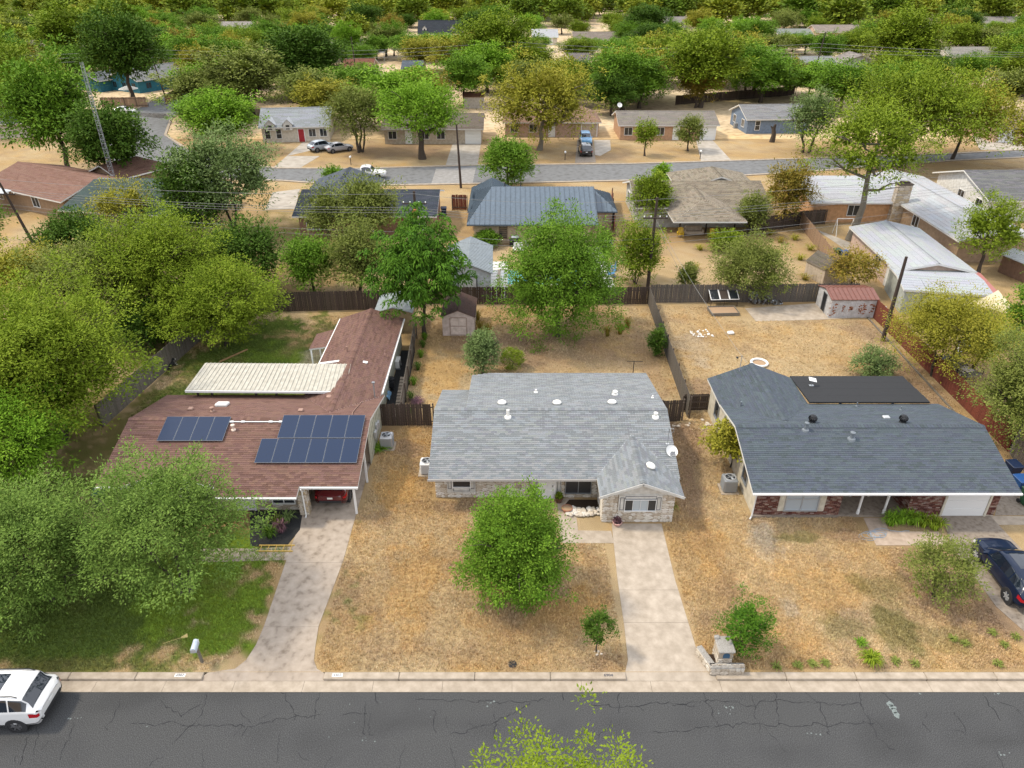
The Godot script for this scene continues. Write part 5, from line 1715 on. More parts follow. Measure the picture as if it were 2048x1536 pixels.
	wing(t, Vector3(2.0, 0, -8.5), PI / 2, {"w": 7.5, "d": 6.0, "eave": 2.5, "rise": 1.4, "hl": 0.0, "hr": 2.8, "over": 0.5, "wall": Color(0.3, 0.2, 0.12), "roof": Color(0.26, 0.15, 0.11), "course": 0.25, "tab": 0.6})
	var pc := MB.new()
	pc.slab(vs([Vector3(-7.5, 2.2, 8.5), Vector3(-1.5, 2.2, 8.5), Vector3(-1.5, 2.55, 5.3), Vector3(-7.5, 2.55, 5.3)]), Vector3.DOWN * 0.08)
	for xx in [-7.2, -4.5, -1.8]: pc.box(Vector3(xx, 1.08, 8.3), Vector3(0.1, 2.16, 0.1))
	part(t, "patio_cover", pc, ccol(Color(0.5, 0.55, 0.6)))
	t = house("green_roof_house", "long house with dull green shingle roof under the trees", Vector3(-43.2, 0, -86.6), -0.15, {"w": 12.5, "d": 13.0, "eave": 2.5, "rise": 1.6, "over": 0.6, "wall": Color(0.25, 0.24, 0.19), "roof": Color(0.1, 0.14, 0.13), "mottle": 0.12, "course": 0.22, "tab": 0.5, "front": "wsww"})
	row_house("dormer_house", "white brick house with speckled grey roof, two window gables and a red door", -37.0, -127.5, 11.0, {"d": 9.0, "rise": 2.3, "wall": Color(0.6, 0.55, 0.47), "roof": Color(0.42, 0.44, 0.47), "mottle": 0.14, "front": "ttsdww", "door": ccol(Color(0.4, 0.02, 0.03))}, 0.12, 2)
	row_house("garage_house", "house with brown-grey roof and white garage door behind the bright green street tree", -13.2, -125.9, 16.1, {"d": 9.5, "rise": 1.6, "wall": Color(0.5, 0.43, 0.34), "roof": Color(0.24, 0.2, 0.17), "front": "wdwwsg"}, 0.0, 0)
	row_house("tan_roof_house", "house with salmon-tan roof half hidden by the yellowing sycamore", 6.9, -131.5, 16.2, {"d": 9.5, "rise": 1.8, "wall": Color(0.48, 0.33, 0.25), "roof": Color(0.42, 0.27, 0.19), "front": "wwdsg", "gdoor": ccol(Color(0.5, 0.4, 0.3)), "hr": 3.0}, 0.0, 0)
	row_house("grey_roof_house", "long orange brick house with grey-beige roof and white garage door", 26.6, -129.0, 16.3, {"d": 9.0, "rise": 1.5, "wall": Color(0.5, 0.3, 0.18), "roof": Color(0.32, 0.29, 0.25), "front": "wswdsg"}, 0.0, 0)
	row_house("blue_house", "slate blue house with pale grey roof behind the grey-green street tree", 46.7, -134.4, 11.0, {"d": 9.0, "rise": 1.7, "wall": Color(0.16, 0.22, 0.32), "roof": Color(0.33, 0.33, 0.33), "front": "tst", "left": "ww"}, 0.06, 0)
	row_house("peach_gable_house", "peach painted house with tan roof behind the big pecan crown", 87.3, -127.1, 12.3, {"d": 10.0, "rise": 1.8, "wall": Color(0.62, 0.42, 0.3), "roof": Color(0.45, 0.34, 0.26), "front": "gsw"}, 0.0, 0)
	house("teal_house", "teal painted house with grey gable roof and patio beyond the side street", Vector3(-86.0, 0, -188.0), PI / 2 - 0.5, {"w": 16.0, "d": 10.0, "eave": 2.7, "rise": 2.2, "over": 0.6, "wall": Color(0.02, 0.17, 0.25), "roof": Color(0.33, 0.33, 0.34), "left": "www", "front": "wsw", "trim": ccol(Color(0.03, 0.2, 0.3))})
	house("teal_house_annex", "low teal gable annex behind the white patio umbrella", Vector3(-96.5, 0, -186.0), PI / 2 - 0.5, {"w": 9.0, "d": 8.0, "eave": 2.5, "rise": 1.4, "over": 0.5, "wall": Color(0.02, 0.15, 0.22), "roof": Color(0.2, 0.22, 0.24), "left": "ws", "trim": ccol(Color(0.03, 0.2, 0.3))})
	house("pale_roof_house", "house with pale grey roof at the edge of the dark trees", Vector3(-92.0, 0, -134.0), 0.3, {"w": 14.0, "d": 10.0, "wall": Color(0.5, 0.45, 0.38), "roof": Color(0.36, 0.37, 0.38)})
	row_house("cottage", "small house with grey-brown roof and an open carport sheltering a blue car", -54.6, -255.2, 12.3, {"d": 10.0, "rise": 1.8, "wall": Color(0.58, 0.5, 0.4), "roof": Color(0.3, 0.27, 0.24), "front": "wws"}, 0.0, 0)
	row_house("dormer_cottage", "dark-roofed house with two white dormers among the far trees", -26.3, -293.2, 15.3, {"d": 10.0, "eave": 3.0, "rise": 4.2, "wall": Color(0.6, 0.6, 0.6), "roof": Color(0.06, 0.07, 0.085), "front": "wdw"}, 0.0, 2)
	row_house("white_roof_cottage", "cottage with white metal roof and timbered gable end", 11.8, -286.1, 8.6, {"d": 12.0, "rise": 2.2, "wall": Color(0.6, 0.55, 0.48), "roof": Color(0.62, 0.64, 0.66), "mottle": 0.05, "front": "wd"}, 0.0, 0)
	row_house("yellow_house", "pale yellow house with taupe roof and green front door", 30.2, -276.1, 17.6, {"d": 11.0, "rise": 2.2, "wall": Color(0.62, 0.55, 0.2), "roof": Color(0.36, 0.31, 0.26), "front": "wdsw", "door": ccol(Color(0.01, 0.13, 0.09))}, 0.0, 0)
	row_house("green_grey_cottage", "cottage with pale green-grey roof beside the pink-walled house", 104.4, -296.8, 12.4, {"d": 10.0, "rise": 1.6, "wall": Color(0.45, 0.36, 0.28), "roof": Color(0.34, 0.37, 0.33), "front": "wgs"}, 0.0, 0)
	row_house("pink_house", "pale pink gabled house with red shutters on a far green lawn", 124.2, -306.4, 17.5, {"d": 11.0, "rise": 2.2, "wall": Color(0.62, 0.45, 0.36), "roof": Color(0.42, 0.35, 0.31), "front": "wwd", "door": ccol(Color(0.35, 0.04, 0.02))}, 0.05, 0)
	row_house("porch_house", "grey-roofed house with a flat white porch beside the leaning pole", 80.5, -209.1, 10.4, {"d": 10.0, "rise": 1.6, "wall": Color(0.4, 0.4, 0.38), "roof": Color(0.36, 0.38, 0.38), "front": "sdw"}, 0.0, 0)
	row_house("grey_gable_house", "small grey gabled house beside the blue bin in the far yard", 94.0, -213.0, 7.8, {"d": 10.0, "rise": 2.0, "wall": Color(0.4, 0.42, 0.45), "roof": Color(0.4, 0.36, 0.34), "front": "ws"}, PI / 2, 0)
	row_house("long_grey_house", "long low house with beige-grey roof and white gable end far behind the pecan", 135.2, -227.7, 19.4, {"d": 12.0, "rise": 2.0, "wall": Color(0.62, 0.6, 0.56), "roof": Color(0.4, 0.37, 0.33), "front": "wsgw", "left": "w"}, 0.05, 0)
	row_house("tan_long_house", "long tan-roofed house glimpsed between far green trees", -148.9, -252.4, 14.3, {"d": 12.0, "rise": 1.8, "wall": Color(0.5, 0.4, 0.3), "roof": Color(0.42, 0.35, 0.28), "front": "wsw"}, 0.0, 0)
	row_house("tan_bungalow", "tan bungalow behind the dark oak with bare ground in front", -128.2, -244.5, 12.6, {"d": 11.0, "rise": 1.6, "wall": Color(0.55, 0.42, 0.3), "roof": Color(0.45, 0.37, 0.3), "front": "wdw"}, 0.0, 0)
	row_house("red_roof_cottage", "cottage with dull red roof below the far carport", -39.6, -201.7, 7.2, {"d": 10.0, "rise": 1.8, "wall": Color(0.4, 0.3, 0.24), "roof": Color(0.28, 0.12, 0.085), "front": "w"}, 0.0, 0)
	row_house("blue_grey_cottage", "cottage with blue-grey roof behind an arching branch", -25.3, -198.2, 4.6, {"d": 9.0, "rise": 1.8, "wall": Color(0.55, 0.55, 0.52), "roof": Color(0.16, 0.19, 0.23), "front": "w"}, 0.0, 0)
	row_house("brown_grey_cottage", "cottage with brown-grey roof between two dense green crowns", 18.6, -217.0, 4.7, {"d": 9.0, "rise": 1.6, "wall": Color(0.45, 0.4, 0.34), "roof": Color(0.26, 0.23, 0.22), "front": "w"}, 0.0, 0)
	row_house("two_storey_house", "tall grey two-storey house with dark windows at the far edge of the trees", 16.0, -400.1, 11.3, {"d": 10.0, "eave": 7.0, "rise": 2.0, "wall": Color(0.4, 0.4, 0.38), "roof": Color(0.4, 0.4, 0.4), "front": "www"}, 0.0, 0)
	row_house("white_far_house", "white house in the farthest bare yards behind an arching trunk", -175.9, -420.7, 21.9, {"d": 14.0, "rise": 2.0, "wall": Color(0.6, 0.57, 0.52), "roof": Color(0.5, 0.48, 0.46), "front": "wsw"}, 0.0, 0)
	row_house("grey_far_house", "flat grey house beside a far leaning pole", -118.6, -468.7, 17.2, {"d": 14.0, "rise": 1.6, "wall": Color(0.35, 0.35, 0.34), "roof": Color(0.4, 0.42, 0.44), "front": "wsw"}, 0.0, 0)
	row_house("pale_far_house", "pale house by a bare track beyond the olive trees", 109.6, -443.4, 12.2, {"d": 14.0, "rise": 2.0, "wall": Color(0.55, 0.52, 0.48), "roof": Color(0.5, 0.5, 0.5), "front": "ww"}, 0.0, 0)
	var i := 0
	for q in [[202.9, -443.4, 15.8, "sand", 0.5], [237.6, -443.4, 16.8, "white", 0.62], [214.3, -353.6, 19.7, "tan", 0.45], [151.4, -487.1, 19.6, "grey", 0.4], [-297.4, -517.5, 19.6, "white", 0.62], [-165.2, -468.7, 18.6, "tan", 0.45], [-75.4, -517.5, 18.9, "grey", 0.4], [-16.9, -540.0, 21.4, "sand", 0.5], [64.8, -507.0, 17.6, "tan", 0.45], [72.3, -353.6, 10.9, "grey", 0.4], [163.9, -320.7, 12.9, "sand", 0.5], [-111.7, -325.0, 12.1, "sand", 0.5]]:
		var c: float = q[4]
		row_house("far_house", "%s far house with a %s roof %s" % [["low", "broad", "small"][i % 3], q[3], ["behind the pink house", "behind the tall sunlit tree", "above the long grey house", "by the pale track", "behind the tan long house", "beyond the dark oak", "behind the dormer cottage", "left of the two-storey house", "right of the two-storey house", "behind the yellow house", "behind the grey gabled house", "behind the olive oak"][i]], q[0], q[1], q[2], {"d": 12.0, "rise": 2.0, "wall": Color(c, c * 0.9, c * 0.8), "roof": Color(c * 0.9, c * 0.82, c * 0.75), "front": "wdws"}, 0.0, 0)
		i += 1
	build_sheds()

func row_house(called: String, label: String, x: float, z: float, w: float, o: Dictionary, turn: float, dormers: int) -> void:
	o["w"] = w
	o["over"] = 0.45
	o["course"] = 0.35
	o["tab"] = 0.9
	var t := house(called, label, Vector3(x, 0, z - o.d / 2.0), turn, o)
	for k in dormers:
		var ev: float = o.get("eave", 2.5)
		var dx := -w * 0.36 + k * w * (0.26 if ev < 2.8 else 0.66)
		var zz: float = o.d / 2.0 + (0.2 if ev < 2.8 else -1.2)
		var yy := ev - 0.1 if ev < 2.8 else ev + 1.2
		var mb := MB.new()
		mb.box(Vector3(dx, yy + 0.1, zz - 0.6), Vector3(1.5, 1.0, 1.6))
		mb.tri(Vector3(dx - 0.75, yy + 0.6, zz + 0.2), Vector3(dx + 0.75, yy + 0.6, zz + 0.2), Vector3(dx, yy + 1.3, zz + 0.2))
		var dm := part(t, "dormer", mb, mats["white_paint"])
		var rm := MB.new()
		for s in [-1.0, 1.0]:
			var q := vs([Vector3(dx + s * 0.95, yy + 0.5, zz + 0.35), Vector3(dx, yy + 1.4, zz + 0.35), Vector3(dx, yy + 1.4, zz - 2.4), Vector3(dx + s * 0.95, yy + 0.5, zz - 2.4)])
			if s > 0: q.reverse()
			rm.slab(q, Vector3.DOWN * 0.1)
		part(dm, "dormer_roof", rm, ccol(o.roof))
		var gl := MB.new()
		gl.box(Vector3(dx, yy + 0.1, zz + 0.21), Vector3(0.6, 0.7, 0.03))
		part(dm, "pane", gl, mats["glass"])

func shed(called: String, label: String, at: Vector3, turn: float, w: float, d: float, ev: float, rise: float, wall_c: Color, roof_c: Color, over := 0.15, metal := 0.0, ribs := 0.3) -> Node3D:
	var t := thing(called, label, "shed", at, turn)
	var mb := wall_box(w, d, ev, rise * (d / 2) / (d / 2 + over))
	part(t, "wall", mb, ccol(wall_c))
	var bm := ccol(Color(wall_c.r * 0.94, wall_c.g * 0.94, wall_c.b * 0.94))
	var n := int(w / ribs)
	for k in n:
		for s in [-1.0, 1.0]:
			var q := MB.new()
			q.box(Vector3(-w / 2 + w * (k + 0.5) / n, ev / 2, s * (d / 2 + 0.008)), Vector3(w / n - 0.03, ev - 0.02, 0.02))
			part(t, "wall_board", q, bm)
	var n2 := int(d / ribs)
	for k in n2:
		for s in [-1.0, 1.0]:
			var zz := -d / 2 + d * (k + 0.5) / n2
			var hh := ev + rise * (1.0 - absf(zz) / (d / 2)) * 0.9
			var q := MB.new()
			q.box(Vector3(s * (w / 2 + 0.008), hh / 2, zz), Vector3(0.02, hh - 0.05, d / n2 - 0.03))
			part(t, "wall_board", q, bm)
	var rx := w / 2 + over
	var rz := d / 2 + over
	var a := vs([Vector3(-rx, ev, rz), Vector3(rx, ev, rz), Vector3(rx, ev + rise, 0), Vector3(-rx, ev + rise, 0)])
	var b := vs([Vector3(rx, ev, -rz), Vector3(-rx, ev, -rz), Vector3(-rx, ev + rise, 0), Vector3(rx, ev + rise, 0)])
	var rm := MB.new()
	rm.slab(a, Vector3.DOWN * 0.06)
	rm.slab(b, Vector3.DOWN * 0.06)
	var rf := part(t, "roof", rm, ccol(roof_c, 0.5))
	if metal > 0:
		seams(rf, a, Vector3.RIGHT, Vector3(0, rise, -rz).normalized(), metal, ccol(roof_c, 0.45), 0.035)
		seams(rf, b, Vector3.LEFT, Vector3(0, rise, rz).normalized(), metal, ccol(roof_c, 0.45), 0.035)
	else:
		var cols := shades(roof_c, 8, 0.16, 9)
		shingle_slope(rf, a, Vector3.RIGHT, Vector3(0, rise, -rz).normalized(), 0.14, 0.33, cols, 1)
		shingle_slope(rf, b, Vector3.LEFT, Vector3(0, rise, rz).normalized(), 0.14, 0.33, cols, 2)
	return t

func build_sheds() -> void:
	var t := shed("garden_shed", "pinkish-white wooden garden shed with double door and brown shingle roof", Vector3(-4.4, 0, -55.9), -PI / 2, 3.6, 2.6, 1.75, 0.6, Color(0.62, 0.52, 0.47), Color(0.13, 0.085, 0.07), 0.12)
	var dm := MB.new()
	var fx := 1.83
	for s in [-0.68, 0.68]: dm.cbox(Vector3(fx, 0.85, s), Vector3(0.05, 1.6, 0.1), 0.01)
	for y in [0.1, 0.9, 1.66]: dm.cbox(Vector3(fx, y, 0), Vector3(0.05, 0.09, 1.26), 0.01)
	var dr := part(t, "door", dm, ccol(Color(0.42, 0.33, 0.28)))
	for s in [-0.32, 0.32]:
		var lf := MB.new()
		lf.cbox(Vector3(fx - 0.01, 0.87, s), Vector3(0.03, 1.5, 0.6), 0.01)
		part(dr, "door_leaf", lf, ccol(Color(0.66, 0.56, 0.5)))
	t = shed("metal_shed", "tan clapboard shed with shiny ribbed metal roof beside the brown-roofed wing", Vector3(-9.75, 0, -56.4), -PI / 2, 3.0, 2.7, 1.85, 0.45, Color(0.4, 0.31, 0.18), Color(0.42, 0.47, 0.5), 0.25, 0.22)
	for k in 9:
		var cb := MB.new()
		cb.box(Vector3(1.53, 0.12 + k * 0.2, 0.75), Vector3(0.03, 0.18, 1.1), Basis(Vector3.BACK, 0.12))
		part(t, "clapboard", cb, ccol(Color(0.45, 0.35, 0.2)))
	t = shed("rusty_shed", "white metal shed with rusted red roof, rust-streaked wall and open door", Vector3(29.4, 0, -59.1), 0.0, 3.9, 3.0, 1.75, 0.42, Color(0.6, 0.6, 0.62), Color(0.19, 0.075, 0.055), 0.12, 0.4, 0.2)
	var rust := mat("rust", Color(0.33, 0.11, 0.03), 0.9, {"tex": "blotch", "scale": 1.0})
	var rr := RandomNumberGenerator.new()
	rr.seed = 8
	for s in [[-1.85, 0.5, 1.3], [-1.55, 0.35, 1.0], [-0.85, 0.22, 0.7], [-0.2, 0.3, 0.45], [0.6, 0.28, 0.7], [0.75, 0.5, 1.0], [1.0, 0.35, 1.0], [1.6, 0.3, 0.9], [1.8, 0.2, 0.6]]:
		var rm := MB.new()
		for k in 14:
			var y: float = 0.85 + rr.randf_range(-0.5, 0.5) * s[2]
			rm.box(Vector3(s[0] + rr.randf_range(-0.5, 0.5) * s[1], y, 1.521), Vector3(rr.randf_range(0.05, 0.22), rr.randf_range(0.02, 0.09), 0.006))
		part(t, "rust_streaks", rm, rust)
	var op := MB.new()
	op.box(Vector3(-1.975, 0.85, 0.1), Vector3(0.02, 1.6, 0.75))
	part(t, "dark_doorway_sheet", op, mats["metal_black"])  # black sheet on the uncut wall, painting the dark of the open doorway
	var df := MB.new()
	for z in [-0.3, 0.5]: df.box(Vector3(-1.99, 0.85, z), Vector3(0.05, 1.7, 0.05))
	df.box(Vector3(-1.99, 1.72, 0.1), Vector3(0.05, 0.06, 0.85))
	part(t, "door_frame", df, mats["metal_grey"])
	shed("small_shed", "small tan barn-roofed shed tucked behind the rear fence", Vector3(30.30, 0.00, -65.43) + Vector3(0, 0, -1.2), -1.2, 2.6, 2.4, 1.5, 0.9, Color(0.55, 0.46, 0.36), Color(0.22, 0.19, 0.15), 0.1)
	shed("brown_shed", "small brown shed with grey metal roof at the edge of the grass", Vector3(49.87, 0.00, -67.22), -1.3, 3.0, 2.4, 1.8, 0.5, Color(0.22, 0.13, 0.085), Color(0.4, 0.42, 0.43), 0.2, 0.3)
	shed("red_brown_shed", "red-brown roofed white shed behind the street house garage", Vector3(-7.87, 0.00, -159.23) + Vector3(0, 0, -2), 0.0, 4.0, 4.0, 2.3, 0.7, Color(0.5, 0.46, 0.4), Color(0.22, 0.11, 0.07), 0.2)
	t = shed("pool_house", "white pool house with ribbed grey metal roof and white door", Vector3(-4.0, 0, -65.2), -PI / 2 + 0.02, 7.0, 4.0, 2.5, 0.95, Color(0.66, 0.7, 0.74), Color(0.27, 0.31, 0.34), 0.2, 0.36, 0.5)
	var pd := MB.new()
	pd.cbox(Vector3(3.55, 1.05, 0.1), Vector3(0.05, 2.1, 1.6), 0.01)
	var pdoor := part(t, "door", pd, ccol(Color(0.72, 0.72, 0.7)))
	var pf := MB.new()
	for z in [-0.75, 0.95]: pf.box(Vector3(3.56, 1.08, z), Vector3(0.06, 2.16, 0.1))
	pf.box(Vector3(3.56, 2.17, 0.1), Vector3(0.06, 0.1, 1.8))
	part(pdoor, "door_frame", pf, mats["trim_dark"])
	t = thing("patio_cover", "long white ribbed metal patio cover on dark posts over the green lawn", "patio cover", Vector3(-16.0, 0, -42.0))
	var pa := Vector3(-21.14, 2.85, -40.56) - t.position
	var pb := Vector3(-10.73, 2.95, -40.27) - t.position
	var pc := Vector3(-10.96, 3.10, -43.60) - t.position
	var pd2 := Vector3(-21.08, 2.95, -44.02) - t.position
	var dk := MB.new()
	dk.slab(vs([pa, pb, pc, pd2]), Vector3.DOWN * 0.1)
	var dkp := part(t, "cover_sheet", dk, ccol(Color(0.46, 0.44, 0.38)))
	for k in 36:
		var rb := MB.new()
		var f := (k + 0.5) / 36.0
		rb.bar(pa.lerp(pb, f) + UP * 0.012, pd2.lerp(pc, f) + UP * 0.012, 0.05, 0.05)
		part(dkp, "rib", rb, ccol(Color(0.5, 0.48, 0.42)))
	var gut := MB.new()
	gut.bar(pa + Vector3(0, -0.09, 0.04), pb + Vector3(0, -0.09, 0.04), 0.08, 0.14)
	part(t, "gutter", gut, mats["trim_white"])
	for k in [0.05, 0.14, 0.42, 0.55, 0.75]:
		var pm := MB.new()
		var q := pa.lerp(pb, k)
		pm.cbox(Vector3(q.x, q.y / 2 - 0.05, q.z - 0.5), Vector3(0.12, q.y - 0.1, 0.12), 0.01)
		part(t, "post", pm, mats["wood_dark"])

func build_fences() -> void:
	var dark := shades(Color(0.115, 0.085, 0.065), 6, 0.3, 31)
	var grey := shades(Color(0.26, 0.235, 0.2), 6, 0.2, 32)
	var red := shades(Color(0.25, 0.062, 0.035), 6, 0.14, 33)
	var tanw := shades(Color(0.46, 0.31, 0.19), 6, 0.15, 34)
	var ash := shades(Color(0.17, 0.15, 0.13), 6, 0.25, 35)
	fence("picket_fence", "dark weathered picket fence behind the green back lawn", Vector3(-24.6, 0, -58.6), Vector3(-11.0, 0, -59.3), 1.85, dark, {"rail_side": -1.0})
	fence("picket_fence", "grey weathered picket fence along the left side of the green back lawn", Vector3(-27.2, 0, -40.5), Vector3(-24.7, 0, -58.4), 1.8, grey, {"rail_side": -1.0})
	fence("picket_fence", "dark picket fence with exposed rails behind the pink shed and back tree", Vector3(-11.0, 0, -60.4), Vector3(12.3, 0, -60.4), 1.7, dark, {"rail_side": -1.0, "rails": [0.5, 1.35]})
	fence("picket_fence", "leaning grey fence between the two dry back gardens", Vector3(12.25, 0, -60.3), Vector3(11.9, 0, -41.6), 1.75, ash, {"rail_side": -1.0})
	fence("picket_fence", "grey-black picket fence behind the dry lawn with the rusty shed", Vector3(12.5, 0, -60.7), Vector3(31.2, 0, -61.0), 1.8, ash, {"rail_side": -1.0})
	fence("picket_fence", "red-stained fence with metal posts down the side of the dry back garden", Vector3(31.3, 0, -60.8), Vector3(31.35, 0, -37.6), 1.75, red, {"rail_side": -1.0, "post_mat": mats["metal_pipe"], "rails": [0.12, 0.85, 1.5], "rail_mat": mat("rail_red", Color(0.3, 0.12, 0.09), 0.8)})
	fence("picket_fence", "grey fence continuing beside the slate-roofed house past the red fence", Vector3(31.3, 0, -37.4), Vector3(30.2, 0, -26.0), 1.6, grey, {"rail_side": -1.0})
	fence("gate_fence", "dark wooden fence panel joining the brown-roofed and stone houses", Vector3(-8.74, 0.00, -40.65), Vector3(-5.21, 0.00, -40.65), 1.75, dark, {"rail_side": -1.0})
	fence("gate_fence", "short dark fence panel at the rear corner of the stone house", Vector3(10.02, 0.00, -41.07), Vector3(11.46, 0.00, -41.20), 1.75, dark, {"rail_side": -1.0})
	fence("gate_fence", "low brown fence panel with exposed rails beside the slate-roofed house", Vector3(11.69, 0.00, -42.52), Vector3(14.23, 0.00, -42.64), 1.35, dark, {"rail_side": 1.0, "rails": [0.25, 0.7, 1.2]})
	fence("picket_fence", "grey leaning fence between the brown-roofed rear wing and the dry back garden", Vector3(-7.45, 0, -41.2), Vector3(-7.9, 0, -53.6), 1.6, grey, {"rail_side": 1.0})
	fence("picket_fence", "new tan fence between the shrubby yard and the pecan yard", Vector3(33.54, 0.00, -83.04), Vector3(31.89, 0.00, -66.19), 1.7, tanw, {"rail_side": -1.0})
	fence("picket_fence", "dark fence across the end of the shrubby yard", Vector3(26.25, 0.00, -79.48), Vector3(33.53, 0.00, -82.67), 1.8, dark, {"rail_side": 1.0, "rails": [0.5, 0.95, 1.4]})
	fence("picket_fence", "brown fence from the tan fence to the peach brick house", Vector3(33.53, 0.00, -82.67), Vector3(36.60, 0.00, -83.41), 1.8, dark, {})
	fence("picket_fence", "red-brown fence between the charcoal roof and the metal roof", Vector3(-7.37, 0.00, -88.90), Vector3(-5.51, 0.00, -88.90), 1.9, red, {"rail_side": 1.0})
	fence("picket_fence", "red-brown fence beside the metal-roofed house and hip-roofed house", Vector3(11.39, 0.00, -78.63), Vector3(12.63, 0.00, -92.11), 1.9, red, {})
	fence("picket_fence", "pale fence in front of the teal house patio", Vector3(-85.33, 0.00, -160.40), Vector3(-75.89, 0.00, -160.99), 2.0, tanw, {"pw": 0.3})
	fence("picket_fence", "rust-red fence beside the teal house", Vector3(-73.32, 0.00, -163.38), Vector3(-75.01, 0.00, -172.98), 1.8, shades(Color(0.4, 0.12, 0.05), 4, 0.1, 3), {"pw": 0.3})
	fence("picket_fence", "pale fence running up the far bare track", Vector3(71.57, 0.00, -304.41), Vector3(87.37, 0.00, -381.36), 2.0, tanw, {"pw": 0.5})
	fence("picket_fence", "dark fence behind the street trees opposite", Vector3(34.54, 0.00, -163.38), Vector3(64.33, 0.00, -176.41), 1.9, dark, {"pw": 0.35})

# ---------------------------------------------------------------- trees
# leaf tones per kind (real leaf colours), picked at random over each crown
var tones := {
	"green": [Color(0.078, 0.157, 0.015), Color(0.106, 0.203, 0.019), Color(0.146, 0.249, 0.025)],
	"bright": [Color(0.112, 0.220, 0.017), Color(0.151, 0.273, 0.021), Color(0.196, 0.325, 0.028)],
	"lime": [Color(0.113, 0.168, 0.013), Color(0.150, 0.209, 0.017), Color(0.193, 0.250, 0.023)],
	"dark": [Color(0.045, 0.093, 0.013), Color(0.062, 0.116, 0.016), Color(0.084, 0.145, 0.019)],
	"deep": [Color(0.045, 0.110, 0.012), Color(0.062, 0.139, 0.014), Color(0.090, 0.186, 0.017)],
	"olive": [Color(0.112, 0.139, 0.028), Color(0.151, 0.180, 0.038), Color(0.190, 0.215, 0.052)],
	"sage": [Color(0.101, 0.151, 0.048), Color(0.134, 0.191, 0.062), Color(0.179, 0.238, 0.085)],
	"leafy": [Color(0.084, 0.145, 0.025), Color(0.118, 0.191, 0.034), Color(0.168, 0.249, 0.052)],
	"yellow": [Color(0.190, 0.191, 0.019), Color(0.246, 0.238, 0.028), Color(0.314, 0.284, 0.043)],
	"amber": [Color(0.224, 0.162, 0.028), Color(0.280, 0.197, 0.038), Color(0.179, 0.174, 0.028)],
	"purple": [Color(0.134, 0.070, 0.085), Color(0.179, 0.093, 0.114), Color(0.090, 0.058, 0.057)],
}

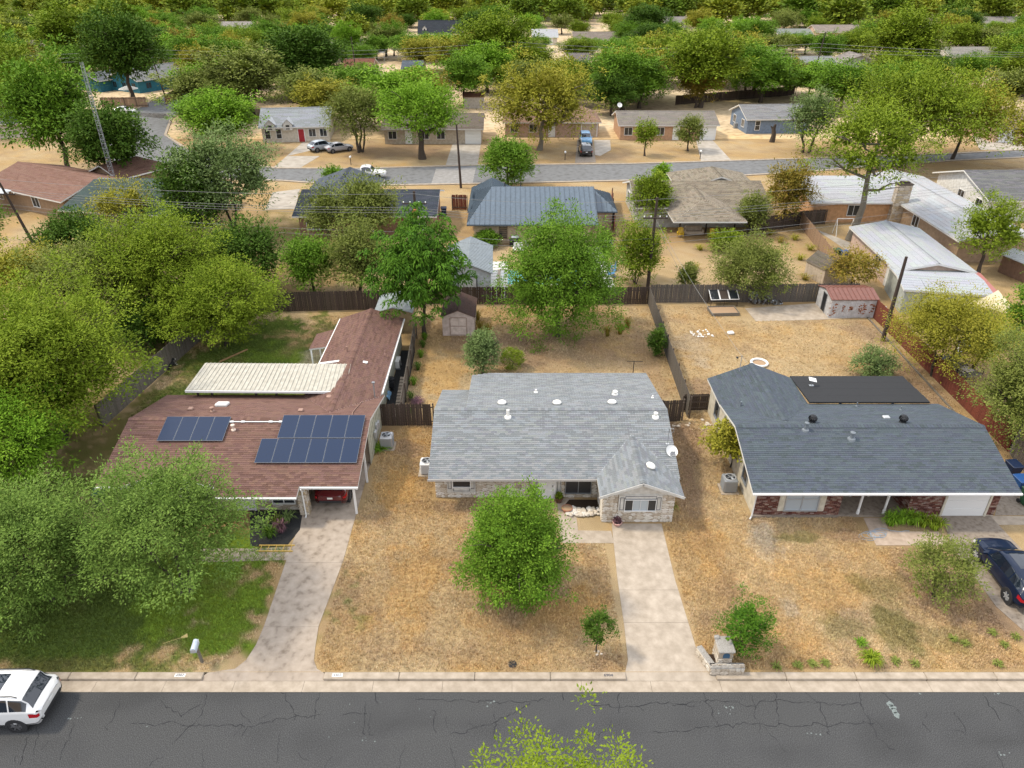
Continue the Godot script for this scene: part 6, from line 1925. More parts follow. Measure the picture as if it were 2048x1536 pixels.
# a crown: leaf clumps spread through an uneven volume; every leaf is a folded blade
func crown_mesh(sd: int, rx: float, ry: float, clumps: int, per: int, cr: float, ll: float, lw: float, cols: Array, o := {}) -> ArrayMesh:
	var r := RandomNumberGenerator.new()
	r.seed = sd
	var nz := FastNoiseLite.new()
	nz.seed = sd
	nz.frequency = 0.55
	var total := clumps * per
	leaf_total += total
	var v := PackedVector3Array()
	var n := PackedVector3Array()
	var c := PackedColorArray()
	var idx := PackedInt32Array()
	v.resize(total * 4)
	n.resize(total * 4)
	c.resize(total * 4)
	idx.resize(total * 6)
	var taper: float = o.get("taper", 0.0)
	var shell: float = o.get("shell", 0.5)
	var droop: float = o.get("droop", 0.15)
	var low: float = o.get("low", 0.72)
	var core: float = o.get("core", 1.9)
	var radial: bool = o.get("radial", false)
	var lumps: float = o.get("lumps", 0.34)
	var k := 0
	for q in clumps:
		var dir := Vector3(r.randfn(), r.randfn(), r.randfn()).normalized()
		if dir.y < -0.35 and r.randf() < 0.6: dir.y = -dir.y
		var rad := pow(r.randf(), 0.42)
		rad = lerpf(rad, 0.62 + 0.38 * rad, shell)
		rad *= 1.0 + lumps * nz.get_noise_3d(dir.x * 3.2, dir.y * 3.2, dir.z * 3.2) * 2.0
		var p := dir * rad
		var sq := 1.0 - taper * clampf(p.y * 0.5 + 0.5, 0, 1)
		p = Vector3(p.x * rx * sq, p.y * ry * (low if p.y < 0 else 1.0), p.z * rx * sq)
		var base: Color = cols[r.randi() % cols.size()]
		base = base.lerp(cols[mini(cols.size() - 1, int(r.randf() * cols.size()))], 0.5)
		var out := (p + Vector3(0, ry * 0.4, 0)).normalized()
		var size := cr * r.randf_range(0.5, 0.95)
		var big := core if rad < 0.66 else 1.0
		for s in per:
			var off := Vector3(r.randfn(), r.randfn() * 0.75, r.randfn()) * size * 0.55
			var d := off * 1.2 / size + out * 0.5 + Vector3(r.randf_range(-0.6, 0.6), r.randf_range(-0.5, 0.5) - droop, r.randf_range(-0.6, 0.6))
			if radial:
				var a := TAU * r.randf()
				var t := r.randf()
				off = Vector3(cos(a), 0, sin(a)) * size * t
				off.y = size * (0.25 - 0.75 * t * t) + r.randf_range(-0.1, 0.1)
				d = Vector3(cos(a) + r.randf_range(-0.5, 0.5), -1.3 * t - 0.1, sin(a) + r.randf_range(-0.5, 0.5))
			d = d.normalized()
			var up := Vector3(r.randf_range(-0.7, 0.7), 1.0, r.randf_range(-0.7, 0.7))
			var sidev := d.cross(up).normalized()
			var nn := sidev.cross(d)
			var l := ll * big * r.randf_range(0.7, 1.3)
			var w := lw * big * r.randf_range(0.75, 1.25)
			var b := p + off
			var mid := b + d * l * 0.42 - nn * w * 0.22
			v[k] = b
			v[k + 1] = mid + sidev * w * 0.5 + nn * w * 0.25
			v[k + 2] = b + d * l
			v[k + 3] = mid - sidev * w * 0.5 + nn * w * 0.25
			n[k] = nn
			n[k + 1] = (nn - sidev * 0.4).normalized()
			n[k + 2] = nn
			n[k + 3] = (nn + sidev * 0.4).normalized()
			var lc := base.lerp(cols[r.randi() % cols.size()], r.randf() * 0.8)
			c[k] = lc
			c[k + 1] = lc
			c[k + 2] = lc
			c[k + 3] = lc
			var e := k / 4 * 6
			idx[e] = k; idx[e + 1] = k + 2; idx[e + 2] = k + 1
			idx[e + 3] = k; idx[e + 4] = k + 3; idx[e + 5] = k + 2
			k += 4
	var arr := []
	arr.resize(Mesh.ARRAY_MAX)
	arr[Mesh.ARRAY_VERTEX] = v
	arr[Mesh.ARRAY_NORMAL] = n
	arr[Mesh.ARRAY_COLOR] = c
	arr[Mesh.ARRAY_INDEX] = idx
	var m := ArrayMesh.new()
	m.add_surface_from_arrays(Mesh.PRIMITIVE_TRIANGLES, arr)
	return m

# trunk and limbs reaching into the crown (crown centre at height cy)
func trunk_mesh(sd: int, cy: float, rx: float, ry: float, tr: float, stems := 1, fork := 0.45) -> MB:
	var r := RandomNumberGenerator.new()
	r.seed = sd + 500
	var mb := MB.new()
	for s in stems:
		var a := TAU * s / stems + r.randf()
		var spread := 0.0 if stems == 1 else 0.3 * rx
		var foot := Vector3(cos(a), 0, sin(a)) * (0.0 if stems == 1 else tr * 1.4)
		var top := Vector3(cos(a) * spread + r.randf_range(-0.1, 0.1) * rx, cy + ry * 0.35, sin(a) * spread + r.randf_range(-0.1, 0.1) * rx)
		var p := PackedVector3Array()
		var q := PackedFloat32Array()
		var th := tr if stems == 1 else tr * 0.62
		for k in 7:
			var t := k / 6.0
			p.append(foot.lerp(top, t) + Vector3(r.randf_range(-1, 1), 0, r.randf_range(-1, 1)) * tr * 0.7 * (0.0 if k == 0 else 1.0))
			q.append(th * (1.35 if k == 0 else lerpf(1.0, 0.3, t)))
		p[0].y = -0.05
		mb.tube(p, q, 8)
		var limbs := 7 if stems == 1 else 4
		for k in limbs:
			var t := lerpf(fork, 0.95, (k + r.randf()) / limbs)
			var at := foot.lerp(top, t)
			var b := TAU * (k * 0.382 + r.randf() * 0.12) + a
			var reach := rx * r.randf_range(0.55, 0.9)
			var tip := at + Vector3(cos(b) * reach, ry * r.randf_range(0.1, 0.6), sin(b) * reach)
			var m1 := at.lerp(tip, 0.45) + Vector3(0, -0.06 * reach, 0)
			var w := th * lerpf(0.6, 0.25, t)
			mb.tube(vs([at, m1, at.lerp(tip, 0.75) + UP * 0.03 * reach, tip]), PackedFloat32Array([w, w * 0.7, w * 0.4, w * 0.14]), 6)
			for g in 2:
				var b2 := b + r.randf_range(-0.9, 0.9)
				var e := m1 + Vector3(cos(b2) * reach * 0.5, ry * r.randf_range(0.1, 0.4), sin(b2) * reach * 0.5)
				mb.tube(vs([m1, m1.lerp(e, 0.5) + UP * 0.04, e]), PackedFloat32Array([w * 0.45, w * 0.3, w * 0.1]), 5)
	return mb

var tree_count := 0
var leaf_total := 0

# a tree of its own shape; o: clear (height of the clear stem as a share), n clumps, per leaves, cr, leaf [l, w], tr, stems, crown options
func tree(called: String, label: String, x: float, z: float, h: float, rad: float, tone: String, o := {}) -> Node3D:
	tree_count += 1
	var sd: int = o.get("seed", tree_count * 13 + 7)
	var t := thing(called, label, o.get("category", "tree"), Vector3(x, 0, z), 0.0, o.get("group", ""))
	var clear: float = o.get("clear", 0.25)
	var ry := h * (1.0 - clear) / 1.72
	var cy := h - ry
	var leaf: Array = o.get("leaf", [0.16, 0.09])
	var cm := crown_mesh(sd, rad * 0.92 * o.get("wide", 1.0), ry * 0.92, o.get("n", 260), o.get("per", 40), o.get("cr", 0.5), leaf[0], leaf[1], tones[tone], o)
	var st := part(t, "trunk", trunk_mesh(sd, cy, rad, ry, o.get("tr", 0.05 + h * 0.017), o.get("stems", 1)), mats[o.get("bark", "wood_bark")])
	var cr := part(t, "crown", cm, mats["leaf"], Transform3D(Basis.IDENTITY, Vector3(0, cy, 0)))
	return t

var protos := {}

func proto_tree(kind: String, variant: int) -> Array:
	var key := "%s%d" % [kind, variant]
	if protos.has(key): return protos[key]
	var h := 9.0
	var rad := 4.4
	var shape := {"shell": 0.5, "lumps": 0.55}
	var clear := 0.26
	if kind == "dark": shape = {"shell": 0.4, "lumps": 0.3}
	var ry := h * (1.0 - clear) / 1.72
	var cm := crown_mesh(hash(key) % 5000, rad * 0.9, ry * 0.92, 420 if kind != "thin" else 240, 36, 0.8, 0.3, 0.17, tones["olive" if kind == "thin" else kind], shape)
	var tm := trunk_mesh(hash(key) % 5000, h - ry, rad, ry, 0.24).mesh()
	protos[key] = [cm, tm, h, rad, h - ry]
	return protos[key]

func far_tree(called: String, label: String, x: float, z: float, h: float, rad: float, kind: String, group := "") -> void:
	tree_count += 1
	var p := proto_tree(kind, tree_count % 3)
	var t := thing(called, label, "tree", Vector3(x, 0, z), tree_count * 2.4, group)
	var s := Basis.from_scale(Vector3(rad / p[3], h / p[2], rad / p[3]))
	part(t, "trunk", p[1], mats["wood_bark"], Transform3D(s, Vector3.ZERO))
	part(t, "crown", p[0], mats["leaf"], Transform3D(s, Vector3(0, p[4] * h / p[2], 0)))

func build_trees() -> void:
	tree("maple_tree", "full round green tree standing alone on the dry front lawn", 0.2, -25.7, 6.1, 3.1, "green", {"clear": 0.02, "core": 1.4, "n": 900, "per": 54, "cr": 0.42, "leaf": [0.12, 0.065], "taper": 0.3, "shell": 0.4, "lumps": 0.36})
	tree("olive_tree", "loose multi-stemmed grey-green tree in front of the tan stone wall", -16.1, -26.0, 8.1, 3.9, "leafy", {"clear": 0.1, "core": 1.4, "n": 620, "per": 52, "cr": 0.55, "leaf": [0.14, 0.065], "stems": 3, "lumps": 0.4, "shell": 0.55})
	tree("olive_tree", "broad grey-green tree overhanging the green lawn by the white car", -22.6, -25.4, 6.6, 3.9, "leafy", {"clear": 0.04, "core": 1.4, "n": 700, "per": 54, "cr": 0.55, "leaf": [0.14, 0.068], "stems": 2, "lumps": 0.35})
	tree("lime_tree", "small bright lime-green tree beside the brown-roofed gable", -28.2, -33.6, 6.9, 3.5, "bright", {"clear": 0.12, "n": 460, "per": 50, "cr": 0.55, "leaf": [0.16, 0.08], "lumps": 0.35})
	tree("elm_tree", "largest yellow-green tree leaning over the grey picket fence", -29.3, -39.0, 10.6, 6.0, "lime", {"clear": 0.08, "n": 1000, "per": 60, "cr": 0.75, "leaf": [0.19, 0.09], "lumps": 0.36, "stems": 3, "wide": 1.08})
	tree("elm_tree", "spreading yellow-green tree at the back corner of the green lawn", -23.0, -52.4, 6.9, 4.6, "lime", {"clear": 0.15, "n": 560, "per": 56, "cr": 0.62, "leaf": [0.18, 0.085], "lumps": 0.36, "wide": 1.1})
	tree("elm_tree", "tall yellow-green tree rising behind the back corner of the green lawn", -29.1, -56.2, 9.9, 5.3, "lime", {"clear": 0.12, "n": 640, "per": 54, "cr": 0.8, "leaf": [0.2, 0.1], "lumps": 0.35, "wide": 1.15})
	tree("elm_tree", "olive-yellow tree with bare grey limbs showing through its crown", -34.0, -55.2, 7.9, 4.6, "olive", {"clear": 0.15, "n": 460, "per": 40, "cr": 0.75, "leaf": [0.24, 0.1], "lumps": 0.35, "stems": 2, "wide": 1.2})
	tree("elm_tree", "pale yellow-olive tree at the far left below the wires", -41.0, -56.2, 7.1, 3.9, "yellow", {"clear": 0.12, "n": 380, "per": 38, "cr": 0.75, "leaf": [0.24, 0.1], "lumps": 0.35, "wide": 1.2})
	tree("shade_tree", "dark undergrowth tree in the shade behind the grey picket fence", -29.2, -52.4, 3.9, 2.8, "dark", {"clear": 0.05, "n": 200, "per": 34, "cr": 0.7, "leaf": [0.24, 0.12]})
	tree("chinaberry_tree", "dark green chinaberry tree with drooping fronds above the metal shed", -7.2, -53.8, 10.6, 3.7, "deep", {"clear": 0.22, "n": 300, "per": 70, "cr": 0.8, "leaf": [0.3, 0.1], "wide": 1.12, "radial": true, "shell": 0.6, "lumps": 0.3, "tr": 0.16})
	tree("pecan_tree", "large green pecan tree in the middle back garden before the pool", 3.8, -54.1, 10.6, 5.4, "green", {"clear": 0.02, "n": 1000, "per": 54, "cr": 0.62, "leaf": [0.18, 0.085], "lumps": 0.36, "taper": 0.2, "shell": 0.45, "wide": 1.1, "low": 0.95})
	tree("street_tree", "tree top of a tall yellow-green tree rising from below the near street", 1.0, -8.3, 13.1, 3.0, "lime", {"clear": 0.3, "core": 1.4, "n": 1200, "per": 56, "cr": 0.36, "leaf": [0.09, 0.045], "lumps": 0.4})
	tree("young_tree", "small open olive-green tree on bare earth beside the dark blue car", 20.6, -25.6, 3.5, 1.8, "olive", {"clear": 0.1, "core": 1.4, "n": 210, "per": 34, "cr": 0.3, "leaf": [0.12, 0.055], "lumps": 0.35, "stems": 3, "tr": 0.06})
	tree("mailbox_shrub", "dark green spiky shrub growing behind the stone mailbox", 10.3, -22.3, 3.2, 1.2, "deep", {"clear": 0.02, "n": 150, "per": 30, "cr": 0.26, "leaf": [0.1, 0.045], "lumps": 0.4, "stems": 4, "tr": 0.04, "category": "shrub"})
	tree("sapling", "thin dark green sapling ringed with stones near the kerb", 3.8, -22.3, 2.6, 0.7, "dark", {"clear": 0.3, "n": 70, "per": 28, "cr": 0.17, "leaf": [0.09, 0.05], "tr": 0.035})
	tree("yellowing_tree", "yellowing small tree beside the slate-roofed gable wall", 13.4, -36.1, 3.1, 1.6, "yellow", {"clear": 0.25, "n": 100, "per": 30, "cr": 0.35, "leaf": [0.2, 0.11], "lumps": 0.45, "tr": 0.05})
	tree("privet_tree", "pale sage-green small tree behind the grey shingle roof", -2.2, -47.4, 4.0, 1.7, "sage", {"clear": 0.05, "n": 150, "per": 34, "cr": 0.4, "leaf": [0.16, 0.08], "taper": 0.4})
	tree("ball_shrub", "clipped round yellow-green shrub in the dry back garden", 0.0, -48.5, 1.8, 1.0, "lime", {"clear": 0.0, "n": 130, "per": 30, "cr": 0.2, "leaf": [0.09, 0.05], "lumps": 0.06, "shell": 0.9, "category": "shrub", "tr": 0.04, "stems": 3})
	tree("grey_bush", "round grey-green bush behind the felt porch roof", 26.6, -47.1, 2.6, 1.7, "sage", {"clear": 0.0, "n": 170, "per": 32, "cr": 0.35, "leaf": [0.13, 0.06], "lumps": 0.2, "category": "shrub", "stems": 4, "tr": 0.04})
	tree("fence_bush", "dark bush against the fence between the dry back gardens", 11.3, -50.6, 2.5, 0.7, "dark", {"clear": 0.0, "n": 90, "per": 28, "cr": 0.3, "leaf": [0.14, 0.07], "category": "shrub", "stems": 3, "tr": 0.03})
	tree("neighbour_tree", "olive-green tree with pale gaps at the right beyond the grey fence", 31.6, -37.9, 7.8, 3.3, "olive", {"clear": 0.15, "n": 560, "per": 46, "cr": 0.55, "leaf": [0.16, 0.075], "lumps": 0.4})
	tree("mesquite_tree", "wide feathery yellow-olive tree over the red fence corner", 31.6, -47.4, 7.0, 4.1, "yellow", {"clear": 0.18, "n": 560, "per": 52, "cr": 0.7, "leaf": [0.14, 0.06], "lumps": 0.45, "shell": 0.6, "stems": 3})
	tree("feathery_tree", "lighter green feathery tree beside the cream shade sail", 34.7, -47.9, 4.8, 1.7, "bright", {"clear": 0.15, "n": 150, "per": 34, "cr": 0.5, "leaf": [0.14, 0.06], "lumps": 0.4})
	tree("dark_yard_tree", "dense dark green tree behind the cream shade sail", 40.7, -51.6, 6.0, 2.3, "green", {"clear": 0.1, "n": 240, "per": 36, "cr": 0.55, "leaf": [0.18, 0.09]})
	tree("garden_tree", "rounded green tree over the tan wall behind the dark fence", -18.2, -62.5, 5.8, 2.8, "green", {"clear": 0.15, "n": 240, "per": 36, "cr": 0.6, "leaf": [0.22, 0.11], "lumps": 0.35})
	tree("garden_tree", "olive-green tree between the rounded tree and the chinaberry", -13.8, -61.6, 7.4, 3.0, "olive", {"clear": 0.12, "n": 280, "per": 36, "cr": 0.65, "leaf": [0.22, 0.1], "lumps": 0.35})
	tree("thin_tree", "thin olive tree standing in front of the charcoal roof", -14.8, -73.8, 8.4, 4.1, "olive", {"clear": 0.2, "n": 260, "per": 34, "cr": 0.8, "leaf": [0.26, 0.11], "lumps": 0.5, "shell": 0.3})
	tree("thin_tree", "second thin olive tree beside the transformer pole", -19.5, -74.6, 6.9, 2.6, "olive", {"clear": 0.2, "n": 150, "per": 30, "cr": 0.75, "leaf": [0.26, 0.11], "lumps": 0.5})
	tree("juniper_tree", "dark olive thicket tree below the wires", -24.6, -63.7, 6.7, 4.3, "dark", {"clear": 0.08, "n": 300, "per": 34, "cr": 0.85, "leaf": [0.28, 0.12]})
	tree("thicket_tree", "grey-green tree with dead twigs between the green roof and the street", -31.2, -79.5, 12.4, 5.9, "sage", {"clear": 0.15, "n": 380, "per": 34, "cr": 1.0, "leaf": [0.32, 0.14], "lumps": 0.35, "stems": 2})
	tree("thicket_tree", "dark grey-green tree beside the second street bend", -34.5, -77.8, 9.7, 4.0, "dark", {"clear": 0.1, "n": 300, "per": 32, "cr": 0.95, "leaf": [0.32, 0.15]})
	tree("rusty_tree", "thin yellow-brown tree at the foot of the lattice tower", -42.9, -79.5, 5.9, 3.9, "yellow", {"clear": 0.2, "n": 150, "per": 30, "cr": 0.8, "leaf": [0.26, 0.1], "lumps": 0.5})
	tree("left_tree", "mid-green tree beside the leaning pole at the left", -52.5, -68.8, 11.7, 2.9, "green", {"clear": 0.1, "n": 300, "per": 34, "cr": 0.9, "leaf": [0.3, 0.14]})
	tree("left_tree", "dark green shrubby tree below the leaning pole", -44.3, -70.9, 5.2, 3.8, "dark", {"clear": 0.05, "n": 280, "per": 32, "cr": 0.8, "leaf": [0.28, 0.13]})
	tree("pecan_tree", "tall pecan with pale forked trunk beside the tan fence", 37.4, -77.8, 14.9, 6.5, "lime", {"clear": 0.42, "n": 330, "per": 38, "cr": 0.8, "leaf": [0.26, 0.13], "lumps": 0.45, "bark": "bark_pale", "tr": 0.42})
	tree("pecan_tree", "huge bright pecan crown spreading over the second street", 57.8, -110.1, 14.7, 11.1, "lime", {"clear": 0.2, "n": 700, "per": 38, "cr": 1.15, "leaf": [0.36, 0.18], "lumps": 0.45, "shell": 0.45})
	tree("pecan_tree", "yellow-green tree beyond the huge pecan near the peach house", 68.3, -115.4, 12.1, 8.6, "yellow", {"clear": 0.2, "n": 380, "per": 34, "cr": 1.1, "leaf": [0.36, 0.17], "lumps": 0.45})
	tree("edge_tree", "yellow-olive tree over the street at the right beside the white house", 73.7, -105.7, 9.5, 5.6, "yellow", {"clear": 0.3, "n": 260, "per": 34, "cr": 0.9, "leaf": [0.32, 0.14], "lumps": 0.45})
	tree("lacy_tree", "lacy bright green tree over the small brown shed", 46.0, -67.7, 7.8, 3.3, "lime", {"clear": 0.2, "n": 260, "per": 36, "cr": 0.65, "leaf": [0.22, 0.09], "lumps": 0.5})
	tree("orange_tree", "olive-orange tree between the hip roof and the peach house", 31.5, -82.7, 7.7, 2.8, "amber", {"clear": 0.12, "n": 220, "per": 32, "cr": 0.75, "leaf": [0.26, 0.12], "lumps": 0.4})
	tree("porch_tree", "small olive tree beside the cluttered porch", 26.8, -79.5, 5.2, 1.9, "olive", {"clear": 0.1, "n": 130, "per": 30, "cr": 0.55, "leaf": [0.22, 0.1], "lumps": 0.4})
	tree("bright_tree", "bright green tree against the hip-roofed house", 16.1, -83.0, 6.2, 2.6, "lime", {"clear": 0.12, "n": 190, "per": 34, "cr": 0.6, "leaf": [0.24, 0.13]})
	tree("yard_shrub", "broad dense olive-green shrub filling the dry shrubby yard", 21.6, -62.3, 5.7, 3.8, "olive", {"clear": 0.02, "n": 460, "per": 44, "cr": 0.6, "leaf": [0.18, 0.08], "lumps": 0.28, "category": "shrub", "stems": 5, "tr": 0.08})
	tree("yard_shrub", "tall yellow-green shrub around the foot of the wooden pole", 11.8, -65.2, 6.4, 2.4, "lime", {"clear": 0.05, "n": 300, "per": 34, "cr": 0.6, "leaf": [0.2, 0.09], "lumps": 0.4, "category": "shrub", "stems": 4, "tr": 0.07})
	tree("yard_shrub", "small round shrub between the pole and the broad shrub", 16.2, -63.1, 3.0, 1.0, "olive", {"clear": 0.0, "n": 90, "per": 30, "cr": 0.4, "leaf": [0.18, 0.08], "category": "shrub", "stems": 3, "tr": 0.04})
	tree("yard_shrub", "low shrub in front of the cluttered porch", 22.8, -74.6, 2.1, 1.9, "lime", {"clear": 0.0, "n": 110, "per": 28, "cr": 0.5, "leaf": [0.22, 0.1], "category": "shrub", "stems": 3, "tr": 0.05})
	tree("fence_tree", "yellow-amber small tree overhanging the tan fence", 31.7, -63.5, 4.0, 2.8, "amber", {"clear": 0.25, "n": 130, "per": 30, "cr": 0.6, "leaf": [0.2, 0.09], "lumps": 0.5})
	tree("house_bush", "clipped green bush against the beige siding below the window", -2.7, -75.8, 1.6, 1.5, "green", {"clear": 0.0, "n": 100, "per": 30, "cr": 0.45, "leaf": [0.2, 0.1], "lumps": 0.15, "category": "shrub", "stems": 3, "tr": 0.05})
	tree("house_bush", "dark bush by the porch post of the metal-roofed house", 9.8, -73.8, 2.2, 1.0, "dark", {"clear": 0.0, "n": 70, "per": 28, "cr": 0.45, "leaf": [0.2, 0.1], "category": "shrub", "stems": 3, "tr": 0.05})
	tree("sycamore_tree", "large yellowing sycamore with pale limbs in front of the salmon-tan roof", 4.5, -121.5, 14.0, 9.4, "yellow", {"clear": 0.14, "n": 460, "per": 34, "cr": 1.1, "leaf": [0.36, 0.2], "lumps": 0.42, "shell": 0.4, "bark": "bark_pale", "tr": 0.4})
	tree("street_ash", "broad bright green street tree with a thick trunk and flat crown", -13.9, -115.4, 11.4, 6.8, "bright", {"clear": 0.3, "n": 380, "per": 34, "cr": 1.0, "leaf": [0.36, 0.16], "lumps": 0.25, "tr": 0.5})
	tree("crape_tree", "multi-stemmed olive-yellow tree beside the broad street tree", -24.4, -120.1, 10.4, 5.4, "olive", {"clear": 0.22, "n": 260, "per": 32, "cr": 1.0, "leaf": [0.34, 0.15], "stems": 4, "tr": 0.3})
	tree("round_tree", "compact round green tree at the near kerb of the second street", -0.5, -98.9, 6.8, 4.1, "green", {"clear": 0.08, "n": 280, "per": 34, "cr": 0.75, "leaf": [0.28, 0.15], "lumps": 0.15})
	tree("grey_street_tree", "grey-green tree with bare inner branches in front of the blue house", 47.1, -119.8, 9.4, 4.2, "sage", {"clear": 0.2, "n": 230, "per": 32, "cr": 0.9, "leaf": [0.32, 0.14], "stems": 2, "tr": 0.35})
	tree("front_sapling", "young olive tree on the dry lawn of the orange brick house", 28.4, -120.8, 5.5, 2.5, "olive", {"clear": 0.2, "n": 110, "per": 30, "cr": 0.7, "leaf": [0.3, 0.13]})
	tree("front_sapling", "slender yellow-green tree before the orange brick house window", 20.9, -117.4, 5.6, 1.9, "lime", {"clear": 0.3, "n": 80, "per": 28, "cr": 0.65, "leaf": [0.3, 0.13]})
	tree("kerb_shrub", "small round shrub beside the white pickup", -23.9, -98.9, 2.9, 1.7, "green", {"clear": 0.05, "n": 90, "per": 30, "cr": 0.6, "leaf": [0.26, 0.13], "category": "shrub"})
	tree("kerb_shrub", "small bright shrub at the near kerb by the hip roof", 20.7, -101.4, 2.5, 1.2, "bright", {"clear": 0.1, "n": 60, "per": 28, "cr": 0.55, "leaf": [0.26, 0.13], "category": "shrub"})
	build_far_trees()
	build_plants()
	print("leaves ", leaf_total)

func build_far_trees() -> void:
	for a in [
		["dark_oak", "dense dark oak beside the lattice tower", -52.9, -98.4, 11.0, 5.4, "dark"], ["green_oak", "tall green tree left of the lattice tower", -63.5, -105.7, 14.9, 6.5, "green"],
		["bright_ash", "bright green tree at the bend of the second street", -45.6, -119.8, 9.0, 5.9, "bright"], ["olive_oak", "wide olive tree behind the street bend", -51.2, -151.0, 12.6, 9.1, "thin"],
		["dark_oak", "tall dark tree between the olive tree and the far carport", -44.6, -171.0, 14.9, 8.9, "dark"], ["olive_oak", "yellow-olive tree beside the teal house", -59.1, -146.9, 9.1, 7.3, "thin"],
		["dark_oak", "big dark tree shading the teal house patio", -80.6, -164.6, 17.9, 8.5, "dark"], ["lime_ash", "bright yellow-green tree above the tan bungalow", -113.3, -209.1, 16.3, 11.0, "lime"],
		["lime_ash", "yellow-green tree left of the teal house patio", -86.5, -135.2, 14.1, 7.1, "lime"], ["green_oak", "green tree between the teal house and the far dark trees", -79.6, -199.9, 10.4, 6.9, "green"],
		["green_oak", "round green tree right of the dormer cottage", -9.9, -162.2, 9.7, 5.7, "green"], ["lime_ash", "yellow-green tree behind the sycamore", -3.6, -195.6, 15.3, 9.1, "lime"],
		["green_oak", "dense green tree behind the grey-beige roof", 22.6, -157.5, 11.4, 7.5, "green"], ["lime_ash", "yellow-green tree behind the orange brick house", 39.2, -160.4, 14.4, 8.6, "lime"],
		["green_oak", "dark green tree left of the leaning far pole", 53.5, -166.5, 9.4, 6.9, "green"], ["amber_oak", "amber-tinged tree below the leaning far pole", 62.6, -176.4, 7.3, 3.9, "amber"],
		["dark_oak", "dark tree behind the yellow house", 47.5, -286.1, 12.7, 9.7, "dark"], ["lime_ash", "tall sunlit tree right of the grey gabled house", 95.8, -195.6, 16.2, 9.1, "lime"],
		["lime_ash", "sunlit yellow-green tree in front of the long grey house", 119.7, -187.5, 11.4, 7.7, "lime"], ["green_oak", "green tree between two grey roofs at the right", 115.6, -199.9, 5.6, 3.8, "green"],
		["green_oak", "green tree in front of the far carport", -49.2, -239.5, 10.3, 4.9, "bright"], ["dark_oak", "small dark tree right of the far carport", -37.4, -252.4, 9.7, 4.5, "green"],
	]:
		far_tree(a[0], a[1], a[2], a[3], a[4], a[5], a[6])
	var r := RandomNumberGenerator.new()
	r.seed = 77
	var keep := []
	var marks := []
	for o in get_children():
		if o.has_meta("category") and o.get_meta("category") in ["house", "shed"] and o.position.z < -100:
			keep.append(Vector3(o.position.x, 9.0, o.position.z))
			marks.append(o)
	var kinds := ["green", "lime", "dark", "thin", "green", "lime", "bright", "yellow", "amber"]
	var words := {"green": "mid-green", "lime": "yellow-green", "dark": "dark green", "thin": "olive grey", "bright": "bright green", "yellow": "yellowing", "amber": "amber-brown"}
	var made := 0
	var z := -138.0
	while z > -345.0:
		var gap := 10.5 if z > -260 else 15.0
		var x := -(absf(z) * 0.74 + 12.0)
		while x < absf(z) * 0.74 + 12.0:
			var px := x + r.randf_range(-4.0, 4.0)
			var pz := z + r.randf_range(-4.5, 4.5)
			x += gap * r.randf_range(0.85, 1.3)
			var clear := true
			var h := r.randf_range(6.5, 11.0)
			var spread := h * r.randf_range(0.55, 0.85)
			for k in keep:
				if Vector2(px - k.x, pz - k.z).length() < k.y: clear = false
				if pz > k.z and absf(px - k.x * pz / k.z) < 4.0 + spread * 0.8: h = minf(h, 27.0 - 24.6 * pz / k.z)
			if h < 4.2: clear = false
			if px > -84.0 and px < -62.0 and pz > -172.0: clear = false
			if pz > -150.0 and (px > -35.0 or px < -60.0) and r.randf() < 0.7: clear = false
			if px > 25 and px < 130 and r.randf() < 0.3: clear = false
			if r.randf() < 0.2: clear = false
			if not clear: continue
			var kd: String = kinds[r.randi() % kinds.size()]
			if kd == "amber" and r.randf() < 0.7: kd = "green"
			var best = null
			var bd := 1e9
			for o in marks:
				var d := Vector2(px - o.position.x, (pz - o.position.z) * 0.8).length()
				if d < bd:
					bd = d
					best = o
			var where := "beside"
			if pz < best.position.z - 9.0: where = "behind"
			elif pz > best.position.z + 9.0: where = "in front of"
			if bd > 34.0: where = "far " + where
			var size := "small " if h < 7.6 else ("tall " if h > 9.8 else "")
			var lb := "%s%s tree %s the %s" % [size, words[kd], where, String(best.name).replace("_", " ").rstrip(" 0123456789")]
			far_tree("wood_tree", lb, px, pz, h, minf(spread, h * 0.85), kd, lb)
			made += 1
		z -= gap
	print("wood trees ", made)
	var far := []
	var cols := []
	z = -230.0
	while z > -900.0:
		var x := -(absf(z) * 0.74 + 10.0)
		while x < absf(z) * 0.74 + 10.0:
			var free := r.randf() < 0.6
			if z > -350.0:
				free = free and r.randf() < 0.75
				for k in keep:
					if Vector2(x - k.x, z - k.z).length() < 14.0 or (z > k.z and absf(x - k.x * z / k.z) < 13.0): free = false
			if free:
				var s := r.randf_range(1.0, 1.7)
				far.append(Transform3D(Basis(UP, r.randf() * TAU).scaled(Vector3(s * 1.2, s, s * 1.2)), Vector3(x + r.randf_range(-6, 6), 4.2 * s, z + r.randf_range(-6, 6))))
				var g := r.randf()
				cols.append(Color(0.9, 0.8, 0.9).lerp(Color(2.1, 1.2, 1.3), g))
			x += 17.0
		z -= 17.0
	var mm := MultiMesh.new()
	mm.transform_format = MultiMesh.TRANSFORM_3D
	mm.use_colors = true
	mm.mesh = crown_mesh(909, 4.4, 3.6, 120, 16, 1.3, 0.8, 0.5, tones["green"], {"lumps": 0.3, "shell": 0.7})
	mm.instance_count = far.size()
	for k in far.size():
		mm.set_instance_transform(k, far[k])
		mm.set_instance_color(k, cols[k])
	var o := MultiMeshInstance3D.new()
	o.name = "far_wood"
	o.multimesh = mm
	o.material_override = mats["leaf"]
	o.set_meta("kind", "stuff")
	o.set_meta("label", "far wood running on beyond the last houses")
	add_child(o)

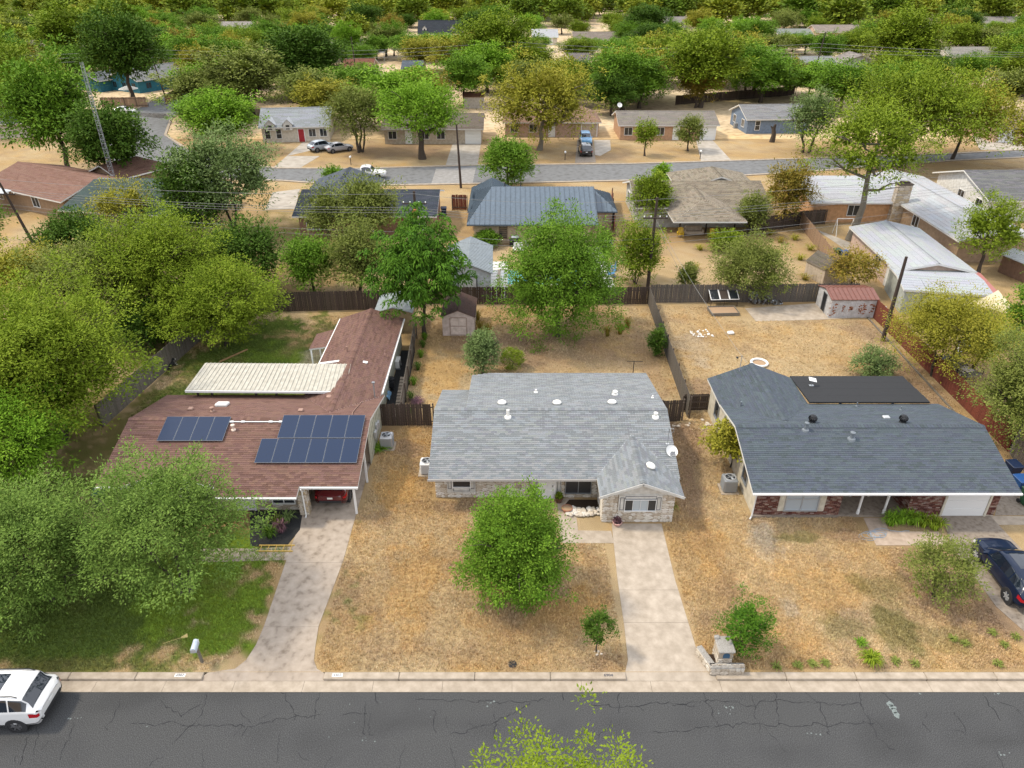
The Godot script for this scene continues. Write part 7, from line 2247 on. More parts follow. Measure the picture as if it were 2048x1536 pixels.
# fountain of strap leaves
func strap_plant(called: String, label: String, at: Vector3, h: float, spread: float, n: int, tone: String, group := "") -> void:
	var r := RandomNumberGenerator.new()
	r.seed = hash(label) + int(at.x * 10)
	var mb := MB.new()
	for k in n:
		var a := r.randf() * TAU
		var o := Vector3(r.randf_range(-0.2, 0.2) * spread, 0, r.randf_range(-0.2, 0.2) * spread)
		var d := Vector3(cos(a), 0, sin(a)) * spread * r.randf_range(0.4, 1.0)
		var hh := h * r.randf_range(0.6, 1.05)
		var side := Vector3(-sin(a), 0, cos(a)) * 0.018
		var c: Color = tones[tone][r.randi() % 3]
		var p1 := o + d * 0.35 + UP * hh * 0.8
		var p2 := o + d * 0.75 + UP * hh
		var p3 := o + d * 1.1 + UP * hh * 0.65
		mb.quad(o - side, o + side, p1 + side, p1 - side, c)
		mb.quad(p1 - side, p1 + side, p2 + side, p2 - side, c)
		mb.tri(p2 - side, p2 + side, p3, c)
	single(called, label, "plant", mb, mats["leaf"], Transform3D(Basis.IDENTITY, at), group)

func build_plants() -> void:
	for k in 5:
		strap_plant("strap_plant", "fountain clump of green strap leaves in the bed before the brick porch", [Vector3(20.83, 0.00, -30.81), Vector3(21.45, 0.00, -30.97), Vector3(22.02, 0.00, -30.89), Vector3(22.58, 0.00, -30.73), Vector3(23.09, 0.00, -30.48)][k], 0.75, 0.75, 90, "bright" if k < 3 else "lime", "strap-leaved clumps in the porch bed")
	strap_plant("spiky_plant", "pale spiky yucca clump at the corner of the tan stone wall", Vector3(-22.97, 0.00, -31.64), 0.8, 0.7, 60, "sage")
	for k in 4:
		strap_plant("weed_clump", "tangled rosemary-like weed clump in the dark gravel bed", [Vector3(-13.49, 0.00, -30.40), Vector3(-12.90, 0.00, -30.73), Vector3(-13.05, 0.00, -29.80), Vector3(-12.42, 0.00, -31.01)][k], 0.7, 0.6, 70, ["sage", "olive", "dark", "sage"][k], "weedy clumps in the gravel bed")
	strap_plant("sage_bush", "lilac-flowered bush in the dark gravel bed beside the drive", Vector3(-12.56, 0.00, -30.20), 0.75, 0.5, 120, "purple")
	strap_plant("weed_patch", "tall green weeds spilling over the kerb of the dry lawn", Vector3(15.88, 0.00, -21.72), 0.55, 0.6, 160, "lime")
	strap_plant("weed_patch", "small dark green leafy weed on the dry lawn above the kerb weeds", Vector3(15.83, 0.00, -22.68), 0.3, 0.35, 70, "green")
	for k in 12:
		strap_plant("weed_tuft", "low olive weed tuft in the dry kerbside lawn", [Vector3(11.63, 0.00, -21.46), Vector3(12.59, 0.00, -21.51), Vector3(13.28, 0.00, -21.59), Vector3(13.85, 0.00, -21.64), Vector3(17.81, 0.00, -21.59), Vector3(16.99, 0.00, -21.72), Vector3(20.18, 0.00, -22.96), Vector3(20.60, 0.00, -22.68), Vector3(22.21, 0.00, -23.30), Vector3(22.34, 0.00, -22.62), Vector3(21.46, 0.00, -21.59), Vector3(23.13, 0.00, -23.10)][k], 0.18, 0.3, 50, "olive", "weed tufts on the dry lawn")
	strap_plant("wall_weed", "dry brown-green bush at the corner of the stone wing", Vector3(8.88, 0.00, -31.73), 0.9, 0.5, 60, "olive")
	strap_plant("side_weeds", "green weeds around the grey air conditioner", Vector3(-8.38, 0.00, -37.90), 0.35, 0.8, 140, "green")
	for k in 7:
		strap_plant("fence_weeds", "rank weeds along the fence beside the rear wing", [Vector3(-7.04, 0.00, -42.01), Vector3(-7.14, 0.00, -43.96), Vector3(-7.17, 0.00, -46.06), Vector3(-7.12, 0.00, -48.31), Vector3(-7.11, 0.00, -50.31), Vector3(-7.13, 0.00, -52.00), Vector3(-7.11, 0.00, -53.33)][k], 0.6, 0.5, 60, "dark" if k % 2 else "green", "weeds along the leaning fence")
	strap_plant("purple_plants", "patch of purple-leaved plants beside the leaning fence", Vector3(-6.67, 0.00, -43.56), 0.3, 0.7, 140, "purple")
	for k in 6:
		strap_plant("dry_weeds", "tall rusty dry weeds around the pecan and sheds", [Vector3(-2.69, 0.00, -55.19), Vector3(8.97, 0.00, -54.43), Vector3(7.89, 0.00, -54.06), Vector3(-2.98, 0.00, -57.15), Vector3(9.76, 0.00, -55.67), Vector3(-2.03, 0.00, -54.43)][k], 0.9, 0.7, 60, "amber", "rusty dry weeds in the middle back garden")
	for k in 8:
		strap_plant("brush_clump", "dry brush clump in the shrubby yard behind the dark fence", [Vector3(18.31, 0.00, -68.81), Vector3(29.77, 0.00, -71.61), Vector3(31.85, 0.00, -74.59), Vector3(29.40, 0.00, -76.97), Vector3(29.07, 0.00, -79.48), Vector3(31.32, 0.00, -77.79), Vector3(28.40, 0.00, -66.19), Vector3(20.09, 0.00, -74.59)][k], 0.6, 1.0, 60, "yellow" if k % 3 else "amber", "brush clumps in the shrubby yard")

# ---------------------------------------------------------------- vehicles
# stations: [x, sill, belt, roof, half width, half width at roof]; local +x is the front
func car_point(st: Array, x: float, t: float) -> Vector3:
	var k := 0
	while k < st.size() - 2 and x > st[k + 1][0]: k += 1
	var f := clampf((x - st[k][0]) / (st[k + 1][0] - st[k][0]), 0.0, 1.0)
	var s := []
	for q in 6: s.append(lerpf(st[k][q], st[k + 1][q], f))
	var cab: float = clampf((s[3] - s[2]) / 0.3, 0.0, 1.0)
	var pts := [Vector2(s[4] * 0.9, s[1]), Vector2(s[4] * 0.985, s[1] + 0.12), Vector2(s[4], lerpf(s[1], s[2], 0.55)), Vector2(s[4] * 0.97, s[2]), Vector2(lerpf(s[4] * 0.9, s[5], cab), s[3] - 0.05), Vector2(lerpf(s[4] * 0.7, s[5] * 0.86, cab), s[3] + 0.005), Vector2(0, s[3] + 0.035)]
	var ts := [0.0, 0.1, 0.32, 0.5, 0.74, 0.8, 1.0]
	var j := 0
	while j < 5 and t > ts[j + 1]: j += 1
	var g: float = (t - ts[j]) / (ts[j + 1] - ts[j])
	var p: Vector2 = pts[j].lerp(pts[j + 1], clampf(g, 0, 1))
	return Vector3(x, p.y, p.x)

func car_patch(st: Array, x0: float, x1: float, t0: float, t1: float, side: float, off: float, nx := 10, nt := 6, skew := 0.0) -> MB:
	var mb := MB.new()
	var grid := []
	for i in nx + 1:
		var row := []
		for j in nt + 1:
			var t := lerpf(t0, t1, j / float(nt))
			var x := lerpf(x0, x1, i / float(nx)) + skew * (t - t0) / maxf(t1 - t0, 0.001)
			var p := car_point(st, x, t)
			var e := 0.02
			var px := car_point(st, x + e, t) - car_point(st, x - e, t)
			var pt := car_point(st, x, minf(t + e, 1.0)) - car_point(st, x, maxf(t - e, 0.0))
			var nn := px.cross(pt)
			nn = nn.normalized()
			if nn.y < -0.2 or nn.z * 1.0 < -0.3: nn = -nn
			p += nn * off
			row.append([Vector3(p.x, p.y, p.z * side), Vector3(nn.x, nn.y, nn.z * side)])
		grid.append(row)
	for i in nx + 1:
		for j in nt + 1:
			mb.v.append(grid[i][j][0])
			mb.n.append(grid[i][j][1])
			mb.c.append(Color.WHITE)
	for i in nx:
		for j in nt:
			var a := i * (nt + 1) + j
			var b := a + nt + 1
			var face := (mb.v[b] - mb.v[a]).cross(mb.v[a + 1] - mb.v[a])
			if face.dot(mb.n[a]) > 0: mb.i.append_array([a, a + 1, b, b, a + 1, b + 1])
			else: mb.i.append_array([a, b, a + 1, b, b + 1, a + 1])
	return mb

func join(a: MB, b: MB) -> MB:
	var k := a.v.size()
	a.v.append_array(b.v)
	a.n.append_array(b.n)
	a.c.append_array(b.c)
	for q in b.i: a.i.append(q + k)
	return a

const SUV := [[-2.42, 0.55, 0.95, 0.98, 0.72, 0.6], [-2.36, 0.42, 1.0, 1.12, 0.9, 0.62], [-2.2, 0.35, 1.12, 1.2, 0.95, 0.66], [-1.85, 0.32, 1.14, 1.68, 0.97, 0.72], [-1.2, 0.3, 1.12, 1.76, 0.98, 0.74], [0.1, 0.3, 1.08, 1.76, 0.98, 0.74], [0.5, 0.3, 1.06, 1.66, 0.98, 0.72], [1.15, 0.3, 1.05, 1.12, 0.97, 0.7], [1.9, 0.32, 1.0, 1.05, 0.95, 0.7], [2.25, 0.36, 0.88, 0.93, 0.88, 0.66], [2.4, 0.45, 0.72, 0.76, 0.72, 0.5]]
const CROSSOVER := [[-2.3, 0.55, 0.92, 0.96, 0.66, 0.55], [-2.22, 0.4, 1.0, 1.08, 0.86, 0.58], [-2.0, 0.34, 1.08, 1.22, 0.91, 0.62], [-1.45, 0.3, 1.08, 1.56, 0.92, 0.66], [-0.7, 0.3, 1.05, 1.66, 0.93, 0.68], [0.1, 0.3, 1.0, 1.65, 0.93, 0.68], [0.45, 0.3, 0.99, 1.55, 0.93, 0.66], [1.2, 0.3, 0.98, 1.04, 0.92, 0.64], [1.85, 0.32, 0.92, 0.97, 0.9, 0.62], [2.15, 0.36, 0.8, 0.85, 0.8, 0.55], [2.3, 0.45, 0.66, 0.7, 0.62, 0.4]]
const SEDAN := [[-2.25, 0.5, 0.8, 0.84, 0.66, 0.5], [-2.15, 0.36, 0.9, 0.98, 0.84, 0.55], [-1.7, 0.3, 0.95, 1.06, 0.88, 0.58], [-0.9, 0.27, 0.95, 1.4, 0.9, 0.6], [-0.2, 0.26, 0.93, 1.46, 0.9, 0.62], [0.3, 0.26, 0.92, 1.38, 0.9, 0.6], [1.05, 0.26, 0.9, 0.98, 0.89, 0.58], [1.8, 0.28, 0.82, 0.88, 0.86, 0.56], [2.15, 0.34, 0.7, 0.76, 0.76, 0.5], [2.25, 0.42, 0.6, 0.64, 0.6, 0.4]]

func car(called: String, label: String, at: Vector3, turn: float, st: Array, paint: Material, o := {}) -> Node3D:
	var t := thing(called, label, o.get("category", "car"), at, turn)
	var x0: float = st[0][0]
	var x1: float = st[-1][0]
	var body := join(car_patch(st, x0, x1, 0.0, 1.0, 1.0, 0.0, 46, 22), car_patch(st, x0, x1, 0.0, 1.0, -1.0, 0.0, 46, 22))
	for e in [0, st.size() - 1]:
		var s: Array = st[e]
		var q := []
		for k in 9: q.append(car_point(st, s[0], k / 8.0))
		for k in 8:
			body.quad(Vector3(q[k].x, q[k].y, -q[k].z), q[k], q[k + 1], Vector3(q[k + 1].x, q[k + 1].y, -q[k + 1].z))
	part(t, "body", body, paint)
	var g := mat("car_glass", Color(0.008, 0.013, 0.022), 0.04, {"spec": 0.7})
	var cuts: Array = o.get("glass", [-2.0, -1.3, -0.35, 0.55])
	for s in [1.0, -1.0]:
		part(t, "side_window", car_patch(st, cuts[0], cuts[1] - 0.06, 0.53, 0.73, s, 0.006, 8, 5), g)
		part(t, "side_window", car_patch(st, cuts[1], cuts[2] - 0.05, 0.53, 0.73, s, 0.006, 8, 5), g)
		part(t, "side_window", car_patch(st, cuts[2] + 0.02, cuts[3] + 0.25, 0.53, 0.73, s, 0.006, 8, 5, -0.25), g)
	var ws: Array = o.get("shield", [0.5, 1.12])
	part(t, "windshield", join(car_patch(st, ws[0], ws[1], 0.76, 1.0, 1.0, 0.008), car_patch(st, ws[0], ws[1], 0.76, 1.0, -1.0, 0.008)), g)
	var rw: Array = o.get("rear", [-2.17, -1.86])
	part(t, "rear_window", join(car_patch(st, rw[0], rw[1], 0.76, 1.0, 1.0, 0.008), car_patch(st, rw[0], rw[1], 0.76, 1.0, -1.0, 0.008)), g)
	if o.get("sunroof", false): part(t, "sunroof", join(car_patch(st, -0.9, 0.2, 0.86, 1.0, 1.0, 0.006), car_patch(st, -0.9, 0.2, 0.86, 1.0, -1.0, 0.006)), g)
	if o.get("rails", false):
		for s in [1.0, -1.0]:
			var rl := MB.new()
			rl.tube(vs([Vector3(-1.7, 1.72, 0.66 * s), Vector3(-1.5, 1.8, 0.66 * s), Vector3(0.1, 1.81, 0.66 * s), Vector3(0.3, 1.72, 0.66 * s)]), PackedFloat32Array([0.02, 0.02, 0.02, 0.02]), 6)
			part(t, "roof_rail", rl, mats["metal_black"])
	for s in [1.0, -1.0]:
		part(t, "taillight", car_patch(st, x0 + 0.03, x0 + 0.36, 0.36, 0.47, s, 0.008, 6, 3), mat("tail_red", Color(0.35, 0.008, 0.015), 0.2))
		part(t, "headlight", car_patch(st, x1 - 0.42, x1 - 0.08, 0.36, 0.5, s, 0.008, 6, 3), mat("lamp_clear", Color(0.6, 0.62, 0.65), 0.1))
		var mr := MB.new()
		mr.cbox(Vector3(ws[0] + 0.35, st[6][2] + 0.08, s * (st[6][4] + 0.1)), Vector3(0.12, 0.13, 0.2), 0.03)
		part(t, "mirror", mr, paint)
	var lower := join(car_patch(st, x0 + 0.02, x1 - 0.02, 0.0, 0.1, 1.0, 0.012, 30, 2), car_patch(st, x0 + 0.02, x1 - 0.02, 0.0, 0.1, -1.0, 0.012, 30, 2))
	lower.box(Vector3(x0 + 0.0, 0.6, 0), Vector3(0.05, 0.14, 1.25))
	part(t, "lower_trim", lower, mats["rubber"])
	var pl := MB.new()
	pl.cbox(Vector3(x0 - 0.015, 0.83, 0), Vector3(0.02, 0.12, 0.3), 0.005)
	part(t, "number_plate", pl, mats["plastic_white"])
	var wb: Array = o.get("axles", [-1.4, 1.45])
	var wr: float = o.get("wheel", 0.36)
	var hw: float = st[4][4]
	for ax in wb:
		for s in [1.0, -1.0]:
			var b := Basis(Vector3.RIGHT, PI / 2 * s)
			var arch := MB.new()
			arch.lathe(Vector3(ax, wr, s * (hw - 0.12)), [Vector2(wr + 0.07, 0.0), Vector2(wr + 0.07, 0.135), Vector2(wr - 0.02, 0.14)], 22, b)
			part(t, "wheel_arch", arch, mats["rubber"])
			var ty := MB.new()
			ty.lathe(Vector3(ax, wr, s * (hw - 0.22)), [Vector2(wr * 0.6, 0.0), Vector2(wr, 0.03), Vector2(wr, 0.2), Vector2(wr * 0.93, 0.232), Vector2(wr * 0.64, 0.232), Vector2(wr * 0.62, 0.2)], 22, b)
			var wh := part(t, "wheel", ty, mats["rubber"])
			var rim := MB.new()
			rim.lathe(Vector3(ax, wr, s * (hw - 0.22)), [Vector2(wr * 0.62, 0.19), Vector2(0.0, 0.15)], 22, b)
			for k in 6:
				var a := TAU * k / 6.0
				var d := Vector3(cos(a), sin(a), 0)
				rim.bar(Vector3(ax, wr, s * (hw - 0.01)) + d * 0.02, Vector3(ax, wr, s * (hw - 0.005)) + d * wr * 0.6, 0.05, 0.05)
			part(wh, "rim", rim, mat("alloy", Color(0.2, 0.2, 0.21), 0.35, {"metal": 0.7}) if o.get("dark_rim", true) else mats["metal_pipe"])
	return t

func build_cars() -> void:
	var white := mat("paint_white", Color(0.64, 0.64, 0.635), 0.3, {"coat": 0.5})
	var navy := mat("paint_navy", Color(0.004, 0.011, 0.032), 0.3, {"coat": 0.45, "spec": 0.25})
	car("parked_suv", "white sport utility car with dark roof rails parked at the near kerb", Vector3(-21.4, -0.13, -19.38), PI + 0.02, SUV, white, {"rails": true, "sunroof": true, "rear": [-2.2, -1.88]})
	car("parked_suv", "dark navy crossover parked on the drive of the brick house", Vector3(24.85, 0.02, -26.65), PI / 2 - 0.03, CROSSOVER, navy, {"sunroof": true, "glass": [-1.75, -1.0, -0.2, 0.5], "rear": [-2.05, -1.5], "shield": [0.45, 1.18], "rails": false, "dark_rim": false})
	car("parked_car", "dark red hatchback seen from behind inside the carport", Vector3(-10.2, 0.022, -34.35), PI / 2, CROSSOVER, mat("paint_red", Color(0.09, 0.004, 0.008), 0.25, {"coat": 1.0}), {"glass": [-1.75, -1.0, -0.2, 0.5], "rear": [-2.05, -1.5], "shield": [0.45, 1.18]})
	var silver := mat("paint_silver", Color(0.32, 0.36, 0.4), 0.3, {"coat": 0.8})
	car("parked_car", "silver-blue crossover by the hedge of the white brick house", Vector3(-31.74, 0.00, -120.11) + Vector3(1.0, 0.02, -1.2), 0.75, CROSSOVER, silver, {"glass": [-1.75, -1.0, -0.2, 0.5], "rear": [-2.05, -1.5], "shield": [0.45, 1.18]})
	car("parked_car", "silver-grey hatchback beside the silver-blue crossover", Vector3(-28.46, 0.00, -119.41) + Vector3(0.6, 0.02, -1.2), 0.6, SEDAN, mat("paint_grey", Color(0.33, 0.33, 0.35), 0.3, {"coat": 0.8}), {"glass": [-1.5, -0.95, -0.2, 0.4], "rear": [-1.65, -0.95], "shield": [0.35, 1.0], "wheel": 0.32})
	car("parked_truck", "light blue old pickup-like wagon by the beige garage door", Vector3(12.34, 0.00, -125.18) + Vector3(0, 0.02, -1.5), -PI / 2, SUV, mat("paint_blue", Color(0.12, 0.3, 0.5), 0.35, {"coat": 0.5}), {})
	car("parked_suv", "black sport utility car with its tail to the second street", Vector3(11.62, 0.00, -116.04) + Vector3(0, 0.02, -2.6), PI / 2, SUV, mat("paint_black", Color(0.012, 0.013, 0.016), 0.25, {"coat": 1.0}), {"sunroof": true})
	car("parked_car", "white sedan on the drive below the teal house fence", Vector3(-77.29, 0.00, -153.09) + Vector3(0, 0.02, 0), 0.0, SEDAN, white, {"glass": [-1.5, -0.95, -0.2, 0.4], "rear": [-1.65, -0.95], "shield": [0.35, 1.0], "wheel": 0.32})
	car("parked_car", "bright blue car under the far open carport", Vector3(-43.60, 0.00, -241.98) + Vector3(0, 0.02, -2), PI / 2 + 0.3, SEDAN, mat("paint_royal", Color(0.0, 0.09, 0.42), 0.3, {"coat": 0.8}), {"glass": [-1.5, -0.95, -0.2, 0.4], "rear": [-1.65, -0.95], "shield": [0.35, 1.0], "wheel": 0.32})
	var pk := [[-2.8, 0.6, 1.0, 1.02, 0.9, 0.85], [-2.74, 0.45, 1.05, 1.08, 0.97, 0.9], [-0.75, 0.42, 1.08, 1.11, 0.98, 0.9], [-0.6, 0.4, 1.08, 1.7, 0.98, 0.72], [0.0, 0.4, 1.07, 1.82, 0.98, 0.74], [0.5, 0.4, 1.07, 1.78, 0.98, 0.74], [0.75, 0.4, 1.06, 1.68, 0.98, 0.72], [1.3, 0.4, 1.05, 1.14, 0.97, 0.7], [2.3, 0.42, 1.0, 1.06, 0.95, 0.7], [2.7, 0.45, 0.9, 0.95, 0.88, 0.66], [2.8, 0.55, 0.75, 0.8, 0.75, 0.5]]
	var p := car("pickup_truck", "white pickup truck parked across the road behind the charcoal roof", Vector3(-20.6, 0.03, -103.9), 0.03, pk, white, {"category": "truck", "glass": [-0.45, 0.15, 0.2, 0.75], "rear": [-0.72, -0.62], "shield": [0.78, 1.28], "axles": [-1.7, 1.75], "wheel": 0.4})
	var bed := MB.new()
	bed.box(Vector3(-1.75, 1.09, 0), Vector3(1.85, 0.1, 1.5))
	part(p, "bed", bed, mats["metal_grey"])
	var t := thing("open_carport", "white flat-roofed open carport beside the small grey-brown house", "carport", Vector3(-42.27, 0.00, -239.49) + Vector3(0, 0, -3))
	var roof := MB.new()
	roof.slab(vs([Vector3(-4, 2.5, 3.5), Vector3(4, 2.5, 3.5), Vector3(4, 2.9, -3.5), Vector3(-4, 2.9, -3.5)]), Vector3.DOWN * 0.2)
	part(t, "roof", roof, mats["white_paint"])
	for q in [Vector3(-3.8, 0, 3.2), Vector3(3.8, 0, 3.2), Vector3(-3.8, 0, -3.2), Vector3(3.8, 0, -3.2)]:
		var pm := MB.new()
		pm.box(q + UP * 1.2, Vector3(0.16, 2.4, 0.16))
		part(t, "post", pm, mats["white_paint"])

# ---------------------------------------------------------------- poles and wires
func pole(label: String, at: Vector3, h: float, lean: Vector3, o := {}) -> Node3D:
	var t := thing("utility_pole", label, "utility pole", at)
	var mb := MB.new()
	mb.tube(vs([Vector3(0, -0.1, 0), lean * 0.5 + UP * h * 0.5, lean + UP * h]), PackedFloat32Array([0.17, 0.145, 0.11]), 10)
	part(t, "shaft", mb, mats["wood_pole"])
	for y in o.get("arms", []):
		var p: Vector3 = lean * y / h + UP * y
		var am := MB.new()
		am.cbox(p + Vector3(0, 0, 0.16), Vector3(2.2, 0.12, 0.1), 0.01)
		var arm := part(t, "crossarm", am, mats["wood_pole"])
		for x in [-1.0, -0.4, 0.4, 1.0]:
			var ins := MB.new()
			ins.lathe(p + Vector3(x, 0.06, 0.16), [Vector2(0.03, 0), Vector2(0.06, 0.05), Vector2(0.04, 0.09), Vector2(0.06, 0.12), Vector2(0, 0.16)], 8)
			part(arm, "insulator", ins, mats["plastic_white"])
	if o.has("can"):
		var y: float = o.can
		var cm := MB.new()
		cm.lathe(lean * y / h + Vector3(0, y - 0.45, 0.4), [Vector2(0.0, 0.0), Vector2(0.24, 0.02), Vector2(0.25, 0.8), Vector2(0.2, 0.88), Vector2(0.0, 0.92)], 14)
		part(t, "transformer", cm, mats[o.get("can_mat", "metal_grey")])
	return t

func wire(label: String, pts: Array, sag: float, group: String, rad := 0.015) -> void:
	var mb := MB.new()
	for k in pts.size() - 1:
		var p := PackedVector3Array()
		var q := PackedFloat32Array()
		for s in 17:
			var t := s / 16.0
			p.append(pts[k].lerp(pts[k + 1], t) - UP * sag * 4.0 * t * (1.0 - t))
			q.append(rad)
		mb.tube(p, q, 4, Color.WHITE, false)
	single("overhead_wire", label, "wire", mb, mats["wire"], Transform3D.IDENTITY, group)

func build_poles() -> void:
	pole("dark wooden pole with small crossarm rising from the yellow-green shrub", Vector3(12.78, 0.00, -63.96), 8.7, Vector3(0.05, 0, 0), {"arms": [6.9]})
	pole("tall bare dark pole with shiny top leaning behind the red fence", Vector3(30.21, 0.00, -53.15), 7.15, Vector3(0.1, 0, -0.2))
	pole("leaning grey pole with bracket at the left edge of the gardens", Vector3(-52.6, 0, -77.0), 6.6, Vector3(-1.2, 0, 0.2), {"arms": [5.4]})
	pole("pole with a rusty transformer can beside the chinaberry", Vector3(-8.9, 0, -66.0), 8.7, Vector3(0, 0, 0), {"can": 6.7, "arms": [7.6], "can_mat": "rust"})
	pole("tall slim brown pole at the near kerb of the second street", Vector3(-6.92, 0.00, -98.89), 8.3, Vector3(-0.3, 0, 0))
	pole("pole with a white transformer beside the teal house", Vector3(-78.31, 0.00, -175.02), 10.0, Vector3(-1.2, 0, 0), {"can": 8.4, "can_mat": "plastic_white"})
	pole("long leaning pole beside the far flat porch", Vector3(64.70, 0.00, -169.67), 13.5, Vector3(1.2, 0, 0))
	pole("thin far pole above the red roof cottage", Vector3(-39.54, 0.00, -199.93), 10.0, Vector3(-0.4, 0, 0))
	pole("thin far pole by the bare track", Vector3(-98.95, 0.00, -369.78), 10.0, Vector3(-0.8, 0, 0))
	var g := "overhead wires along the back gardens"
	var names := ["topmost overhead wire crossing above the back gardens", "first wire of the middle overhead bundle", "second wire of the middle overhead bundle", "third wire of the middle overhead bundle", "upper of the two low cables on the back garden poles", "lowest cable on the back garden poles"]
	var hs := [8.5, 7.25, 7.0, 6.75, 4.9, 4.35]
	var hl := [6.9, 5.9, 5.65, 5.4, 4.2, 3.8]
	var hr := [9.2, 8.0, 7.7, 7.4, 6.3, 5.8]
	for k in 6:
		wire(names[k], [Vector3(-110, hl[k] + 1.0, -92), Vector3(-53.4, hl[k], -76.9), Vector3(-8.9, hs[k], -65.85), Vector3(12.85, hs[k], -64.1), Vector3(75, hr[k], -82)], 0.55, g)
	wire("thin guy wire slanting from the wooden pole to the dark fence", [Vector3(12.78, 0.00, -63.96) + UP * 6.6, Vector3(16.5, 0.3, -61.5)], 0.05, g, 0.012)
	wire("service wire from the wooden pole to the felt porch corner", [Vector3(12.85, 6.8, -64.2), Vector3(15.5, 3.9, -42.3)], 0.4, g, 0.012)
	for k in 3:
		wire(["upper", "middle", "lower"][k] + " far wire strung past the white transformer", [Vector3(-180, 9.6 - k * 0.8, -160), Vector3(-79.9, 9.6 - k * 0.8, -175), Vector3(0, 9.8 - k * 0.8, -190), Vector3(66.6, 11.0 - k * 0.8, -173), Vector3(160, 10.0, -170)], 1.2, "far overhead wires", 0.03)
	var t := thing("lattice_tower", "tall thin galvanised lattice antenna tower above the brown roof", "tower", Vector3(-50.5, 0, -93.0))
	var H := 16.4
	var leg := []
	for k in 3:
		var a := TAU * k / 3.0 + 0.3
		leg.append(Vector3(cos(a), 0, sin(a)))
		var mb := MB.new()
		mb.rod(leg[k] * 0.34, leg[k] * 0.2 + UP * H, 0.024, 6)
		part(t, "leg", mb, mats["metal_grey"])
	var n := 30
	for k in 3:
		var br := MB.new()
		for q in n:
			var ya := H * q / n
			var yb := H * (q + 1) / n
			var ra := lerpf(0.34, 0.2, q / float(n))
			var rb := lerpf(0.34, 0.2, (q + 1) / float(n))
			var s: Vector3 = leg[k] if q % 2 else leg[(k + 1) % 3]
			var e: Vector3 = leg[(k + 1) % 3] if q % 2 else leg[k]
			br.rod(s * ra + UP * ya, e * rb + UP * yb, 0.012, 4)
			br.rod(leg[k] * ra + UP * ya, leg[(k + 1) % 3] * ra + UP * ya, 0.014, 4)
		part(t, "lattice", br, mats["metal_grey"])

# ---------------------------------------------------------------- garden and roof things
func ac_unit(label: String, at: Vector3, s: Vector3, m: Material) -> void:
	var t := thing("air_conditioner", label, "air conditioner", at)
	var mb := MB.new()
	mb.cbox(UP * (s.y / 2 + 0.06), s, 0.06)
	part(t, "casing", mb, m)
	for f in 4:
		var lv := MB.new()
		var b := yaw(f * PI / 2)
		for k in 11: lv.box(b * Vector3(0, 0.14 + (s.y - 0.2) * k / 10.0, s.z / 2 + 0.004), Vector3(s.x - 0.14, 0.02, 0.02), b)
		part(t, "grille", lv, mats["metal_grey"])
	var ring := MB.new()
	ring.lathe(UP * (s.y + 0.06), [Vector2(s.x * 0.34, -0.02), Vector2(s.x * 0.36, 0.03), Vector2(s.x * 0.42, 0.03), Vector2(s.x * 0.43, 0.0)], 20)
	part(t, "fan_ring", ring, mats["metal_pipe"])
	var well := MB.new()
	well.lathe(UP * (s.y + 0.063), [Vector2(s.x * 0.35, 0.0), Vector2(0.0, 0.001)], 20)
	part(t, "fan_well", well, mats["metal_black"])
	var fan := MB.new()
	for k in 4: fan.box(yaw(k * PI / 2 + 0.4) * Vector3(s.x * 0.16, 0, 0) + UP * (s.y + 0.072), Vector3(s.x * 0.3, 0.008, 0.12), yaw(k * PI / 2 + 0.4) * Basis(Vector3.RIGHT, 0.35))
	for k in 4: fan.rod(yaw(k * PI / 4) * Vector3(-s.x * 0.35, s.y + 0.1, 0), yaw(k * PI / 4) * Vector3(s.x * 0.35, s.y + 0.1, 0), 0.008, 4)
	part(t, "fan", fan, mats["metal_grey"])
	var pad := MB.new()
	pad.cbox(UP * 0.03, Vector3(s.x + 0.25, 0.06, s.z + 0.25), 0.01)
	part(t, "pad", pad, mats["concrete_pale"])

func bin(label: String, at: Vector3, turn: float, m: Material) -> void:
	var t := thing("wheeled_bin", label, "bin", at, turn)
	var mb := MB.new()
	var a := [Vector3(-0.26, 0.08, 0.28), Vector3(0.26, 0.08, 0.28), Vector3(0.26, 0.08, -0.24), Vector3(-0.26, 0.08, -0.24)]
	var b := [Vector3(-0.33, 1.0, 0.38), Vector3(0.33, 1.0, 0.38), Vector3(0.33, 1.0, -0.36), Vector3(-0.33, 1.0, -0.36)]
	for k in 4: mb.quad(a[k], a[(k + 1) % 4], b[(k + 1) % 4], b[k])
	mb.quad(a[3], a[2], a[1], a[0])
	part(t, "tub", mb, m)
	var lid := MB.new()
	lid.cbox(Vector3(0, 1.04, 0.01), Vector3(0.72, 0.09, 0.82), 0.035, Basis(Vector3.RIGHT, 0.04))
	part(t, "lid", lid, m)
	var hd := MB.new()
	hd.rod(Vector3(-0.28, 1.02, -0.44), Vector3(0.28, 1.02, -0.44), 0.02, 6)
	part(t, "handle", hd, m)
	for s in [-1, 1]:
		var wh := MB.new()
		wh.lathe(Vector3(s * 0.3, 0.13, -0.28), [Vector2(0.13, -0.03), Vector2(0.13, 0.03), Vector2(0, 0.03)], 12, Basis(Vector3.BACK, -PI / 2 * s))
		part(t, "wheel", wh, mats["rubber"])

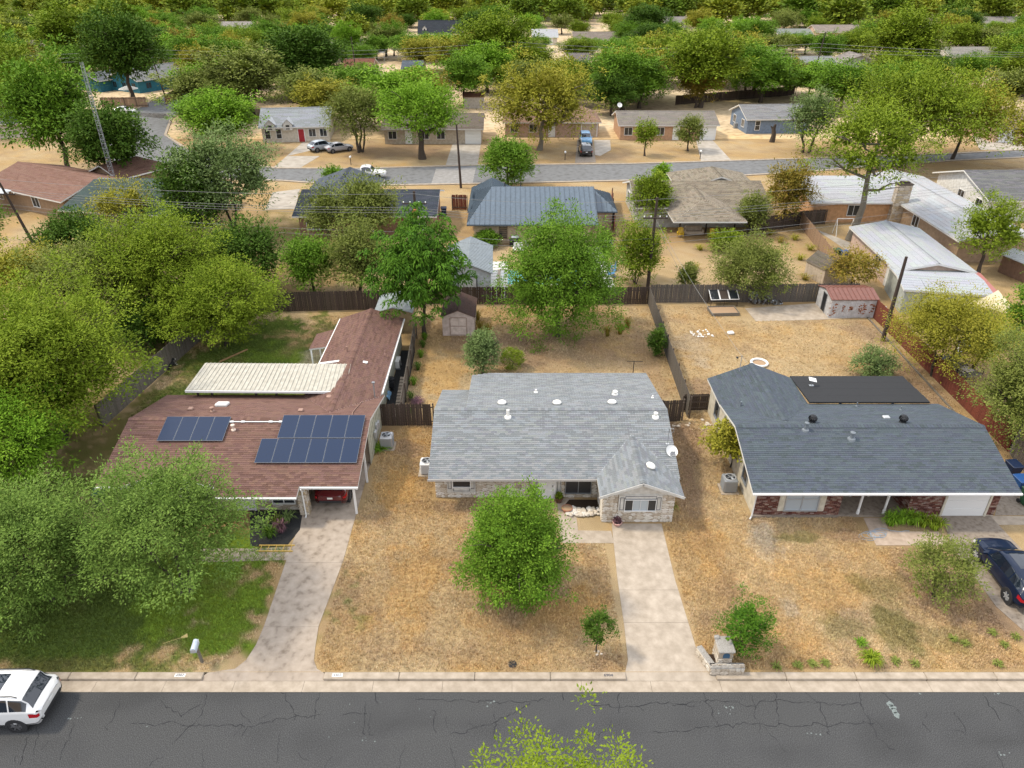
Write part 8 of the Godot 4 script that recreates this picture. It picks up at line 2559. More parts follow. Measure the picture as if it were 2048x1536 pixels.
func dish(label: String, at: Vector3, rad: float, face: Vector3, arm := 0.5) -> void:
	var t := thing("satellite_dish", label, "satellite dish", at)
	var up := face.normalized()
	var sx := up.cross(Vector3.FORWARD if absf(up.z) < 0.9 else Vector3.UP).normalized()
	var b := Basis(sx, up, sx.cross(up))
	var c := UP * arm
	var mb := MB.new()
	mb.lathe(c, [Vector2(0.0, -0.12 * rad * 2), Vector2(rad * 0.5, -0.07 * rad * 2), Vector2(rad * 0.85, 0.0), Vector2(rad, 0.05)], 24, b)
	mb.lathe(c - up * 0.012, [Vector2(0.0, -0.12 * rad * 2), Vector2(rad * 0.5, -0.07 * rad * 2), Vector2(rad * 0.85, 0.0), Vector2(rad, 0.05)], 24, b)
	part(t, "reflector", mb, mats["plastic_white"])
	var st := MB.new()
	st.tube(vs([Vector3.ZERO, c * 0.6, c - up * 0.1]), PackedFloat32Array([0.025, 0.025, 0.025]), 6)
	st.cbox(UP * 0.01, Vector3(0.2, 0.02, 0.15), 0.005)
	part(t, "mount", st, mats["metal_grey"])
	var fd := MB.new()
	fd.rod(c - b.z * rad * 0.9 - up * 0.02, c - b.z * rad * 0.3 + up * rad * 0.9, 0.012, 5)
	fd.cbox(c - b.z * rad * 0.3 + up * rad * 0.9, Vector3(0.07, 0.07, 0.1), 0.02, b)
	part(t, "feed_arm", fd, mats["metal_grey"])

func pot(label: String, at: Vector3, rad: float, h: float, m: Material, plant := "") -> void:
	var t := thing("plant_pot", label, "pot", at)
	var mb := MB.new()
	mb.lathe(Vector3.ZERO, [Vector2(rad * 0.65, 0.0), Vector2(rad * 0.95, h * 0.85), Vector2(rad * 1.05, h * 0.86), Vector2(rad * 1.05, h), Vector2(rad * 0.85, h + 0.001)], 18)
	part(t, "pot_body", mb, m)
	var so := MB.new()
	so.lathe(UP * (h * 0.86), [Vector2(rad * 0.92, 0.0), Vector2(0.0, 0.02)], 14)
	part(t, "soil", so, mats["soil"] if plant != "dry" else mat("dry_soil", Color(0.3, 0.2, 0.12), 1.0))
	if plant in ["purple", "lime"]:
		var r := RandomNumberGenerator.new()
		r.seed = 5
		part(t, "plant", crown_mesh(31, rad * 0.8, h * 0.5, 20, 20, 0.09, 0.07, 0.035, tones[plant]), mats["leaf"], Transform3D(Basis.IDENTITY, UP * h * 1.2))

func rock_mesh(sd: int) -> ArrayMesh:
	var r := RandomNumberGenerator.new()
	r.seed = sd
	var mb := MB.new()
	var rings := []
	for j in 5:
		var row := []
		var phi := PI * j / 4.0
		for k in 7:
			var a := TAU * k / 7.0
			row.append(Vector3(cos(a) * sin(phi), cos(phi) * 0.7, sin(a) * sin(phi)) * r.randf_range(0.8, 1.1) * 0.5 if j in [1, 2, 3] else Vector3(0, cos(phi) * 0.33, 0))
		rings.append(row)
	for j in 4:
		for k in 7:
			mb.quad(rings[j + 1][k], rings[j][k], rings[j][(k + 1) % 7], rings[j + 1][(k + 1) % 7])
	for q in range(0, mb.n.size()):
		if mb.n[q].dot(mb.v[q]) < 0: mb.n[q] = -mb.n[q]
	for q in range(0, mb.i.size(), 3):
		var f := (mb.v[mb.i[q + 1]] - mb.v[mb.i[q]]).cross(mb.v[mb.i[q + 2]] - mb.v[mb.i[q]])
		if f.dot(mb.v[mb.i[q]]) > 0:
			var sw := mb.i[q + 1]
			mb.i[q + 1] = mb.i[q + 2]
			mb.i[q + 2] = sw
	return mb.mesh()

var rocks := []

func scatter_rocks(called: String, label: String, cat: String, at: Vector3, n: int, rx: float, rz: float, lo: float, hi: float, tones_: Array, sd: int) -> void:
	if rocks.is_empty():
		for k in 6: rocks.append(rock_mesh(k + 3))
	var r := RandomNumberGenerator.new()
	r.seed = sd
	for k in n:
		var s := r.randf_range(lo, hi)
		var p := at + Vector3(r.randf_range(-rx, rx), s * 0.2, r.randf_range(-rz, rz))
		single(called, label, cat, rocks[r.randi() % 6], mats[tones_[r.randi() % tones_.size()]], Transform3D(yaw(r.randf() * TAU) * Basis.from_scale(Vector3(s, s * 0.75, s * r.randf_range(0.6, 1.0))), p), label + " (set)")

func chair(label: String, at: Vector3, turn: float, m: Material) -> void:
	var t := thing("garden_chair", label, "chair", at, turn)
	for k in 5:
		var sl := MB.new()
		sl.cbox(Vector3(-0.24 + k * 0.12, 0.36, 0.0), Vector3(0.1, 0.025, 0.5), 0.006, Basis(Vector3.RIGHT, 0.1))
		part(t, "seat_slat", sl, m)
		var bk := MB.new()
		bk.cbox(Vector3(-0.24 + k * 0.12, 0.68, -0.34), Vector3(0.1, 0.72 - absf(k - 2) * 0.06, 0.025), 0.006, Basis(Vector3.RIGHT, -0.3))
		part(t, "back_slat", bk, m)
	for s in [-1, 1]:
		var lg := MB.new()
		lg.cbox(Vector3(s * 0.33, 0.26, 0.27), Vector3(0.05, 0.54, 0.09), 0.008)
		part(t, "leg", lg, m)
		var l2 := MB.new()
		l2.bar(Vector3(s * 0.31, 0.05, -0.45), Vector3(s * 0.31, 0.36, 0.2), 0.04, 0.08)
		part(t, "leg", l2, m)
		var ar := MB.new()
		ar.cbox(Vector3(s * 0.34, 0.54, -0.02), Vector3(0.11, 0.03, 0.7), 0.008)
		part(t, "arm", ar, m)

# smooth body from bones: [a, ra, b, rb]
func blob(bones: Array, cell: float, k: float, colour: Callable) -> MB:
	var lo := Vector3.ONE * 1e9
	var hi := -lo
	for b in bones:
		for e in [0, 2]:
			lo = lo.min(b[e] - Vector3.ONE * (b[e + 1] + cell * 2))
			hi = hi.max(b[e] + Vector3.ONE * (b[e + 1] + cell * 2))
	var n := Vector3i(((hi - lo) / cell).ceil()) + Vector3i.ONE
	var f := PackedFloat32Array()
	f.resize(n.x * n.y * n.z)
	for z in n.z:
		for y in n.y:
			for x in n.x:
				var p := lo + Vector3(x, y, z) * cell
				var d := 1e9
				for b in bones:
					var ab: Vector3 = b[2] - b[0]
					var t := clampf((p - b[0]).dot(ab) / maxf(ab.length_squared(), 1e-6), 0, 1)
					var q: float = p.distance_to(b[0] + ab * t) - lerpf(b[1], b[3], t)
					var h := clampf(0.5 + 0.5 * (d - q) / k, 0, 1)
					d = lerpf(d, q, h) - k * h * (1.0 - h)
				f[(z * n.y + y) * n.x + x] = d
	var mb := MB.new()
	var at := {}
	var offs := []
	for q in 8: offs.append(Vector3i(q & 1, (q >> 1) & 1, (q >> 2) & 1))
	for z in n.z - 1:
		for y in n.y - 1:
			for x in n.x - 1:
				var s := Vector3.ZERO
				var cnt := 0
				for a in 8:
					for ax in 3:
						if (a >> ax) & 1: continue
						var pa: Vector3i = Vector3i(x, y, z) + offs[a]
						var pb: Vector3i = Vector3i(x, y, z) + offs[a | (1 << ax)]
						var va := f[(pa.z * n.y + pa.y) * n.x + pa.x]
						var vb := f[(pb.z * n.y + pb.y) * n.x + pb.x]
						if (va < 0) != (vb < 0):
							s += Vector3(pa).lerp(Vector3(pb), va / (va - vb))
							cnt += 1
				if cnt:
					var p := lo + s / cnt * cell
					at[Vector3i(x, y, z)] = mb.v.size()
					mb.v.append(p)
					var i0 := (z * n.y + y) * n.x + x
					mb.n.append(Vector3(f[i0 + 1] - f[i0], f[i0 + n.x] - f[i0], f[i0 + n.x * n.y] - f[i0]).normalized())
					mb.c.append(colour.call(p))
	for z in range(1, n.z - 1):
		for y in range(1, n.y - 1):
			for x in range(1, n.x - 1):
				var va := f[(z * n.y + y) * n.x + x]
				for ax in 3:
					var e := Vector3i(int(ax == 0), int(ax == 1), int(ax == 2))
					var pb := Vector3i(x, y, z) + e
					var vb := f[(pb.z * n.y + pb.y) * n.x + pb.x]
					if (va < 0) == (vb < 0): continue
					var u := Vector3i(int(ax == 1), int(ax == 2), int(ax == 0))
					var w := Vector3i(int(ax == 2), int(ax == 0), int(ax == 1))
					var o := Vector3i(x, y, z)
					var q := [at.get(o), at.get(o - u), at.get(o - u - w), at.get(o - w)]
					if null in q: continue
					var face: Vector3 = (mb.v[q[1]] - mb.v[q[0]]).cross(mb.v[q[2]] - mb.v[q[0]])
					if face.dot(mb.n[q[0]]) > 0: mb.i.append_array([q[0], q[2], q[1], q[0], q[3], q[2]])
					else: mb.i.append_array([q[0], q[1], q[2], q[0], q[2], q[3]])
	return mb

func build_dog() -> void:
	var V := func(x: float, y: float, z: float) -> Vector3: return Vector3(x, y, z)
	var bones := []
	bones.append([V.call(-0.42, 0.15, 0.06), 0.15, V.call(-0.1, 0.17, 0.1), 0.145])
	bones.append([V.call(-0.1, 0.17, 0.1), 0.145, V.call(0.2, 0.2, -0.02), 0.16])
	bones.append([V.call(0.2, 0.22, -0.02), 0.13, V.call(0.36, 0.42, -0.14), 0.09])
	bones.append([V.call(0.36, 0.45, -0.14), 0.1, V.call(0.42, 0.46, -0.17), 0.09])
	bones.append([V.call(0.44, 0.44, -0.17), 0.06, V.call(0.58, 0.4, -0.2), 0.04])
	for s in [-1.0, 1.0]:
		bones.append([V.call(0.36, 0.52, -0.14 + s * 0.07), 0.03, V.call(0.34, 0.62, -0.14 + s * 0.08), 0.012])
		bones.append([V.call(0.24, 0.12, -0.02 + s * 0.1), 0.055, V.call(0.36, 0.05, -0.06 + s * 0.13), 0.04])
		bones.append([V.call(0.36, 0.05, -0.06 + s * 0.13), 0.04, V.call(0.56, 0.04, -0.12 + s * 0.13), 0.035])
		bones.append([V.call(-0.4, 0.12, 0.06 + s * 0.1), 0.1, V.call(-0.2, 0.1, 0.1 + s * 0.18), 0.07])
		bones.append([V.call(-0.2, 0.1, 0.1 + s * 0.18), 0.05, V.call(-0.36, 0.04, 0.1 + s * 0.22), 0.04])
		bones.append([V.call(-0.36, 0.04, 0.1 + s * 0.22), 0.035, V.call(-0.2, 0.035, 0.1 + s * 0.24), 0.032])
	bones.append([V.call(-0.52, 0.13, 0.05), 0.05, V.call(-0.72, 0.06, -0.1), 0.035])
	var paint := func(p: Vector3) -> Color:
		if p.x > 0.5 and p.y > 0.25: return Color(0.62, 0.58, 0.53)
		if p.x > 0.28 and p.y > 0.2 and p.y < 0.4 and p.z < -0.02: return Color(0.6, 0.57, 0.53)
		if p.x > 0.47 and p.y < 0.1: return Color(0.55, 0.52, 0.48)
		return Color(0.014, 0.013, 0.014)
	var mb := blob(bones, 0.026, 0.06, paint)
	var d := thing("dog", "black dog with white muzzle and chest lying beside the grey picket fence", "dog", Vector3(-26.11, 0.00, -48.78), 0.75)
	part(d, "body", mb, mat("fur", Color.WHITE, 0.85, {"vc": true}))
	for s in [-1.0, 1.0]:
		var e := MB.new()
		e.lathe(Vector3(0.49, 0.49, -0.175 + s * 0.045), [Vector2(0.0, -0.012), Vector2(0.012, 0.0), Vector2(0.0, 0.012)], 8)
		part(d, "eye", e, mats["metal_black"])

func build_things() -> void:
	build_cars()
	build_poles()
	build_dog()
	ac_unit("grey air conditioner on the ground beside the cream side wall", Vector3(-7.96, 0.00, -38.28), Vector3(0.78, 0.85, 0.78), mats["metal_pipe"])
	ac_unit("white air conditioner beside the stone house gable", Vector3(-5.15, 0, -35.6), Vector3(0.75, 0.8, 0.75), mats["plastic_white"])
	ac_unit("dark grey round-topped air conditioner under the yellowing tree", Vector3(12.70, 0.00, -33.92), Vector3(0.8, 0.85, 0.8), mats["metal_grey"])
	ac_unit("grey air conditioner beside the blue house", Vector3(41.07, 0.00, -139.23), Vector3(0.9, 0.9, 0.9), mats["metal_grey"])
	bin("dark green bin at the corner of the tan stone house", Vector3(-23.30, 0.00, -32.51), 0.3, mat("bin_green", Color(0.01, 0.055, 0.025), 0.5))
	bin("blue bin behind the dark green one at the tan stone house", Vector3(-23.23, 0.00, -32.95) + Vector3(0.4, 0, -0.9), 0.2, mat("bin_blue", Color(0.01, 0.06, 0.2), 0.5))
	bin("navy bin with a white label at the side of the brick house", Vector3(29.88, 0.00, -35.06), 0.1, mat("bin_navy", Color(0.006, 0.016, 0.05), 0.5))
	bin("blue bin beside the brick house garage", Vector3(29.48, 0.00, -33.64), 0.1, mats["bin_blue"])
	bin("dark green bin beside the brick house garage", Vector3(29.35, 0.00, -32.51), 0.1, mats["bin_green"])
	bin("dark blue bin between the charcoal roof and the red fence", Vector3(-8.22, 0.00, -86.48), 0.1, mats["bin_navy"])
	bin("green bin at the end of the pecan yard drive", Vector3(33.60, 0.00, -71.90), 0.2, mats["bin_green"])
	bin("blue bin at the end of the pecan yard drive", Vector3(34.10, 0.00, -71.32), 0.1, mats["bin_blue"])
	bin("blue bin beside the far grey gabled house", Vector3(90.72, 0.00, -217.02), 0.0, mats["bin_blue"])
	dish("large pale satellite dish on the corner of the grey shingle roof", Vector3(9.08, 2.20, -33.93), 0.36, Vector3(0.25, 0.75, 0.6), 0.55)
	dish("satellite dish on the gable of the long orange brick house", Vector3(18.52, 4.60, -132.60), 0.42, Vector3(0.1, 0.5, 0.8), 0.5)
	var t := thing("roof_antenna", "small looped television antenna on the grey shingle roof edge", "antenna", Vector3(8.94, 2.84, -34.51))
	var mb := MB.new()
	mb.rod(Vector3.ZERO, UP * 1.1, 0.018, 6)
	part(t, "mast", mb, mats["metal_grey"])
	mb = MB.new()
	for s in [-1.0, 1.0]:
		var p := PackedVector3Array()
		var q := PackedFloat32Array()
		for k in 13:
			p.append(Vector3(s * 0.14 + cos(TAU * k / 12.0) * 0.13, 0.95 + sin(TAU * k / 12.0) * 0.16, 0.03))
			q.append(0.008)
		mb.tube(p, q, 5)
	part(t, "loop", mb, mats["metal_grey"])
	mb = MB.new()
	mb.cbox(UP * 0.02, Vector3(0.2, 0.03, 0.16), 0.01)
	part(t, "foot", mb, mats["metal_pipe"])
	t = thing("roof_antenna", "thin camera mast on the slate roof rear gable", "antenna", Vector3(15.13, 3.05, -42.37))
	mb = MB.new()
	mb.rod(Vector3.ZERO, UP * 1.35, 0.022, 6)
	part(t, "mast", mb, mats["metal_pipe"])
	mb = MB.new()
	mb.rod(Vector3(-0.3, 1.25, 0), Vector3(0.05, 1.3, 0), 0.015, 5)
	mb.cbox(Vector3(-0.3, 1.22, 0.02), Vector3(0.12, 0.1, 0.16), 0.02)
	part(t, "camera_arm", mb, mats["metal_black"])
	t = thing("flat_dish", "white flat internet dish tilted on the felt porch roof", "satellite dish", Vector3(19.77, 2.60, -41.56))
	mb = MB.new()
	mb.cbox(UP * 0.45, Vector3(0.52, 0.035, 0.34), 0.012, Basis(Vector3.BACK, -0.25) * Basis(Vector3.RIGHT, 0.35))
	part(t, "panel", mb, mats["plastic_white"])
	mb = MB.new()
	mb.rod(Vector3.ZERO, UP * 0.44, 0.025, 6)
	mb.cbox(UP * 0.01, Vector3(0.3, 0.02, 0.2), 0.005)
	part(t, "stand", mb, mats["metal_grey"])
	t = thing("mailbox", "pale grey arched mailbox on a leaning wooden post by the green lawn kerb", "mailbox", Vector3(-13.73, 0.00, -21.72), 0.12)
	mb = MB.new()
	mb.bar(Vector3(0, 0, 0), Vector3(-0.06, 1.02, -0.02), 0.1, 0.1)
	part(t, "post", mb, mats["bark_pale"])
	mb = MB.new()
	var arch := PackedVector3Array()
	for k in 9:
		var a := PI * k / 8.0
		arch.append(Vector3(-0.1 + cos(a) * 0.12, 1.12 + sin(a) * 0.13, 0.3))
	arch.append(Vector3(-0.22, 0.99, 0.3))
	arch.append(Vector3(0.02, 0.99, 0.3))
	mb.slab(arch, Vector3(0, 0, -0.55))
	part(t, "box", mb, mat("mailbox_grey", Color(0.5, 0.56, 0.64), 0.35))
	mb = MB.new()
	mb.cbox(Vector3(-0.1, 1.1, 0.31), Vector3(0.22, 0.2, 0.02), 0.01)
	mb.cbox(Vector3(-0.1, 1.22, 0.33), Vector3(0.05, 0.03, 0.03), 0.008)
	part(t, "door", mb, mats["metal_pipe"])
	mb = MB.new()
	mb.cbox(Vector3(0.05, 1.2, -0.15), Vector3(0.015, 0.22, 0.05), 0.004)
	part(t, "flag", mb, mats["plastic_white"])
	for a in [["white mailbox on a thin post before the salmon-tan house", Vector3(8.18, 0.00, -114.74)], ["white mailbox on a post beside the orange brick house drive", Vector3(29.17, 0.00, -115.39)], ["small white mailbox before the broad street tree", Vector3(-24.25, 0.00, -111.60)]]:
		var f := thing("mailbox", a[0], "mailbox", a[1])
		mb = MB.new()
		mb.rod(Vector3.ZERO, UP * 1.05, 0.06, 6)
		part(f, "post", mb, mats["wood_dark"])
		mb = MB.new()
		mb.cbox(UP * 1.2, Vector3(0.3, 0.32, 0.55), 0.1)
		part(f, "box", mb, mats["plastic_white"])
	stone_mailbox()
	pot("brown clay bowl pot with dry soil beside the rock bed", Vector3(3.10, 0.00, -31.94), 0.3, 0.28, mats["terracotta"], "dry")
	pot("glazed dark pot with a plant by the stone house door", Vector3(2.70, 0.00, -32.77), 0.24, 0.35, mat("glaze", Color(0.1, 0.05, 0.03), 0.3), "lime")
	pot("pink-rimmed pot with a dark plant at the stone wing corner", Vector3(5.79, 0.00, -30.81), 0.26, 0.24, mat("pot_pink", Color(0.5, 0.3, 0.27), 0.6), "purple")
	flat_slab("mulch_bed", [Vector2(3.3, -32.95), Vector2(4.9, -32.95), Vector2(4.9, -31.6), Vector2(3.1, -31.7), Vector2(2.95, -32.4)], mats["soil"], 0.03)
	scatter_rocks("bed_rock", "pale limestone rock edging the mulch bed by the stone wing", "rock", Vector3(4.0, 0.05, -31.8), 60, 0.92, 0.32, 0.2, 0.42, ["stone_c", "stone_a", "stone_b"], 3)
	scatter_rocks("rubble_rock", "loose rubble rock by the low brown fence panel", "rock", Vector3(11.76, 0.00, -40.89), 24, 1.6, 0.7, 0.1, 0.32, ["stone_b", "stone_d"], 4)
	scatter_rocks("pale_rubble", "white broken rubble heaped on the dry back lawn", "rubble", Vector3(15.72, 0.00, -54.53), 34, 0.9, 0.7, 0.08, 0.3, ["stone_c", "plastic_white"], 5)
	scatter_rocks("sapling_stone", "small stone ringing the sapling by the kerb", "rock", Vector3(3.80, 0.00, -22.21), 8, 0.22, 0.1, 0.08, 0.16, ["stone_b"], 6)
	mb = MB.new()
	mb.cbox(UP * 0.12, Vector3(0.55, 0.24, 0.4), 0.08)
	single("white_bag", "white bag lying on the dry back lawn", "bag", mb, mats["plastic_white"], Transform3D(yaw(0.2), Vector3(18.14, 0.00, -54.43)))
	build_yard_things()
	build_pool()

func stone_mailbox() -> void:
	var t := thing("stone_mailbox", "pale stone mailbox pillar with blue arched opening rising from a low stone planter", "mailbox", Vector3(9.23, 0.00, -21.72), 0.0)
	var rub := ["stone_b", "stone_d", "stone_b", "stone_a"]
	mat("stone_grey", Color(0.4, 0.385, 0.36), 0.95, {"tex": "blotch", "scale": 1.2, "bump": 2.0})
	var mb := MB.new()
	mb.cbox(Vector3(0.05, 0.55, -0.05), Vector3(0.62, 1.1, 0.75), 0.03)
	var p := part(t, "pillar", mb, mats["stone_mortar"])
	stones(p, Vector3(-0.26, 0, 0.325), 0.62, 0.62, 0, rub, 71, 0.25, 0.3)
	stones(p, Vector3(-0.26, 0, -0.42), 0.74, 1.05, -PI / 2, rub, 72, 0.25, 0.32)
	stones(p, Vector3(0.36, 0, 0.32), 0.74, 1.05, PI / 2, rub, 73, 0.25, 0.32)
	mb = MB.new()
	mb.cbox(Vector3(0.05, 1.14, -0.02), Vector3(0.74, 0.12, 0.9), 0.04)
	mb.cbox(Vector3(-0.22, 1.22, -0.36), Vector3(0.24, 0.16, 0.2), 0.05)
	part(t, "cap", mb, mats["stone_grey"])
	mb = MB.new()
	var arch := PackedVector3Array()
	for k in 9: arch.append(Vector3(0.08 + cos(PI * k / 8.0) * 0.15, 0.86 + sin(PI * k / 8.0) * 0.13, 0.336))
	arch.append(Vector3(-0.07, 0.68, 0.336))
	arch.append(Vector3(0.23, 0.68, 0.336))
	mb.slab(arch, Vector3(0, 0, -0.02))
	part(t, "letter_door", mb, mat("door_blue", Color(0.035, 0.09, 0.16), 0.4))
	mb = MB.new()
	mb.box(Vector3(0.12, 0.2, 0.5), Vector3(1.5, 0.4, 0.26))
	mb.box(Vector3(-0.66, 0.2, 0.02), Vector3(0.24, 0.4, 1.2), yaw(0.35))
	var w := part(t, "planter_wall", mb, mats["stone_mortar"])
	stones(w, Vector3(-0.62, 0, 0.63), 1.48, 0.4, 0, rub, 74, 0.22, 0.3)
	stones(w, Vector3(-0.98, 0, -0.5), 1.2, 0.4, -PI / 2 + 0.35, rub, 75, 0.2, 0.3)
	stones(w, Vector3(-0.62, 0.4, 0.62), 1.48, 0.26, 0, rub, 76, 0.24, 0.3, 0.02)
	mb = MB.new()
	mb.cbox(Vector3(0.12, 0.41, 0.5), Vector3(1.52, 0.05, 0.3), 0.02)
	mb.cbox(Vector3(-0.66, 0.41, 0.0), Vector3(0.28, 0.05, 1.2), 0.02, yaw(0.35))
	part(t, "coping", mb, mats["stone_grey"])
	mb = MB.new()
	mb.box(Vector3(-0.42, 0.25, 0.1), Vector3(0.3, 0.1, 0.6))
	part(t, "planting_soil", mb, mats["soil"])

func build_yard_things() -> void:
	var mb := MB.new()
	mb.cbox(Vector3.ZERO, Vector3(2.6, 0.09, 0.14), 0.01)
	single("timber_beam", "long brown timber lying on the green back lawn", "timber", mb, mat("timber", Color(0.33, 0.2, 0.09), 0.8), Transform3D(yaw(0.95), Vector3(-21.83, 0.06, -50.53)))
	var t := thing("broom", "straw broom lying on the green front lawn", "broom", Vector3(-15.39, 0.00, -22.96), 0.45)
	mb = MB.new()
	mb.rod(Vector3(-0.55, 0.04, 0), Vector3(0.25, 0.04, 0), 0.014, 6)
	part(t, "handle", mb, mat("straw", Color(0.5, 0.4, 0.16), 0.9))
	mb = MB.new()
	mb.slab(vs([Vector3(0.22, 0.06, 0.03), Vector3(0.5, 0.06, 0.12), Vector3(0.5, 0.06, -0.12), Vector3(0.22, 0.06, -0.03)]), Vector3.DOWN * 0.05)
	part(t, "bristles", mb, mats["straw"])
	mb = MB.new()
	var r := RandomNumberGenerator.new()
	r.seed = 12
	var p := PackedVector3Array()
	var q := PackedFloat32Array()
	for k in 90:
		var a := k * 0.42
		var rad := 0.42 + 0.12 * sin(k * 0.31)
		var drift := Vector3(0.012 * k, 0, -0.004 * k)
		p.append(Vector3(cos(a) * rad, 0.03 + 0.02 * sin(k * 1.7), sin(a) * rad * 0.6) + drift)
		q.append(0.016)
	for k in 8:
		p.append(p[-1] + Vector3(0.12, 0, 0.03 * sin(k)))
		q.append(0.016)
	mb.tube(p, q, 6)
	single("garden_hose", "tangled pale blue-grey garden hose on the dry lawn by the pink path", "hose", mb, mat("hose", Color(0.25, 0.3, 0.36), 0.6), Transform3D(Basis.IDENTITY, Vector3(19.13, 0.00, -29.84)))
	flat_slab("gravel_bed", [Vector2(-14.80, -31.99), Vector2(-11.83, -32.07), Vector2(-11.58, -30.40), Vector2(-11.95, -29.22), Vector2(-12.70, -29.07), Vector2(-13.92, -29.14)], mat("dark_gravel", Color(0.045, 0.047, 0.05), 0.95, {"tex": "speckle", "scale": 1.5, "bump": 4.0}), 0.025)
	t = thing("wooden_ladder", "yellow wooden ladder frame lying across the path by the gravel bed", "ladder", Vector3(-12.48, 0.00, -28.92))
	for z in [-0.22, 0.22]:
		mb = MB.new()
		mb.cbox(Vector3(0, 0.05, z), Vector3(1.9, 0.07, 0.05), 0.008)
		part(t, "rail", mb, mat("ladder_yellow", Color(0.5, 0.33, 0.08), 0.7))
	for k in 5:
		mb = MB.new()
		mb.rod(Vector3(-0.8 + k * 0.4, 0.05, -0.22), Vector3(-0.8 + k * 0.4, 0.05, 0.22), 0.02, 6)
		part(t, "rung", mb, mats["ladder_yellow"])
	flat_slab("gravel_bed", [Vector2(-8.8, -51.5), Vector2(-7.7, -51.5), Vector2(-7.45, -41.4), Vector2(-8.8, -41.4)], mats["dark_gravel"], 0.015)
	for k in 12:
		mb = MB.new()
		mb.cbox(UP * 0.035, Vector3(0.62, 0.05, 0.36), 0.012)
		single("stepping_slab", "pale stepping slab in the dark gravel side passage", "paving slab", mb, mats["concrete_pale"], Transform3D(Basis.IDENTITY, Vector3(-8.0 + 0.02 * k, 0, -47.0 + 0.46 * k)), "stepping slabs in the side passage")
	t = thing("heat_pump", "white box heat pump standing by the rear wing wall", "heat pump", Vector3(-8.66, 0.00, -48.70), PI / 2)
	mb = MB.new()
	mb.cbox(UP * 0.45, Vector3(0.85, 0.62, 0.32), 0.03)
	part(t, "casing", mb, mats["plastic_white"])
	mb = MB.new()
	mb.lathe(Vector3(-0.12, 0.45, 0.163), [Vector2(0.25, 0.0), Vector2(0.0, 0.01)], 18, Basis(Vector3.RIGHT, PI / 2))
	part(t, "fan_grille", mb, mats["metal_black"])
	for x in [-0.35, 0.35]:
		mb = MB.new()
		mb.box(Vector3(x, 0.07, 0), Vector3(0.06, 0.14, 0.4))
		part(t, "foot", mb, mats["metal_grey"])
	t = thing("barbecue_grill", "covered black barbecue grill in the side passage", "grill", Vector3(-8.73, 0.00, -45.49))
	mb = MB.new()
	mb.cbox(UP * 0.45, Vector3(0.5, 0.6, 0.5), 0.08)
	part(t, "cart", mb, mats["metal_black"])
	mb = MB.new()
	mb.cbox(UP * 0.85, Vector3(0.55, 0.28, 0.5), 0.12)
	part(t, "hood", mb, mats["metal_black"])
	for s in [-1, 1]:
		mb = MB.new()
		mb.lathe(Vector3(s * 0.2, 0.1, 0.2), [Vector2(0.1, -0.02), Vector2(0.1, 0.02), Vector2(0, 0.02)], 10, Basis(Vector3.BACK, -PI / 2 * s))
		part(t, "wheel", mb, mats["rubber"])
	mb = MB.new()
	for k in 7:
		for j in 7:
			var f := func(i: int, l: int) -> Vector3: return Vector3(i * 0.14 - 0.5, 0.45 - 0.35 * pow(absf(i - 3.5) / 3.5, 2.0) + 0.06 * sin(i * 2.1 + l * 1.3), l * 0.14 - 0.5)
			mb.quad(f.call(k, j + 1), f.call(k + 1, j + 1), f.call(k + 1, j), f.call(k, j))
	single("tarpaulin", "crumpled blue tarpaulin heaped at the end of the side passage", "tarpaulin", mb, mat("tarp", Color(0.16, 0.3, 0.45), 0.5), Transform3D(Basis.IDENTITY, Vector3(-9.10, 0.00, -44.30)))
	t = thing("raised_bed", "low timber-framed raised bed of dry soil beside the firewood", "planter", Vector3(18.58, 0.00, -58.69), 0.06)
	for a in [[Vector3(0, 0.15, 0.75), Vector3(2.4, 0.3, 0.06)], [Vector3(0, 0.15, -0.75), Vector3(2.4, 0.3, 0.06)], [Vector3(1.2, 0.15, 0), Vector3(0.06, 0.3, 1.44)], [Vector3(-1.2, 0.15, 0), Vector3(0.06, 0.3, 1.44)]]:
		mb = MB.new()
		mb.cbox(a[0], a[1], 0.01)
		part(t, "board", mb, mats["bark_pale"])
	mb = MB.new()
	mb.box(Vector3(0, 0.1, 0), Vector3(2.34, 0.2, 1.44))
	part(t, "soil", mb, mats["dry_soil"])
	t = thing("cold_frame", "old white window sashes propped on posts over the raised bed", "window frame", Vector3(18.93, 0.00, -60.07) + Vector3(0, 0, -0.3), 0.06)
	for k in 3:
		mb = MB.new()
		var x := -0.85 + k * 0.86
		for e in [-0.4, 0.4]: mb.box(Vector3(x + e, 1.0, 0), Vector3(0.05, 0.05, 1.2), Basis(Vector3.RIGHT, 0.5))
		for e in [-0.58, 0.58]: mb.box(Vector3(x, 1.0 - e * 0.48, e * 0.88), Vector3(0.85, 0.05, 0.05))
		var sash := part(t, "sash", mb, mats["trim_white"])
		mb = MB.new()
		mb.box(Vector3(x, 1.0, 0), Vector3(0.76, 0.012, 1.12), Basis(Vector3.RIGHT, 0.5))
		part(sash, "pane", mb, mats["glass"] if k != 1 else mats["wood_dark"])
	for x in [-1.2, 0.0, 1.2]:
		for z in [-0.45, 0.45]:
			mb = MB.new()
			mb.rod(Vector3(x, 0, z), Vector3(x, 0.98 - z * 0.5, z), 0.025, 6)
			part(t, "leg", mb, mats["wood_dark"])
	t = thing("firewood_stack", "untidy stack of split grey firewood against the dark fence", "firewood", Vector3(22.53, 0.00, -60.73))
	r.seed = 31
	var logs := []
	for k in 4:
		var lm := MB.new()
		lm.slab(vs([Vector3(-0.08, -0.05, 0.22), Vector3(0.09, -0.06, 0.22), Vector3(0.06, 0.07, 0.22), Vector3(-0.05, 0.06, 0.22)]), Vector3(0, 0, -0.44), Color.WHITE)
		logs.append(lm.mesh())
